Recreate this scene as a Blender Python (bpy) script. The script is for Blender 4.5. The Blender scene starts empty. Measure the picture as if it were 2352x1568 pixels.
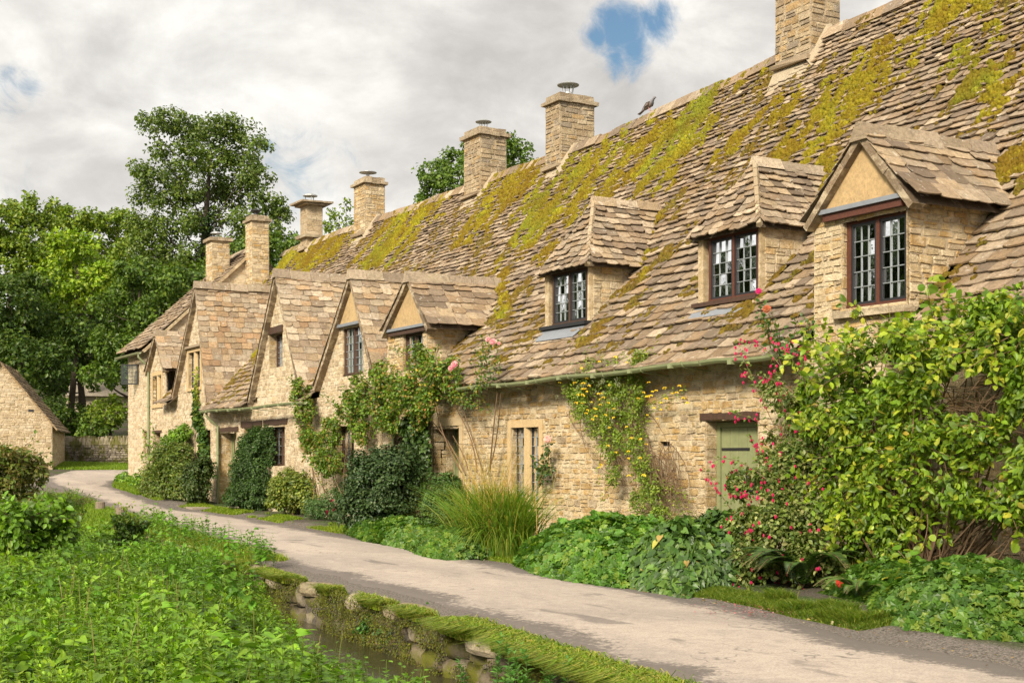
import bpy, math, random
import numpy as np
from mathutils import Vector

rnd = random.Random(7)
rng = np.random.default_rng(11)

# ------------------------------------------------------------------ camera, world, sun, exposure
EYE = 1.6
TH = math.radians(29.85)
SN, CS = math.sin(TH), math.cos(TH)
FPX = 3055.0
scene = bpy.context.scene
cd = bpy.data.cameras.new('camera')
cam = bpy.data.objects.new('camera', cd)
scene.collection.objects.link(cam)
cam.location = (0, 0, EYE)
cam.rotation_euler = (math.radians(90), 0, -TH)
cd.lens = FPX / 2352 * 36
cd.sensor_width = 36
cd.shift_y = (1044 - 784) / 2352
cd.clip_end = 3000
scene.camera = cam

SUN_EL, SUN_AZ = math.radians(32), math.radians(236)     # azimuth clockwise from +Y
sun_dir = Vector((math.sin(SUN_AZ) * math.cos(SUN_EL), math.cos(SUN_AZ) * math.cos(SUN_EL), math.sin(SUN_EL)))
ld = bpy.data.lights.new('sun', 'SUN')
ld.energy = 4.5
ld.angle = math.radians(13)
ld.color = (1.0, 0.90, 0.73)
sun = bpy.data.objects.new('sun', ld)
scene.collection.objects.link(sun)
sun.rotation_euler = sun_dir.to_track_quat('Z', 'Y').to_euler()
sun.location = (0, -5, 30)

scene.view_settings.view_transform = 'Standard'
scene.view_settings.look = 'None'
scene.view_settings.gamma = 1
scene.view_settings.exposure = 0.66
scene.render.engine = 'CYCLES'
scene.render.resolution_x, scene.render.resolution_y = 1024, 682


class NT:
    """small node helper"""
    def __init__(self, tree):
        self.t = tree
        tree.nodes.clear()

    def n(self, typ, **kw):
        nd = self.t.nodes.new(typ)
        for k, v in kw.items():
            if k.startswith('i_'):
                key = k[2:]
                key = int(key) if key.isdigit() else key.replace('_', ' ')
                if isinstance(v, bpy.types.NodeSocket):
                    self.t.links.new(v, nd.inputs[key])
                else:
                    nd.inputs[key].default_value = v
            else:
                setattr(nd, k, v)
        return nd

    def math(self, op, a, b=None, c=None, clamp=False):
        nd = self.t.nodes.new('ShaderNodeMath')
        nd.operation = op
        nd.use_clamp = clamp
        for i, v in enumerate((a, b, c)):
            if v is None:
                continue
            if isinstance(v, bpy.types.NodeSocket):
                self.t.links.new(v, nd.inputs[i])
            else:
                nd.inputs[i].default_value = v
        return nd.outputs[0]

    def mix(self, fac, a, b, blend='MIX'):
        nd = self.t.nodes.new('ShaderNodeMix')
        nd.data_type = 'RGBA'
        nd.blend_type = blend
        nd.clamp_factor = True
        for key, v in ((0, fac), (6, a), (7, b)):
            if isinstance(v, bpy.types.NodeSocket):
                self.t.links.new(v, nd.inputs[key])
            else:
                if key and len(v) == 3:
                    v = (*v, 1)
                nd.inputs[key].default_value = v
        return nd.outputs[2]

    def ramp(self, fac, stops, interp='LINEAR'):
        nd = self.t.nodes.new('ShaderNodeValToRGB')
        nd.color_ramp.interpolation = interp
        e = nd.color_ramp.elements
        while len(e) < len(stops):
            e.new(0.5)
        for el, (p, c) in zip(e, stops):
            el.position = p
            el.color = (c, c, c, 1) if not hasattr(c, '__len__') else (*c, 1)
        self.t.links.new(fac, nd.inputs[0])
        return nd.outputs[0]

    def noise(self, vec, scale, detail=4, rough=0.55, dist=0.0):
        nd = self.n('ShaderNodeTexNoise')
        nd.inputs['Scale'].default_value = scale
        nd.inputs['Detail'].default_value = detail
        nd.inputs['Roughness'].default_value = rough
        nd.inputs['Distortion'].default_value = dist
        if vec is not None:
            self.t.links.new(vec, nd.inputs['Vector'])
        return nd.outputs['Fac']

    def link(self, a, b):
        self.t.links.new(a, b)


def pxdir(px, py):
    sx, sy = (px - 1176) / FPX, (1044 - py) / FPX
    return np.array([SN + sx * CS, CS - sx * SN, sy])


def build_world():
    w = bpy.data.worlds.new('World')
    scene.world = w
    w.use_nodes = True
    N = NT(w.node_tree)
    sky = N.n('ShaderNodeTexSky')
    sky.sky_type = 'NISHITA'
    sky.sun_disc = False
    sky.sun_elevation = SUN_EL
    sky.sun_rotation = SUN_AZ
    sky.air_density = 1.6
    tc = N.n('ShaderNodeTexCoord').outputs['Generated']
    sep = N.n('ShaderNodeSeparateXYZ', i_0=tc)
    z = N.math('ADD', N.math('MAXIMUM', sep.outputs[2], 0.0), 0.50)
    cx = N.math('DIVIDE', sep.outputs[0], z)
    cy = N.math('DIVIDE', sep.outputs[1], z)
    comb = N.n('ShaderNodeCombineXYZ', i_0=cx, i_1=cy, i_2=sep.outputs[2]).outputs[0]
    sq = N.n('ShaderNodeVectorMath', operation='MULTIPLY', i_0=tc, i_1=(1.0, 1.0, 1.7)).outputs[0]
    big = N.noise(sq, 2.6, 9, 0.53, 0.25)
    fine = N.noise(sq, 8.5, 8, 0.60, 0.25)
    # openings of blue: directional spots broken up with noise
    hole = None
    wn = N.n('ShaderNodeTexNoise', i_Vector=tc, i_Scale=11.0, i_Detail=5.0).outputs['Color']
    wv = N.n('ShaderNodeVectorMath', operation='MULTIPLY_ADD', i_0=wn, i_1=(.05, .05, .05), i_2=tc)
    wv = N.n('ShaderNodeVectorMath', operation='SUBTRACT', i_0=wv.outputs[0], i_1=(.025, .025, .025)).outputs[0]
    for px, py, r in ((1412, 100, .022), (1440, 120, .016), (1390, 78, .013), (1400, 150, .011), (1500, 60, .014), (1345, 105, .011), (60, 412, .016), (40, 216, .016), (90, 222, .012),
                      (640, 350, .022), (700, 385, .03), (810, 350, .012), (620, 330, .016), (690, 430, .024)):
        d = pxdir(px, py)
        d /= np.linalg.norm(d)
        dist = N.n('ShaderNodeVectorMath', operation='DISTANCE', i_0=wv, i_1=tuple(d)).outputs['Value']
        v = N.math('SUBTRACT', 1.0, N.math('DIVIDE', dist, r * 1.7), clamp=True)
        if px < 1000:
            v = N.math('MULTIPLY', v, 0.5)
        hole = v if hole is None else N.math('MAXIMUM', hole, v)
    hn = N.noise(tc, 26, 9, 0.66, 0.7)
    hole = N.math('ADD', hole, N.math('MULTIPLY', N.math('SUBTRACT', hn, 0.5), 1.5))
    hole = N.ramp(hole, ((0.22, 0.0), (0.85, 1.0)), 'EASE')
    # cloud body tones
    tone = N.math('ADD', N.math('MULTIPLY', big, 0.62), N.math('MULTIPLY', fine, 0.38))
    cloud = N.ramp(tone, ((0.37, (0.56, 0.545, 0.535)), (0.44, (0.72, 0.705, 0.69)), (0.50, (0.92, 0.905, 0.88)), (0.56, (1.10, 1.09, 1.06))))
    # clouds thicken and grey towards the upper left of the valley
    d = pxdir(420, 120)
    d /= np.linalg.norm(d)
    dist = N.n('ShaderNodeVectorMath', operation='DISTANCE', i_0=tc, i_1=tuple(d)).outputs['Value']
    grey = N.math('MULTIPLY', N.math('SUBTRACT', 1.0, N.math('DIVIDE', dist, 0.30), clamp=True), N.ramp(fine, ((0.35, 1.0), (0.65, 0.45))))
    cloud = N.mix(N.math('MULTIPLY', grey, 0.6), cloud, (0.56, 0.555, 0.55))
    # brighter cloud around the sun behind the camera
    dot = N.n('ShaderNodeVectorMath', operation='DOT_PRODUCT', i_0=tc, i_1=tuple(sun_dir)).outputs['Value']
    glow = N.math('ADD', 1.0, N.math('MULTIPLY', N.math('POWER', N.math('MAXIMUM', dot, 0.0), 1.5), 0.5))
    cloud = N.mix(1.0, cloud, N.n('ShaderNodeCombineXYZ', i_0=glow, i_1=glow, i_2=glow).outputs[0], 'MULTIPLY')
    skyc = N.mix(1.0, sky.outputs[0], (0.40, 0.50, 0.62), 'MULTIPLY')
    cl10 = N.mix(1.0, cloud, (7.0, 6.9, 6.7), 'MULTIPLY')
    out = N.mix(hole, cl10, skyc)
    bg = N.n('ShaderNodeBackground', i_Color=out, i_Strength=0.1)
    wo = N.n('ShaderNodeOutputWorld')
    N.link(bg.outputs[0], wo.inputs[0])


build_world()

# ------------------------------------------------------------------ helpers
COL = scene.collection
WL = {}          # world location of every object made


def tag(o, label=None, cat=None, group=None, kind=None):
    if label: o['label'] = label
    if cat: o['category'] = cat
    if group: o['group'] = group
    if kind: o['kind'] = kind
    return o


def thing(name, label, cat, loc=(0, 0, 0), group=None):
    o = bpy.data.objects.new(name, None)
    o.empty_display_size = 0.3
    COL.objects.link(o)
    o.location = loc
    WL[o.name] = np.array(loc, float)
    return tag(o, label, cat, group)


class MB:
    """collects geometry; build() links ONE mesh object"""
    def __init__(self):
        self.V, self.C, self.F, self.n = [], [], [], 0

    def add(self, V, F, col=(1, 1, 1)):
        V = np.asarray(V, float).reshape(-1, 3)
        if isinstance(F, np.ndarray):
            self.F.append(F + self.n)
        else:
            by = {}
            for f in F:
                by.setdefault(len(f), []).append(f)
            for k, fs in by.items():
                self.F.append(np.array(fs, int) + self.n)
        c = np.asarray(col, float)
        if c.ndim == 1:
            c = np.tile(c[:3], (len(V), 1))
        self.V.append(V)
        self.C.append(c)
        self.n += len(V)

    def quad(self, a, b, c, d, col=(1, 1, 1)):
        self.add([a, b, c, d], [(0, 1, 2, 3)], col)

    def box(self, x0, x1, y0, y1, z0, z1, col=(1, 1, 1), jit=0.0):
        V = np.array([(x, y, z) for x in (x0, x1) for y in (y0, y1) for z in (z0, z1)], float)
        if jit:
            V += rng.uniform(-jit, jit, V.shape)
        self.add(V, [(0, 1, 3, 2), (4, 6, 7, 5), (0, 4, 5, 1), (2, 3, 7, 6), (0, 2, 6, 4), (1, 5, 7, 3)], col)

    def obox(self, P, A, B, C, col=(1, 1, 1)):
        """box from corner P with edge vectors A,B,C"""
        P, A, B, C = (np.asarray(q, float) for q in (P, A, B, C))
        V = [P + i * A + j * B + k * C for i in (0, 1) for j in (0, 1) for k in (0, 1)]
        self.add(V, [(0, 1, 3, 2), (4, 6, 7, 5), (0, 4, 5, 1), (2, 3, 7, 6), (0, 2, 6, 4), (1, 5, 7, 3)], col)

    def prism(self, poly, D, col=(1, 1, 1)):
        poly = np.asarray(poly, float)
        D = np.asarray(D, float)
        k = len(poly)
        V = np.vstack([poly, poly + D])
        F = [tuple(range(k)), tuple(range(2 * k - 1, k - 1, -1))] + [(i, (i + 1) % k, k + (i + 1) % k, k + i) for i in range(k)]
        self.add(V, F, col)

    def tube(self, pts, radii, seg=6, col=(1, 1, 1), cap=True):
        pts = np.asarray(pts, float)
        n = len(pts)
        if np.isscalar(radii):
            radii = [radii] * n
        T = np.gradient(pts, axis=0)
        T /= (np.linalg.norm(T, axis=1)[:, None] + 1e-9)
        up = np.array([0, 0, 1.0])
        V = []
        for i in range(n):
            a = np.cross(T[i], up)
            if np.linalg.norm(a) < 1e-3:
                a = np.cross(T[i], [1, 0, 0])
            a /= np.linalg.norm(a)
            b = np.cross(T[i], a)
            ang = np.arange(seg) * 2 * math.pi / seg
            V.append(pts[i] + radii[i] * (np.cos(ang)[:, None] * a + np.sin(ang)[:, None] * b))
        V = np.vstack(V)
        F = [(i * seg + j, i * seg + (j + 1) % seg, (i + 1) * seg + (j + 1) % seg, (i + 1) * seg + j) for i in range(n - 1) for j in range(seg)]
        if cap:
            F.append(tuple(range(seg - 1, -1, -1)))
            F.append(tuple((n - 1) * seg + j for j in range(seg)))
        self.add(V, F, col)

    def lathe(self, c, prof, seg=14, col=(1, 1, 1)):
        c = np.asarray(c, float)
        ang = np.arange(seg) * 2 * math.pi / seg
        V = np.vstack([np.c_[c[0] + r * np.cos(ang), c[1] + r * np.sin(ang), np.full(seg, c[2] + z)] for r, z in prof])
        F = [(i * seg + j, i * seg + (j + 1) % seg, (i + 1) * seg + (j + 1) % seg, (i + 1) * seg + j) for i in range(len(prof) - 1) for j in range(seg)]
        F += [tuple(range(seg - 1, -1, -1)), tuple((len(prof) - 1) * seg + j for j in range(seg))]
        self.add(V, F, col)

    def build(self, name, mat, parent=None, smooth=False, origin=None):
        if not self.V:
            return None
        V = np.vstack(self.V)
        C = np.vstack(self.C)
        if origin is None:
            lo, hi = V.min(0), V.max(0)
            origin = np.array([(lo[0] + hi[0]) / 2, (lo[1] + hi[1]) / 2, lo[2]])
        origin = np.asarray(origin, float)
        me = bpy.data.meshes.new(name)
        me.vertices.add(len(V))
        me.vertices.foreach_set('co', (V - origin).astype(np.float32).ravel())
        loops = np.concatenate([f.ravel() for f in self.F])
        sizes = np.concatenate([np.full(len(f), f.shape[1]) for f in self.F])
        me.loops.add(len(loops))
        me.loops.foreach_set('vertex_index', loops.astype(np.int32))
        me.polygons.add(len(sizes))
        starts = np.concatenate([[0], np.cumsum(sizes)[:-1]])
        me.polygons.foreach_set('loop_start', starts.astype(np.int32))
        me.polygons.foreach_set('loop_total', sizes.astype(np.int32))
        me.polygons.foreach_set('use_smooth', np.full(len(sizes), bool(smooth)))
        me.update(calc_edges=True)
        me.validate()
        at = me.color_attributes.new('tint', 'FLOAT_COLOR', 'POINT')
        at.data.foreach_set('color', np.c_[C, np.ones(len(C))].astype(np.float32).ravel())
        me.materials.append(mat)
        o = bpy.data.objects.new(name, me)
        COL.objects.link(o)
        if parent is not None:
            o.parent = parent
            o.location = origin - WL[parent.name]
        else:
            o.location = origin
        WL[o.name] = origin
        return o


def ray(px, py):
    return pxdir(px, py)


def on_x(px, py, X):
    d = ray(px, py)
    return np.array([0, 0, EYE]) + d * (X / d[0])


def on_y(px, py, Y):
    d = ray(px, py)
    return np.array([0, 0, EYE]) + d * (Y / d[1])


def at_z(px, py, zd):
    """world point at camera depth zd"""
    return np.array([0, 0, EYE]) + ray(px, py) * zd


def project(P):
    P = np.asarray(P, float)
    x, y, z = P[..., 0], P[..., 1], P[..., 2] - EYE
    dep = x * SN + y * CS
    return 1176 + FPX * (x * CS - y * SN) / dep, 1044 - FPX * z / dep, dep


# ------------------------------------------------------------------ value noise (numpy)
_perm = rng.random((64, 64, 64))


def vnoise(x, y, z=0.0):
    x, y, z = np.broadcast_arrays(np.asarray(x, float), np.asarray(y, float), np.asarray(z, float))
    xi, yi, zi = np.floor(x).astype(int), np.floor(y).astype(int), np.floor(z).astype(int)
    fx, fy, fz = x - xi, y - yi, z - zi
    fx, fy, fz = (f * f * (3 - 2 * f) for f in (fx, fy, fz))
    r = 0
    for a in (0, 1):
        for b in (0, 1):
            for c in (0, 1):
                wt = (fx if a else 1 - fx) * (fy if b else 1 - fy) * (fz if c else 1 - fz)
                r = r + wt * _perm[(xi + a) % 64, (yi + b) % 64, (zi + c) % 64]
    return r


def fbm(x, y, z=0.0, o=3):
    r, a, t = 0, 1.0, 0
    for i in range(o):
        r = r + a * vnoise(np.asarray(x) * 2 ** i + 7.3 * i, np.asarray(y) * 2 ** i + 3.1 * i, np.asarray(z) * 2 ** i)
        t += a
        a *= 0.5
    return r / t


# ------------------------------------------------------------------ materials
MATS = {}


def mat(name):
    m = bpy.data.materials.new(name)
    m.use_nodes = True
    MATS[name] = m
    return m, NT(m.node_tree)


def pbsdf(N, color, rough, bump_h=None, bump_s=0.3, bump_d=0.02, spec=0.3, **kw):
    b = N.n('ShaderNodeBsdfPrincipled')
    for key, v in (('Base Color', color), ('Roughness', rough)):
        if isinstance(v, bpy.types.NodeSocket):
            N.link(v, b.inputs[key])
        else:
            b.inputs[key].default_value = v if not hasattr(v, '__len__') else (*v, 1)
    b.inputs['Specular IOR Level'].default_value = spec
    for k, v in kw.items():
        b.inputs[k].default_value = v
    if bump_h is not None:
        bp = N.n('ShaderNodeBump', i_Height=bump_h)
        bp.inputs['Strength'].default_value = bump_s
        bp.inputs['Distance'].default_value = bump_d
        N.link(bp.outputs[0], b.inputs['Normal'])
    o = N.n('ShaderNodeOutputMaterial')
    N.link(b.outputs[0], o.inputs[0])
    return b


def geo_pos(N):
    return N.n('ShaderNodeNewGeometry').outputs['Position']


def tint(N):
    return N.n('ShaderNodeAttribute', attribute_name='tint').outputs['Color']


def stone_mat(name, lichen=0.35, dark=0.5, scale=1.0, bump=0.5, white=0.5, moss=0.0, orange=0.3, wash=0.0):
    m, N = mat(name)
    p = geo_pos(N)
    base = tint(N)
    n1 = N.noise(p, 3.2 * scale, 6, 0.62)
    n2 = N.noise(p, 15 * scale, 7, 0.72)
    n3 = N.noise(p, 42 * scale, 5, 0.72)
    c = N.mix(N.ramp(n1, ((0.34, 0.55), (0.62, 0.0))), base, (0.30, 0.18, 0.075), 'MIX') if orange > .01 else base
    if orange > .01:
        c = N.mix(1 - orange, c, base)
    c = N.mix(N.ramp(n2, ((0.30, dark), (0.55, 0.0))), c, (0.10, 0.078, 0.055))
    c = N.mix(N.math('MULTIPLY', N.ramp(n3, ((0.35, 1.0), (0.6, 0.0))), 0.35), c, (0.12, 0.09, 0.06))
    # pale lichen
    n4 = N.noise(p, 11 * scale, 5, 0.7, 0.6)
    c = N.mix(N.math('MULTIPLY', N.ramp(n4, ((0.60, 0.0), (0.67, 1.0))), white), c, (0.62, 0.58, 0.50))
    n5 = N.noise(N.n('ShaderNodeVectorMath', operation='ADD', i_0=p, i_1=(31.0, 7.0, 3.0)).outputs[0], 5 * scale, 6, 0.7, 0.4)
    c = N.mix(N.math('MULTIPLY', N.ramp(n5, ((0.54, 0.0), (0.70, 1.0))), lichen), c, (0.085, 0.075, 0.06))
    if moss > 0:
        n6 = N.noise(p, 2.1, 6, 0.65)
        c = N.mix(N.math('MULTIPLY', N.ramp(n6, ((0.46, 0.0), (0.56, 1.0))), moss), c, (0.10, 0.10, 0.015))
    if wash > 0:     # lime wash and worn faces that run over joints, with dark pits
        q = N.n('ShaderNodeVectorMath', operation='MULTIPLY', i_0=p, i_1=(1.0, 1.0, 1.7)).outputs[0]
        n7 = N.noise(q, 3.6 * scale, 7, 0.68, 0.5)
        c = N.mix(N.math('MULTIPLY', N.ramp(n7, ((0.47, 0.0), (0.60, 1.0))), wash), c, (0.70, 0.585, 0.41))
        n8 = N.noise(q, 8.5 * scale, 8, 0.74, 0.3)
        c = N.mix(N.math('MULTIPLY', N.ramp(n8, ((0.345, 1.0), (0.45, 0.0))), 0.75), c, (0.17, 0.115, 0.06))
        h = N.math('ADD', N.math('MULTIPLY', n8, 0.35), N.math('MULTIPLY', n3, 0.65))
    else:
        h = N.math('ADD', N.math('MULTIPLY', n2, 0.25), N.math('MULTIPLY', n3, 0.75))
    pbsdf(N, c, 0.92, h, bump, 0.04, 0.15)
    return m


def plain_mat(name, col, rough=0.6, var=0.25, scale=8, bump=0.15, spec=0.3, use_tint=False, **kw):
    m, N = mat(name)
    p = geo_pos(N)
    n = N.noise(p, scale, 5, 0.6)
    base = tint(N) if use_tint else N.n('ShaderNodeRGB').outputs[0]
    if not use_tint:
        base.default_value = (*col, 1)
    c = N.mix(N.ramp(n, ((0.3, var), (0.7, 0.0))), base, tuple(q * 0.35 for q in col))
    pbsdf(N, c, rough, n, bump, 0.01, spec, **kw)
    return m


def leaf_mat(name, rough=0.45, trans=0.35, spec=0.35, mul=(1.12, 1.16, 0.70), tmul=(1.35, 1.45, 0.55)):
    m, N = mat(name)
    c = tint(N)
    p = geo_pos(N)
    n = N.noise(p, 14, 3, 0.6)
    c = N.mix(1.0, c, mul, 'MULTIPLY')
    c1 = N.mix(N.ramp(n, ((0.3, 0.30), (0.62, 0.0))), c, (0.02, 0.045, 0.008))
    b = N.n('ShaderNodeBsdfPrincipled', i_Base_Color=c1, i_Roughness=rough)
    b.inputs['Specular IOR Level'].default_value = spec
    tcol = N.mix(1.0, c1, tmul, 'MULTIPLY')
    t = N.n('ShaderNodeBsdfTranslucent', i_Color=tcol)
    mx = N.n('ShaderNodeMixShader', i_0=trans, i_1=b.outputs[0], i_2=t.outputs[0])
    o = N.n('ShaderNodeOutputMaterial')
    N.link(mx.outputs[0], o.inputs[0])
    return m


M_STONE = stone_mat('rubble_limestone', lichen=0.18, dark=0.38, white=0.16, orange=0.35, bump=1.0, wash=0.5)
M_STONE2 = stone_mat('mottled_rubble', lichen=0.16, dark=0.34, white=0.14, orange=0.3, bump=1.0, wash=0.6, scale=1.0)
M_MORTAR = stone_mat('lime_mortar', lichen=0.25, dark=0.35, scale=1.6, white=0.12, orange=0.2, bump=0.6)
M_CHIM = stone_mat('weathered_chimney_stone', lichen=0.62, dark=0.5, white=0.25, orange=0.4, bump=1.0, wash=0.22)
M_TILE = stone_mat('stone_roof_slate', lichen=0.34, dark=0.62, white=0.62, orange=0.12, bump=1.0, scale=.8)
M_DRY = stone_mat('dry_stone', lichen=0.6, dark=0.6, white=0.3, orange=0.1, moss=0.85)
M_QUAY = stone_mat('damp_mossy_stone', lichen=0.5, dark=0.6, white=0.1, orange=0.1, moss=1.0)
M_RENDER = stone_mat('ochre_render', lichen=0.30, dark=0.22, scale=0.5, white=0.08, orange=0.25, bump=0.3)
M_ASHLAR = stone_mat('dressed_stone', lichen=0.2, dark=0.2, scale=1.2, white=0.1, orange=0.3, bump=0.25)
M_LEAD = plain_mat('lead_sheet', (0.20, 0.215, 0.24), 0.5, 0.3, 10, 0.15, 0.5)
M_WOOD = plain_mat('dark_oak', (0.075, 0.042, 0.028), 0.6, 0.6, 22, 0.3, 0.3)
M_REDWOOD = plain_mat('red_brown_frame', (0.10, 0.036, 0.022), 0.5, 0.5, 25, 0.2, 0.35)
M_BLACK = plain_mat('black_iron', (0.018, 0.018, 0.02), 0.45, 0.2, 25, 0.1, 0.5)
M_CAME = plain_mat('lead_came', (0.22, 0.24, 0.25), 0.45, 0.2, 25, 0.1, 0.5)
M_GREEN = plain_mat('sage_paint', (0.22, 0.235, 0.115), 0.5, 0.35, 7, 0.05, 0.4)
M_GUTTER = plain_mat('green_gutter_paint', (0.235, 0.26, 0.135), 0.5, 0.35, 5, 0.08, 0.4)
M_STEEL = plain_mat('galvanised_steel', (0.42, 0.43, 0.43), 0.4, 0.4, 18, 0.1, 0.5, Metallic=0.5)
M_BARK = plain_mat('bark', (0.06, 0.048, 0.035), 0.9, 0.5, 12, 0.5, 0.1)
M_TWIG = plain_mat('twig_bark', (0.17, 0.11, 0.065), 0.85, 0.5, 12, 0.3, 0.1)
M_STUMP = plain_mat('cut_log', (0.24, 0.19, 0.14), 0.9, 0.5, 16, 0.5, 0.1)
M_CURTAIN = plain_mat('pale_curtain', (0.17, 0.17, 0.15), 0.9, 0.3, 5, 0.1, 0.1)
M_LEAF = leaf_mat('leaf')
M_GLOSS = leaf_mat('glossy_leaf', 0.42, 0.2, 0.32)
M_GRASS = leaf_mat('grass_blade', 0.5, 0.35, 0.3)
M_PETAL = leaf_mat('petal', 0.6, 0.3, 0.2, (1, 1, 1), (1, 1, 1))
M_BIRD = plain_mat('pigeon_feather', (0.2, 0.19, 0.2), 0.8, 0.3, 30, 0.2, 0.2, use_tint=True)


def glass_mat():
    m, N = mat('old_glass')
    g = N.n('ShaderNodeBsdfGlossy', i_Roughness=0.03)
    g.inputs['Color'].default_value = (0.95, 0.97, 1, 1)
    t = N.n('ShaderNodeBsdfTransparent')
    t.inputs['Color'].default_value = (0.62, 0.66, 0.62, 1)
    n = N.noise(geo_pos(N), 7, 2)
    bp = N.n('ShaderNodeBump', i_Height=n)
    bp.inputs['Strength'].default_value = 0.05
    bp.inputs['Distance'].default_value = 0.02
    N.link(bp.outputs[0], g.inputs['Normal'])
    f = N.n('ShaderNodeFresnel', i_IOR=1.5)
    fac = N.math('ADD', N.math('MULTIPLY', f.outputs[0], 0.9), 0.02, clamp=True)
    mx = N.n('ShaderNodeMixShader', i_0=fac, i_1=t.outputs[0], i_2=g.outputs[0])
    o = N.n('ShaderNodeOutputMaterial')
    N.link(mx.outputs[0], o.inputs[0])
    return m


M_GLASS = glass_mat()


def moss_mat():
    m, N = mat('roof_moss')
    p = geo_pos(N)
    c = tint(N)
    n = N.noise(p, 30, 4, 0.7)
    n2 = N.noise(p, 1.5, 4, 0.6)
    c = N.mix(N.ramp(n2, ((0.42, 0.55), (0.62, 0.0))), c, (0.16, 0.085, 0.012))
    c = N.mix(N.ramp(n, ((0.3, 0.6), (0.6, 0.0))), c, (0.06, 0.05, 0.006))
    pbsdf(N, c, 0.95, N.noise(p, 90, 3, 0.7), 0.9, 0.02, 0.05)
    return m


M_MOSS = moss_mat()

STONE_PAL = [(.58, .42, .21), (.62, .47, .26), (.54, .38, .18), (.64, .52, .33), (.50, .32, .13), (.56, .43, .25), (.44, .34, .22), (.66, .54, .35), (.55, .35, .13)]
TILE_PAL = [(.30, .215, .14), (.36, .265, .175), (.25, .19, .135), (.41, .31, .21), (.32, .22, .13), (.37, .29, .205), (.22, .165, .12), (.47, .37, .26)]
GTILE_PAL = [(.42, .31, .195), (.47, .355, .225), (.39, .29, .195), (.50, .40, .28), (.45, .305, .175), (.41, .33, .24), (.43, .275, .155), (.37, .28, .195), (.54, .44, .32)]
CHIM_PAL = [(.40, .30, .18), (.46, .36, .22), (.33, .25, .16), (.50, .40, .27), (.42, .28, .13), (.30, .25, .19)]


def pick(pal, v=0.12):
    c = np.array(pal[rnd.randrange(len(pal))])
    return np.clip(c * (1 + rnd.uniform(-v, v)), 0, 1)


# ------------------------------------------------------------------ masonry and slate generators
def stone_block(mb, P0, U, W, N, u0, u1, w0, w1, dep, col, r=0.011, jit=0.012, bev=0.007):
    du, dw = u1 - u0, w1 - w0
    c = min(r, du * 0.3, dw * 0.35)
    out = np.array([(u0 + c, w0), (u1 - c, w0), (u1, w0 + c), (u1, w1 - c), (u1 - c, w1), (u0 + c, w1), (u0, w1 - c), (u0, w0 + c)])
    out = out + rng.uniform(-jit, jit, out.shape)
    ctr = out.mean(0)
    k = 1 - min(0.4, bev / max(0.03, min(du, dw) / 2))
    inn = ctr + (out - ctr) * k
    d = dep * rng.uniform(0.7, 1.15, 8)
    V = [P0 + U * a + W * b - N * 0.03 for a, b in out] + [P0 + U * a + W * b + N * q for (a, b), q in zip(inn, d)]
    F = [(i, (i + 1) % 8, 8 + (i + 1) % 8, 8 + i) for i in range(8)] + [tuple(range(8, 16))]
    mb.add(np.array(V), F, col)


def fill(ms, mm, P0, U, W, N, w0, w1, intervals, ch=(.075, .15), sw=(.13, .36), dep=.009, pal=STONE_PAL, gap=.012, mcol=(.52, .42, .28), flat=1.0, jit=.012, only=None):
    """coursed rubble on a plane, intervals(w) -> [(a,b),...]"""
    P0, U, W, N = (np.asarray(q, float) for q in (P0, U, W, N))
    w = w0
    while w < w1 - 0.02:
        h = rnd.uniform(*ch)
        if w + h > w1 - 0.03:
            h = w1 - w
        iv = intervals(w + h * 0.5)
        ia, ib = intervals(w + 0.001), intervals(w + h - 0.001)
        for j, (a, b) in enumerate(iv):
            if b - a < 0.03:
                continue
            if mm is not None:
                if len(ia) == len(iv) == len(ib):
                    q = [(ia[j][0], w), (ia[j][1], w), (ib[j][1], w + h), (ib[j][0], w + h)]
                else:
                    q = [(a, w), (b, w), (b, w + h), (a, w + h)]
                mm.quad(*[P0 + U * s + W * t for s, t in q], col=mcol)
            x = a
            while x < b - 0.02:
                wd = rnd.uniform(*sw) * max(.6, 0.75 + 0.56 * (h - ch[0]) / max(.01, ch[1] - ch[0]))
                if x + wd > b - 0.09:
                    wd = b - x
                g = gap * rnd.uniform(0.4, 1.3)
                if only is None or only(x + wd / 2, w + h / 2):
                    d = dep * rnd.uniform(0.35, 1.25)
                    if wd > .14 and h > .10 and rnd.random() < 0.30:
                        hh = h * rnd.uniform(.4, .6)
                        stone_block(ms, P0, U, W, N, x + g, x + wd - g, w + g * .5, w + hh - g * .4, d, pick(pal), jit=jit)
                        stone_block(ms, P0, U, W, N, x + g, x + wd - g, w + hh + g * .4, w + h - g * .5, d, pick(pal), jit=jit)
                    else:
                        stone_block(ms, P0, U, W, N, x + g, x + wd - g, w + g * .6, w + h - g * .6, d, pick(pal), jit=jit)
                x += wd
        w += h


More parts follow.
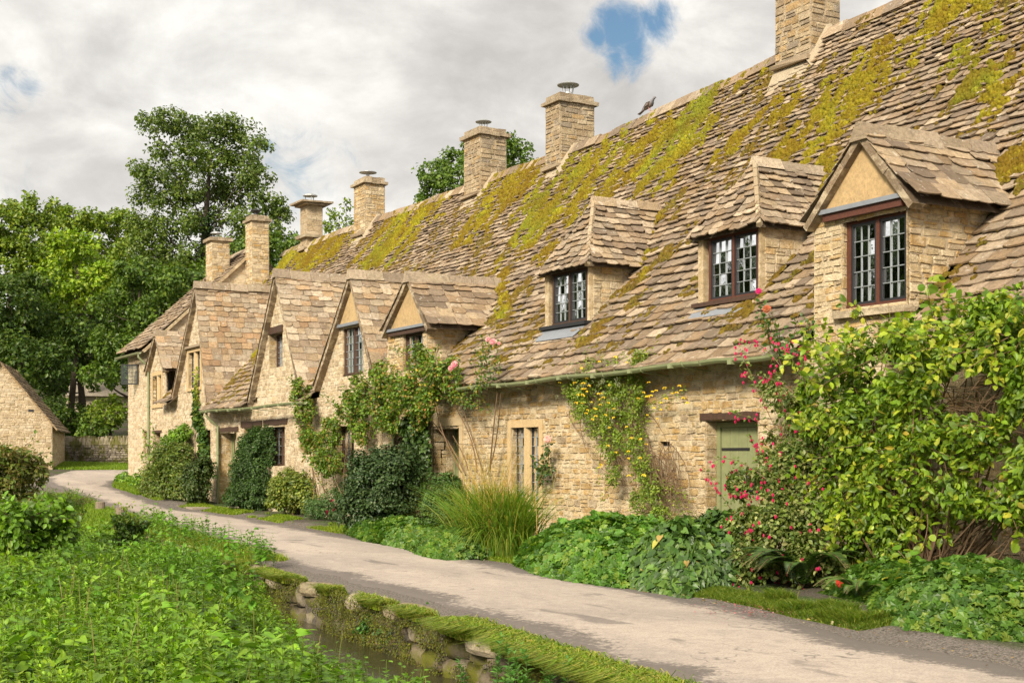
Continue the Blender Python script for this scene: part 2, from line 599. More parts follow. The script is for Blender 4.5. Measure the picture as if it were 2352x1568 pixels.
def slate(mb, P, du, ln, th, lift, col, U, S, N):
    """one stone slate: P = centre of its lower edge on the surface; U across, S up the slope"""
    hw = du / 2
    j = lambda a: rnd.uniform(-a, a)
    skew = j(0.010)
    low = [(-hw, abs(j(.02))), (-hw * .4 + j(.02), j(.014) - 0.006), (hw * .4 + j(.02), j(.014) - 0.006), (hw, abs(j(.02)))]
    if rnd.random() < 0.14:
        k = rnd.choice((0, 3))
        low[k] = (low[k][0] * .93, rnd.uniform(.03, .06))
    top = [P + U * a + S * (b + skew * a / hw) + N * (lift + th) for a, b in low] + [P + U * hw + S * ln + N * (th * .6), P - U * hw + S * ln + N * (th * .6)]
    bot = [P + U * a + S * (b + skew * a / hw) + N * lift for a, b in low]
    V = top + bot + [P + U * hw + S * ln, P - U * hw + S * ln]
    F = [(0, 1, 2, 3, 4, 5), (6, 7, 1, 0), (7, 8, 2, 1), (8, 9, 3, 2), (3, 9, 10, 4), (6, 0, 5, 11)]
    mb.add(np.array(V), F, col)


def slates(getmb, surf, vmax, expo, intervals, width=(.20, .42), pal=TILE_PAL, th=(.016, .03), skip=None, wscale=None, lift=(.024, .062)):
    """courses of slates; surf(u,v)->(P,U,S,N)"""
    v = 0.0
    k = 0
    while v < vmax:
        e = expo(v) * rnd.uniform(.9, 1.1)
        if v + e > vmax:
            e = max(0.05, vmax - v)
        for a, b in intervals(v + e * .3):
            x = a + (rnd.uniform(-.1, .0))
            x = max(x, a)
            while x < b - 0.02:
                wd = rnd.uniform(*width) * (wscale(v) if wscale else 1)
                if x + wd > b - 0.08:
                    wd = b - x
                uc = x + wd / 2
                P, U, S, N = surf(uc, v)
                if skip is None or not skip(P):
                    mb = getmb(P) if callable(getmb) else getmb
                    slate(mb, P + S * rnd.uniform(-.018, .018), wd - .008, e * 1.35, rnd.uniform(*th), rnd.uniform(*lift), pick(pal, .24), U, S, N)
                x += wd
        v += e
        k += 1


def ridge_caps(mb, A, B, w=.17, drop=.13, th=.05, ln=(.38, .6), pal=TILE_PAL, sag=0.0):
    """stone ridge pieces, an inverted V, from A to B"""
    A, B = np.asarray(A, float), np.asarray(B, float)
    L = np.linalg.norm(B - A)
    D = (B - A) / L
    side = np.cross(D, [0, 0, 1.0])
    side /= np.linalg.norm(side)
    t = 0
    while t < L - .05:
        l = min(rnd.uniform(*ln), L - t)
        if L - t - l < .15:
            l = L - t
        off = np.array([0, 0, rnd.uniform(-.012, .018)]) + side * rnd.uniform(-.01, .01)
        sec = [(-w, -drop), (-w * .85, -drop + th), (-.03, th * .9), (.03, th * .9), (w * .85, -drop + th), (w, -drop)]
        p0, p1 = A + D * t + off, A + D * (t + l - .012) + off + np.array([0, 0, rnd.uniform(-.01, .01)])
        V = [p0 + side * a + np.array([0, 0, b]) for a, b in sec] + [p1 + side * a + np.array([0, 0, b]) for a, b in sec]
        V = np.array(V) + rng.uniform(-.006, .006, (12, 3))
        F = [(i, i + 1, 7 + i, 6 + i) for i in range(5)] + [(0, 1, 2, 3, 4, 5), (11, 10, 9, 8, 7, 6), (5, 0, 6, 11)]
        mb.add(V, F, pick(pal, .15))
        t += l

# ------------------------------------------------------------------ terrain functions
def g0(Y):
    Y = np.asarray(Y, float)
    return np.where(Y < 38, 0.0, 0.045 * (Y - 38)) * (1 - np.clip((38.8 - Y) / 1.6, 0, 1) * 0.5) + np.clip((Y - 75) * .12, 0, 14)


_ey = [-30, 4, 7.5, 11.9, 17, 23.4, 29, 36, 40, 46, 50.5, 54, 58.5, 70]
_el = [5.0, 5.45, 5.7, 6.3, 6.65, 7.4, 8.05, 8.85, 9.15, 9.15, 9.3, 9.8, 11.6, 12.5]
_ry = [-30, 5, 8.3, 11, 16, 21.6, 27, 34, 38, 41, 48, 51, 52.5, 54, 58.5, 70]
_rx = [7.6, 8.1, 8.45, 8.95, 9.45, 10.1, 10.4, 11.0, 11.0, 10.9, 11.2, 12.0, 14.5, 18, 24, 26]
_wy = [-30, 4, 7.6, 12, 17, 23, 30, 36, 45, 60, 90]
_wx = [4.4, 5.05, 5.35, 5.85, 6.1, 6.6, 7.2, 8.0, 8.5, 8.8, 9.5]
edgeL = lambda Y: np.interp(Y, _ey, _el)
edgeR = lambda Y: np.interp(Y, _ry, _rx)
wallX = lambda Y: np.interp(Y, _wy, _wx)


def ground_h(X, Y):
    X, Y = np.asarray(X, float), np.asarray(Y, float)
    d = X - wallX(Y)
    g = g0(Y)
    chan = np.interp(d, [-60, -30, -9, -3.2, -2.1, -1.5, -0.12, 0.0, 0.25], [0.6, .2, -.22, -.32, -.48, -.68, -.68, -.05, 0.0])
    fade = np.clip((34 - Y) / 6, 0, 1)
    low = np.interp(d, [-60, -30, -9, -2, 0, 1], [1.0, .5, -.15, -.15, 0.0, 0.0])
    hgt = g + chan * fade + low * (1 - fade)
    # bank behind the row and hill beyond
    hgt = hgt + np.clip((X - 24) * .12, 0, 8)
    bed = np.clip((X - (edgeR(Y) + .15)) / .5, 0, 1) * np.clip((52 - Y) / 1.5, 0, 1) * .05
    return hgt + bed


def build_ground():
    Ys = np.concatenate([[-60, -30, -12, -4], np.arange(0, 34, .5), np.arange(34, 80, 1.5), [85, 95, 110, 130, 160, 220, 400, 1200]])
    D = np.concatenate([[-900, -300, -120, -60, -30, -18, -12, -9, -7, -5.5, -4.2, -3.2, -2.6, -2.1, -1.8, -1.5, -1.2, -.8, -.4, -.12, 0.0, .12, .25],
                        np.arange(.5, 8.1, .4), [9, 11, 14, 18, 24, 32, 45, 80, 150, 400, 1000]])
    YY, DD = np.meshgrid(Ys, D, indexing='ij')
    XX = wallX(YY) + DD
    ZZ = ground_h(XX, YY)
    ZZ = ZZ + np.where(np.abs(DD) > .3, (fbm(XX * 1.3 + 20, YY * 1.3 + 20) - .5) * .05, 0) * (np.clip((XX - edgeL(YY)) * (XX - edgeR(YY)), 0, 1) > .01)
    n, m = XX.shape
    V = np.c_[XX.ravel(), YY.ravel(), ZZ.ravel()]
    idx = np.arange(n * m).reshape(n, m)
    F = np.stack([idx[:-1, :-1], idx[:-1, 1:], idx[1:, 1:], idx[1:, :-1]], -1).reshape(-1, 4)
    mb = MB()
    dr = np.clip(1 - np.minimum(np.abs(XX - edgeL(YY)), np.abs(XX - edgeR(YY))) / .75, 0, 1) * (YY < 54)
    mb.add(V, F, np.stack([dr] * 3, -1).reshape(-1, 3))
    m_, N = mat('soil_and_turf')
    p = geo_pos(N)
    n1 = N.noise(p, 1.1, 6, 0.6)
    n2 = N.noise(p, 26, 4, 0.7)
    c = N.mix(N.ramp(n1, ((0.44, 0.0), (0.58, 1.0))), (0.085, 0.072, 0.055), (0.045, 0.075, 0.015))
    gr = N.mix(N.ramp(N.noise(p, 42, 5, .75), ((0.40, 0.0), (0.62, 1.0))), (0.075, 0.064, 0.056), (0.25, 0.215, 0.185))
    tn = N.n('ShaderNodeSeparateColor', i_0=tint(N)).outputs[0]
    c = N.mix(N.ramp(N.math('ADD', tn, N.math('MULTIPLY', N.math('SUBTRACT', n1, .5), 1.2)), ((0.15, 0.0), (0.4, 1.0))), c, gr)
    c = N.mix(N.ramp(n2, ((0.32, 1.0), (0.46, 0.0))), c, (0.03, 0.026, 0.02))
    c = N.mix(N.ramp(N.noise(p, 60, 2), ((0.60, 0.0), (0.68, 0.7))), c, (0.30, 0.26, 0.22))
    pbsdf(N, c, 0.95, n2, 0.8, 0.03, 0.1)
    tag(mb.build('ground', m_, origin=(0, 0, 0), smooth=True), kind='structure')


def build_road():
    Ys = np.concatenate([[-40, -20, -8, -3], np.arange(0, 58.6, .25)])
    T = np.linspace(0, 1, 25)
    YY, TT = np.meshgrid(Ys, T, indexing='ij')
    wob = lambda s: (fbm(YY * 1.1 + s, YY * 0 + s) - .5) * .30 + (fbm(YY * 4 + s, YY * 0 + 3) - .5) * .12
    L, R = edgeL(YY) + wob(5), edgeR(YY) + wob(9) * 1.1
    XX = L + (R - L) * TT
    ZZ = g0(YY) + .012 + .03 * (1 - (2 * TT - 1) ** 2) + (fbm(XX * .8 + 3, YY * .8 + 3) - .5) * .02
    ZZ = np.where((TT == 0) | (TT == 1), g0(YY) - .02, ZZ)
    n, m = XX.shape
    idx = np.arange(n * m).reshape(n, m)
    F = np.stack([idx[:-1, :-1], idx[:-1, 1:], idx[1:, 1:], idx[1:, :-1]], -1).reshape(-1, 4)
    edge = np.clip(1 - np.minimum(TT, (1 - TT) * .8) * (R - L) / .75, 0, 1)
    C = np.stack([edge, TT, np.zeros_like(TT)], -1).reshape(-1, 3)
    mb = MB()
    mb.add(np.c_[XX.ravel(), YY.ravel(), ZZ.ravel()], F, C)
    m_, N = mat('worn_asphalt')
    p = geo_pos(N)
    sp = N.n('ShaderNodeSeparateColor', i_0=tint(N))
    st = N.n('ShaderNodeVectorMath', operation='MULTIPLY', i_0=p, i_1=(1.0, .35, 1.0)).outputs[0]
    n1 = N.noise(st, 0.9, 7, 0.62, 0.5)
    n2 = N.noise(p, 16, 5, 0.7)
    n3 = N.noise(p, 55, 6, 0.78)
    c = N.mix(N.ramp(n1, ((0.38, 1.0), (0.62, 0.0))), (0.45, 0.375, 0.31), (0.34, 0.285, 0.24))
    c = N.mix(N.ramp(N.noise(p, 4.5, 6, .7), ((0.54, 0.0), (0.66, .6))), c, (0.46, 0.395, 0.33))
    c = N.mix(N.math('MULTIPLY', N.ramp(n3, ((0.36, 1.0), (0.52, 0.0))), 0.6), c, (0.12, 0.105, 0.10))
    c = N.mix(N.math('MULTIPLY', N.ramp(N.noise(p, 9, 7, .78), ((0.36, 1.0), (0.50, 0.0))), 0.4), c, (0.20, 0.17, 0.15))
    e = N.math('ADD', N.math('MULTIPLY', sp.outputs[0], 0.95), N.math('MULTIPLY', N.math('SUBTRACT', n2, 0.5), 1.1))
    e = N.math('ADD', e, N.math('MULTIPLY', N.math('SUBTRACT', n1, 0.5), 1.6))
    c = N.mix(N.ramp(e, ((0.40, 0.0), (0.62, 0.88))), c, (0.105, 0.09, 0.08))
    # damp hollows and patched holes
    n6 = N.noise(st, 1.7, 5, 0.6, 0.6)
    c = N.mix(N.ramp(n6, ((0.60, 0.0), (0.66, 0.65))), c, (0.13, 0.11, 0.10))
    # hairline cracks
    vo = N.n('ShaderNodeTexVoronoi', feature='DISTANCE_TO_EDGE', i_Scale=1.1)
    wv = N.n('ShaderNodeVectorMath', operation='ADD', i_0=st, i_1=N.n('ShaderNodeTexNoise', i_Vector=p, i_Scale=2.2).outputs['Color']).outputs[0]
    N.link(wv, vo.inputs['Vector'])
    ck = N.math('MULTIPLY', N.ramp(vo.outputs['Distance'], ((0.004, 1.0), (0.016, 0.0))), N.ramp(N.noise(p, .7, 3), ((0.54, 0.0), (0.62, .7))))
    c = N.mix(ck, c, (0.12, 0.105, 0.09))
    h = N.math('ADD', N.math('MULTIPLY', n3, 0.5), N.math('MULTIPLY', n2, 0.5))
    pbsdf(N, c, 0.85, h, 0.55, 0.015, 0.25)
    tag(mb.build('road', m_, origin=(0, 0, 0), smooth=True), kind='structure')


def build_water():
    Ys = np.arange(-6, 30.1, 2.0)
    mb = MB()
    for a, b in zip(Ys[:-1], Ys[1:]):
        mb.quad((wallX(a) - 2.6, a, -.45), (wallX(a) + .05, a, -.45), (wallX(b) + .05, b, -.45), (wallX(b) - 2.6, b, -.45))
    m_, N = mat('stream_water')
    p = geo_pos(N)
    n = N.noise(N.n('ShaderNodeVectorMath', operation='MULTIPLY', i_0=p, i_1=(2.2, 1.0, 1.0)).outputs[0], 5, 5, 0.65)
    b = pbsdf(N, (0.035, 0.03, 0.015), 0.06, n, 0.6, 0.03, 0.6)
    tag(mb.build('stream_water', m_, origin=(0, 0, 0)), kind='structure')


build_ground()
build_road()
build_water()

# ------------------------------------------------------------------ the row: roof surface
XE, XW, XR = 12.10, 12.46, 17.4
_rhY = [0, 16, 18.1, 20.2, 24.5, 26.5, 29, 33, 38, 44, 60]
_rhZ = [7.9, 7.85, 7.85, 7.66, 7.5, 7.37, 7.42, 7.42, 7.47, 7.52, 7.55]
A1 = 0.834
ridge_z = lambda Y: np.interp(Y, _rhY, _rhZ) + EYE
eave_z = lambda Y: np.interp(Y, [0, 41, 44.5, 60], [2.95, 2.97, 3.35, 3.4])


def roof_b(Y):
    return ((ridge_z(Y) - eave_z(Y)) / (XR - XE) - A1) / (XR - XE)


def roof_z(X, Y):
    w = X - XE
    undul = (fbm(np.asarray(Y) * .35 + 4, np.asarray(X) * .4 + 9) - .5) * .16 * np.clip(w, 0, 1) * np.clip((XR - X), 0, 1)
    return eave_z(Y) + w * (A1 + roof_b(Y) * w) + undul


def roof_x(z, Y):
    b = roof_b(Y)
    c = z - eave_z(Y)
    return XE + (-A1 + math.sqrt(max(0, A1 * A1 + 4 * b * max(c, 0)))) / (2 * b)


_vtab = {}


def main_surf(u, v):
    """u = Y, v = distance up the slope"""
    key = round(u, 1)
    if key not in _vtab:
        ws = np.linspace(0, XR - XE, 40)
        zs = np.array([float(eave_z(u)) + w * (A1 + float(roof_b(u)) * w) for w in ws])
        sl = np.concatenate([[0], np.cumsum(np.hypot(np.diff(ws), np.diff(zs)))])
        _vtab[key] = (sl, ws)
    sl, ws = _vtab[key]
    w = float(np.interp(v, sl, ws))
    X = XE + w
    z = float(roof_z(X, u))
    s = A1 + 2 * float(roof_b(u)) * w
    S = np.array([1, 0, s]) / math.hypot(1, s)
    return np.array([X, u, z]), np.array([0, 1.0, 0]), S, np.array([-s, 0, 1]) / math.hypot(1, s)


VMAX = _v = (lambda: (main_surf(20, 0), _vtab[20.0][0][-1])[1])()

# gables: measured on the front plane
GX = 12.33


def gp(px, py, X=GX):
    p = on_x(px, py, X)
    return float(p[1]), float(p[2])


GAB = {
    'a0': dict(ap=gp(358, 764), lf=gp(334, 858), rf=gp(376, 850)),
    'a': dict(ap=gp(451, 652), lf=gp(397, 913), rf=gp(478, 934)),
    'b': dict(ap=gp(634, 626), lf=gp(570, 930), rf=gp(694, 912)),
    'c': dict(ap=gp(806, 628), lf=gp(723, 891), rf=gp(860, 862)),
    'd': dict(ap=gp(938, 634), lf=gp(878, 768), rf=gp(985, 752)),
    'e': dict(ap=gp(1980, 297), lf=gp(1850, 519), rf=gp(2100, 462)),
}
# wall span (near y, far y) below each gable, None = runs down to the feet
WSPAN = {'a0': (gp(382, 900, XW)[0], gp(338, 900, XW)[0]), 'd': (gp(981, 800, XW)[0], gp(890, 800, XW)[0]), 'e': (gp(2086, 600, XW)[0], gp(1870, 600, XW)[0])}


def gab_z(g, Y):
    """height of gable roof at Y or None"""
    (ya, za), (yl, zl), (yr, zr) = g['ap'], g['lf'], g['rf']
    if Y >= ya:
        t = (Y - ya) / (yl - ya)
        return za + (zl - za) * t if t <= 1 else None
    t = (ya - Y) / (ya - yr)
    return za + (zr - za) * t if t <= 1 else None


def gab_iv(g, z, inset=0.0):
    (ya, za), (yl, zl), (yr, zr) = g['ap'], g['lf'], g['rf']
    if z >= za:
        return None
    tl = (za - z) / (za - zl)
    tr = (za - z) / (za - zr)
    return ya - (ya - yr) * tr + inset, ya + (yl - ya) * tl - inset


BOXD = {
    'f': dict(X=13.18, y0=float(on_x(1354, 690, 13.18)[1]), y1=float(on_x(1253, 690, 13.18)[1]), zs=float(on_x(1300, 747, 13.18)[2]), ze=float(on_x(1352, 612, 13.18)[2]), ap=(13.75, 0, float(at_z(1365, 462, 24.98)[2])),
              win=(1268, 1348), hs=1),
    'g': dict(X=13.18, y0=float(on_x(1748, 600, 13.18)[1]), y1=float(on_x(1605, 600, 13.18)[1]), zs=float(on_x(1680, 690, 13.18)[2]), ze=float(on_x(1746, 522, 13.18)[2]), ap=(13.7, 0, float(at_z(1745, 372, 20.85)[2])),
              win=(1627, 1742), hs=1),
}
for k, b in BOXD.items():
    b['yc'] = (b['y0'] + b['y1']) / 2 + (-0.05 if k == 'f' else 0)
    b['hw'] = (b['y1'] - b['y0']) / 2


def box_roof_z(b, X, Y):
    ov = .12
    d = b['hw'] + ov - abs(Y - b['yc'])
    if d < 0 or X < b['X'] - ov:
        return None
    H = b['ap'][2] - b['ze']
    side = H * d / (b['hw'] + ov)
    front = H * (X - b['X'] + ov) / (b['ap'][0] - b['X'] + ov)
    return b['ze'] + min(side, front)


CHIM = [  # X front, left px, corner px, right px, top y px
    dict(X=17.0, l=1781, c=1862, r=1929, top=-75, cot=0),
    dict(X=17.0, l=1253, c=1286, r=1365, top=232, cot=1),
    dict(X=17.0, l=1066, c=1103, r=1163, top=308, cot=2),
    dict(X=17.0, l=813, c=839, r=884, top=420, cot=3),
    dict(X=17.1, l=690, c=705, r=741, top=470, cot=4),
    dict(X=15.9, l=564, c=579, r=618, top=506, cot=5),
    dict(X=14.9, l=473, c=487, r=527, top=552, cot=5),
]
for c in CHIM:
    P = on_x(c['c'], c['top'], c['X'])
    c['y0'], c['zt'] = float(P[1]), float(P[2])
    c['y1'] = float(on_x(c['l'], c['top'], c['X'])[1])
    c['X1'] = float(on_y(c['r'], c['top'], c['y0'])[0])
    print('chimney', [round(c[k], 2) for k in ('X', 'X1', 'y0', 'y1', 'zt')])


def roof_skip(P):
    X, Y, z = P
    for k, g in GAB.items():
        gz = gab_z(g, Y)
        if k in 'de':
            a, b = WSPAN[k]
            if not a < Y < b:
                continue
            if gz is None or X < roof_x(g['lf'][1] + .1, Y):
                return True
        if gz is not None and z < gz - .03:
            return True
    for b in BOXD.values():
        rz = box_roof_z(b, X, Y)
        if rz is not None and abs(Y - b['yc']) < b['hw'] and X > b['X'] + .02 and z < rz - .02:
            return True
    for c in CHIM:
        if c['y0'] + .05 < Y < c['y1'] - .05 and X > c['X'] + .05:
            return True
    return False


# cottages (near y, far y)
YB = [4.0, 18.6, 27.3, 32.5, 38.7, 47.5]
LABELS = [
    ('stone cottage nearest the camera, with the big rendered gable dormer and the pale green door', 'cottage'),
    ('stone cottage with one hipped dormer and a mullioned window behind the tall grass clump', 'cottage'),
    ('narrow stone cottage behind the climbing rose, with a steep gable and a tall leaded window', 'cottage'),
    ('stone cottage with a dark oak lintel over one small window high in its steep gable', 'cottage'),
    ('stone cottage with the widest slate gable and ivy up its wall, beside the far house', 'cottage'),
]
COT = []
for i, (lb, ct) in enumerate(LABELS):
    y = (YB[i] + YB[i + 1]) / 2
    COT.append(thing('stone_cottage', lb, ct, (XW, y, float(g0(y))), group='stone cottages of the terrace'))
FAR = thing('stone_house', 'two-storey stone house at the far end of the terrace with an open leaded casement', 'house', (XW, 49.2, float(g0(49))))
ALLC = COT + [FAR]


def cot_of(Y):
    for i in range(5):
        if Y < YB[i + 1]:
            return i
    return 4


# openings in the front wall: (far px, near px, top py, bottom py or None=ground) measured on XW
def op(xl, xr, yt, yb, rec=.22, **kw):
    a = on_x(xl, yt, XW)
    b = on_x(xr, yt, XW)
    xm = (xl + xr) / 2
    z1 = float(on_x(xm, yt, XW)[2])
    z0 = float(on_x(xm, yb, XW)[2]) if yb else float(g0(a[1])) - .05
    return dict(y0=float(b[1]), y1=float(a[1]), z0=z0, z1=z1, rec=rec, **kw)


OPEN = dict(
    door_main=op(1622, 1742, 966, None, .27),
    vent=op(1516, 1540, 1013, 1027, .10),
    win_mull=op(1176, 1240, 981, 1150, .16),
    door_stone=op(995, 1058, 978, None, .55),
    door_dark=op(905, 972, 985, None, .45),
    win_rose=op(764, 814, 978, 1085, .3),
    win_b3=op(686, 712, 972, 1040, .25),
    win_b2=op(612, 655, 977, 1070, .25),
    win_b1=op(560, 600, 982, 1060, .25),
    door_b=op(504, 544, 992, None, .45),
    win_a=op(470, 484, 985, 1060, .25),
    door_a=op(355, 369, 995, 1075, .3),
    slot=op(330, 337, 990, 1045, .08),
    up_e=op(1935, 2083, 487, 708, .14),
    up_d=op(926, 972, 764, 850, .14),
    up_c=op(788, 835, 748, 860, .10),
    up_b=op(619, 650, 765, 849, .28),
    up_a=op(434, 461, 808, 890, .12),
    up_a0=op(352, 372, 862, 930, .12),
    up_far=op(312, 320, 838, 886, .1),
)


def minus(iv, holes):
    out = []
    for a, b in iv:
        cur = [(a, b)]
        for h0, h1 in holes:
            nx = []
            for p, q in cur:
                if h1 <= p or h0 >= q:
                    nx.append((p, q))
                else:
                    if h0 > p: nx.append((p, h0))
                    if h1 < q: nx.append((h1, q))
            cur = nx
        out += cur
    return out


def union(iv):
    iv = sorted(iv)
    out = []
    for a, b in iv:
        if out and a <= out[-1][1] + 1e-6:
            out[-1] = (out[-1][0], max(out[-1][1], b))
        else:
            out.append((a, b))
    return out


def row_iv(w, ya, yb):
    iv = []
    ys = np.array([ya, yb])
    top = eave_z((ya + yb) / 2) + .12
    if w < 3.07:
        iv.append((ya, yb))
    elif w < 3.5 and yb > 43:
        iv.append((max(ya, 44.3), yb))
    for k, g in GAB.items():
        q = gab_iv(g, w, .03)
        if q is None:
            continue
        a, b = q
        if k in WSPAN:
            a, b = max(a, WSPAN[k][0]), min(b, WSPAN[k][1])
        elif w < min(g['lf'][1], g['rf'][1]):
            a, b = max(a, g['rf'][0]), min(b, g['lf'][0])
        a, b = max(a, ya), min(b, yb)
        if b > a:
            iv.append((a, b))
    iv = union(iv)
    return minus(iv, [(o['y0'], o['y1']) for o in OPEN.values() if o['z0'] < w < o['z1']])


def reveals(ms, o, X=XW, pal=STONE_PAL):
    """stone faces lining an opening"""
    y0, y1, z0, z1, r = o['y0'], o['y1'], o['z0'], o['z1'], o['rec'] + .06
    for y, sgn in ((y1, -1), (y0, 1)):
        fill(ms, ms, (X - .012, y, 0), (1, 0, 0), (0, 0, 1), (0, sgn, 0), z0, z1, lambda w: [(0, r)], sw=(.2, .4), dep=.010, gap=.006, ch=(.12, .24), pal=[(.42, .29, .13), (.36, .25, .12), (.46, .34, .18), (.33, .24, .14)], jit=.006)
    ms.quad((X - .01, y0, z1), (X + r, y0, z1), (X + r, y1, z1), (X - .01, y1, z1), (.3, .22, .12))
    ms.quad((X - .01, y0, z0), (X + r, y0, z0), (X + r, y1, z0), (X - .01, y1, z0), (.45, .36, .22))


# ---- front walls
for i in range(5):
    mb = MB()
    ya, yb = YB[i], YB[i + 1]
    fill(mb, mb, (XW, 0, 0), (0, 1, 0), (0, 0, 1), (-1, 0, 0), -.3 if yb < 40 else -.1, 8.5, lambda w: row_iv(w, ya, yb), ch=(.055, .135) if i < 2 else (.07, .15), sw=(.10, .34), gap=.008, jit=.015,
         pal=STONE_PAL if i < 2 else [(.64, .53, .37), (.56, .44, .28), (.67, .58, .43), (.50, .39, .26), (.60, .46, .28), (.44, .34, .22)], dep=.019 if i < 2 else .013,
         mcol=(.58, .47, .31) if i < 2 else (.63, .53, .38))
    for k, o in OPEN.items():
        if ya <= (o['y0'] + o['y1']) / 2 < yb and k != 'up_far':
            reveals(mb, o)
    COT[i]['_w'] = 1
    mb.build('wall', M_STONE if i < 2 else M_STONE2, ALLC[i])
    del COT[i]['_w']

# ---- main roof slates, split by cottage
RM = [MB() for _ in range(5)]


def expo(v):
    return np.interp(v, [0, 2, 4.5, VMAX], [.27, .21, .145, .11])


slates(lambda P: RM[cot_of(P[1])], main_surf, VMAX - .05, expo, lambda v: [(YB[0], 47.45)], width=(.20, .42), th=(.018, .032), skip=roof_skip,
       wscale=lambda v: np.interp(v, [0, VMAX], [1.15, .62]))
# a second doubled course at the eaves
slates(lambda P: RM[cot_of(P[1])], lambda u, v: (main_surf(u, v)[0] - np.array([.06, 0, .05]), *main_surf(u, v)[1:]), .2, lambda v: .3, lambda v: [(YB[0], 47.45)], width=(.3, .6), th=(.025, .04), skip=roof_skip)
under = [MB() for _ in range(5)]
for i in range(5):
    ys = np.arange(YB[i], YB[i + 1] + .01, .6)
    ys[-1] = YB[i + 1]
    xs = np.linspace(XE + .04, XR, 26)
    for ya, yb in zip(ys[:-1], ys[1:]):
        for xa, xb in zip(xs[:-1], xs[1:]):
            c = np.array([(xa + xb) / 2, (ya + yb) / 2, 0])
            c[2] = roof_z(c[0], c[1])
            if roof_skip(c):
                continue
            RM[i].quad(*[(x, y, float(roof_z(x, y)) - .03) for x, y in ((xa, ya), (xa, yb), (xb, yb), (xb, ya))], col=(.10, .075, .05))
    # rear slope (slates too coarse to count from here)
    RM[i].quad((XR, YB[i], ridge_z(YB[i]) - .03), (XR, YB[i + 1], ridge_z(YB[i + 1]) - .03), (22.8, YB[i + 1], 3), (22.8, YB[i], 3), (.25, .19, .14))
ROOF = [RM[i].build('roof', M_TILE, COT[i]) for i in range(5)]
for i in range(5):
    mb = MB()
    ys = np.arange(YB[i], YB[i + 1] + .01, 1.0)
    ys[-1] = YB[i + 1]
    for a, b in zip(ys[:-1], ys[1:]):
        ridge_caps(mb, (XR, a, ridge_z(a) + .06 + .02 * math.sin(a * 1.7)), (XR, b, ridge_z(b) + .06 + .02 * math.sin(b * 1.7)), ln=(.5, .5), w=.2, drop=.2)
    mb.build('ridge_stones', M_TILE, ROOF[i])
    # rear wall and party walls keep the rooms dark
    mb = MB()
    mb.box(22.2, 22.5, YB[i] + .02, YB[i + 1] - .02, -.2, 3.1, (.5, .4, .25))
    yv = YB[i] + (.15 if i == 0 else .1)
    pts = [(XW + .3, yv, -.2), (22.3, yv, -.2), (22.3, yv, 3.0), (XR, yv, ridge_z(yv) - .3), (15, yv, float(roof_z(15, yv)) - .3), (XW + .3, yv, float(roof_z(XW + .3, yv)) - .25)]
    mb.prism(pts, (0, .25, 0), (.5, .4, .26))
    mb.build('rear_wall', M_MORTAR, COT[i])


# ---- cross gables and gabled dormers
def gable_roof(key, parent, dorm):
    g = GAB[key]
    (ya, za), (yl, zl), (yr, zr) = g['ap'], g['lf'], g['rf']
    mb = MB()
    X0 = 12.27
    near = key in 'de'
    for yf, zf in ((yr, zr), (yl, zl)):
        L = math.hypot(ya - yf, za - zf)
        S = np.array([0, (ya - yf) / L, (za - zf) / L])
        sg = 1 if ya > yf else -1
        Nn = np.array([0, -sg * S[2], abs(S[1])])
        if key in 'de':
            f = lambda v: .20 if key == 'e' else .19
        else:
            f = lambda v: np.interp(v, [0, L], [.235, .15])

        def surf(u, v, yf=yf, zf=zf, S=S, Nn=Nn, L=L):
            t = v / L
            bell = .10 * (1 - t) ** 3 * (1 if sg > 0 else .6)
            bul = (fbm(u * .8 + yf, v * .8) - .5) * .05
            return np.array([u, yf, zf]) + S * v + Nn * (bell + bul), np.array([1.0, 0, 0]), S, Nn

        def iv(v, yf=yf, zf=zf, S=S):
            y, z = yf + S[1] * v, zf + S[2] * v
            return [(X0, max(X0 + .25, roof_x(z, y) + .12))]
        slates(mb, surf, L - .03, f, iv, width=(.22, .44) if near else (.20, .40), pal=GTILE_PAL if not near else TILE_PAL + GTILE_PAL[:3], th=(.012, .022), lift=(.010, .034) if not near else (.018, .048))
        # boarding under the slates
        xs = roof_x(za, ya) + .1
        xf = roof_x(zf, yf) + .1
        mb.add([(X0 + .03, yf, zf - .01), (X0 + .03, ya, za - .02), (xs, ya, za - .02), (xf, yf, zf - .01)], [(0, 1, 2, 3)], (.12, .085, .055))
    o = mb.build('dormer_roof' if dorm else 'gable_roof', M_TILE, parent)
    rp = MB()
    ridge_caps(rp, (X0 - .02, ya, za + .05), (roof_x(za, ya) + .15, ya, za + .05), w=.15, drop=.20, th=.045, ln=(.42, .62), pal=[(.36, .28, .19), (.40, .32, .22), (.33, .26, .19), (.44, .35, .25)])
    rp.build('dormer_ridge' if dorm else 'gable_ridge', M_TILE, parent)
    # verge stones under the slate edge
    vb = MB()
    for yf, zf in ((yr, zr), (yl, zl)):
        L = math.hypot(ya - yf, za - zf)
        S = np.array([0, (ya - yf) / L, (za - zf) / L])
        sg = 1 if ya > yf else -1
        Nn = np.array([0, -sg * S[2], abs(S[1])])
        t = -.02
        while t < L - .02:
            l = min(rnd.uniform(.45, .9), L - t)
            w_ = .095 * rnd.uniform(.94, 1.05)
            vb.obox(np.array([X0 + .02 + rnd.uniform(-.006, .006), yf, zf]) + S * t - Nn * (w_ + .008), np.array([XW + .03 - X0, 0, 0]), S * (l - .006), Nn * w_, pick([(.22, .165, .11), (.27, .20, .13), (.18, .14, .10)], .15))
            t += l
    vb.build('dormer_verge' if dorm else 'gable_verge', M_STONE, parent)


def panel_tri(mb, pts, X, col):
    """flat render panel with a little body"""
    mb.prism([(X, y, z) for y, z in pts], (.05, 0, 0), col)


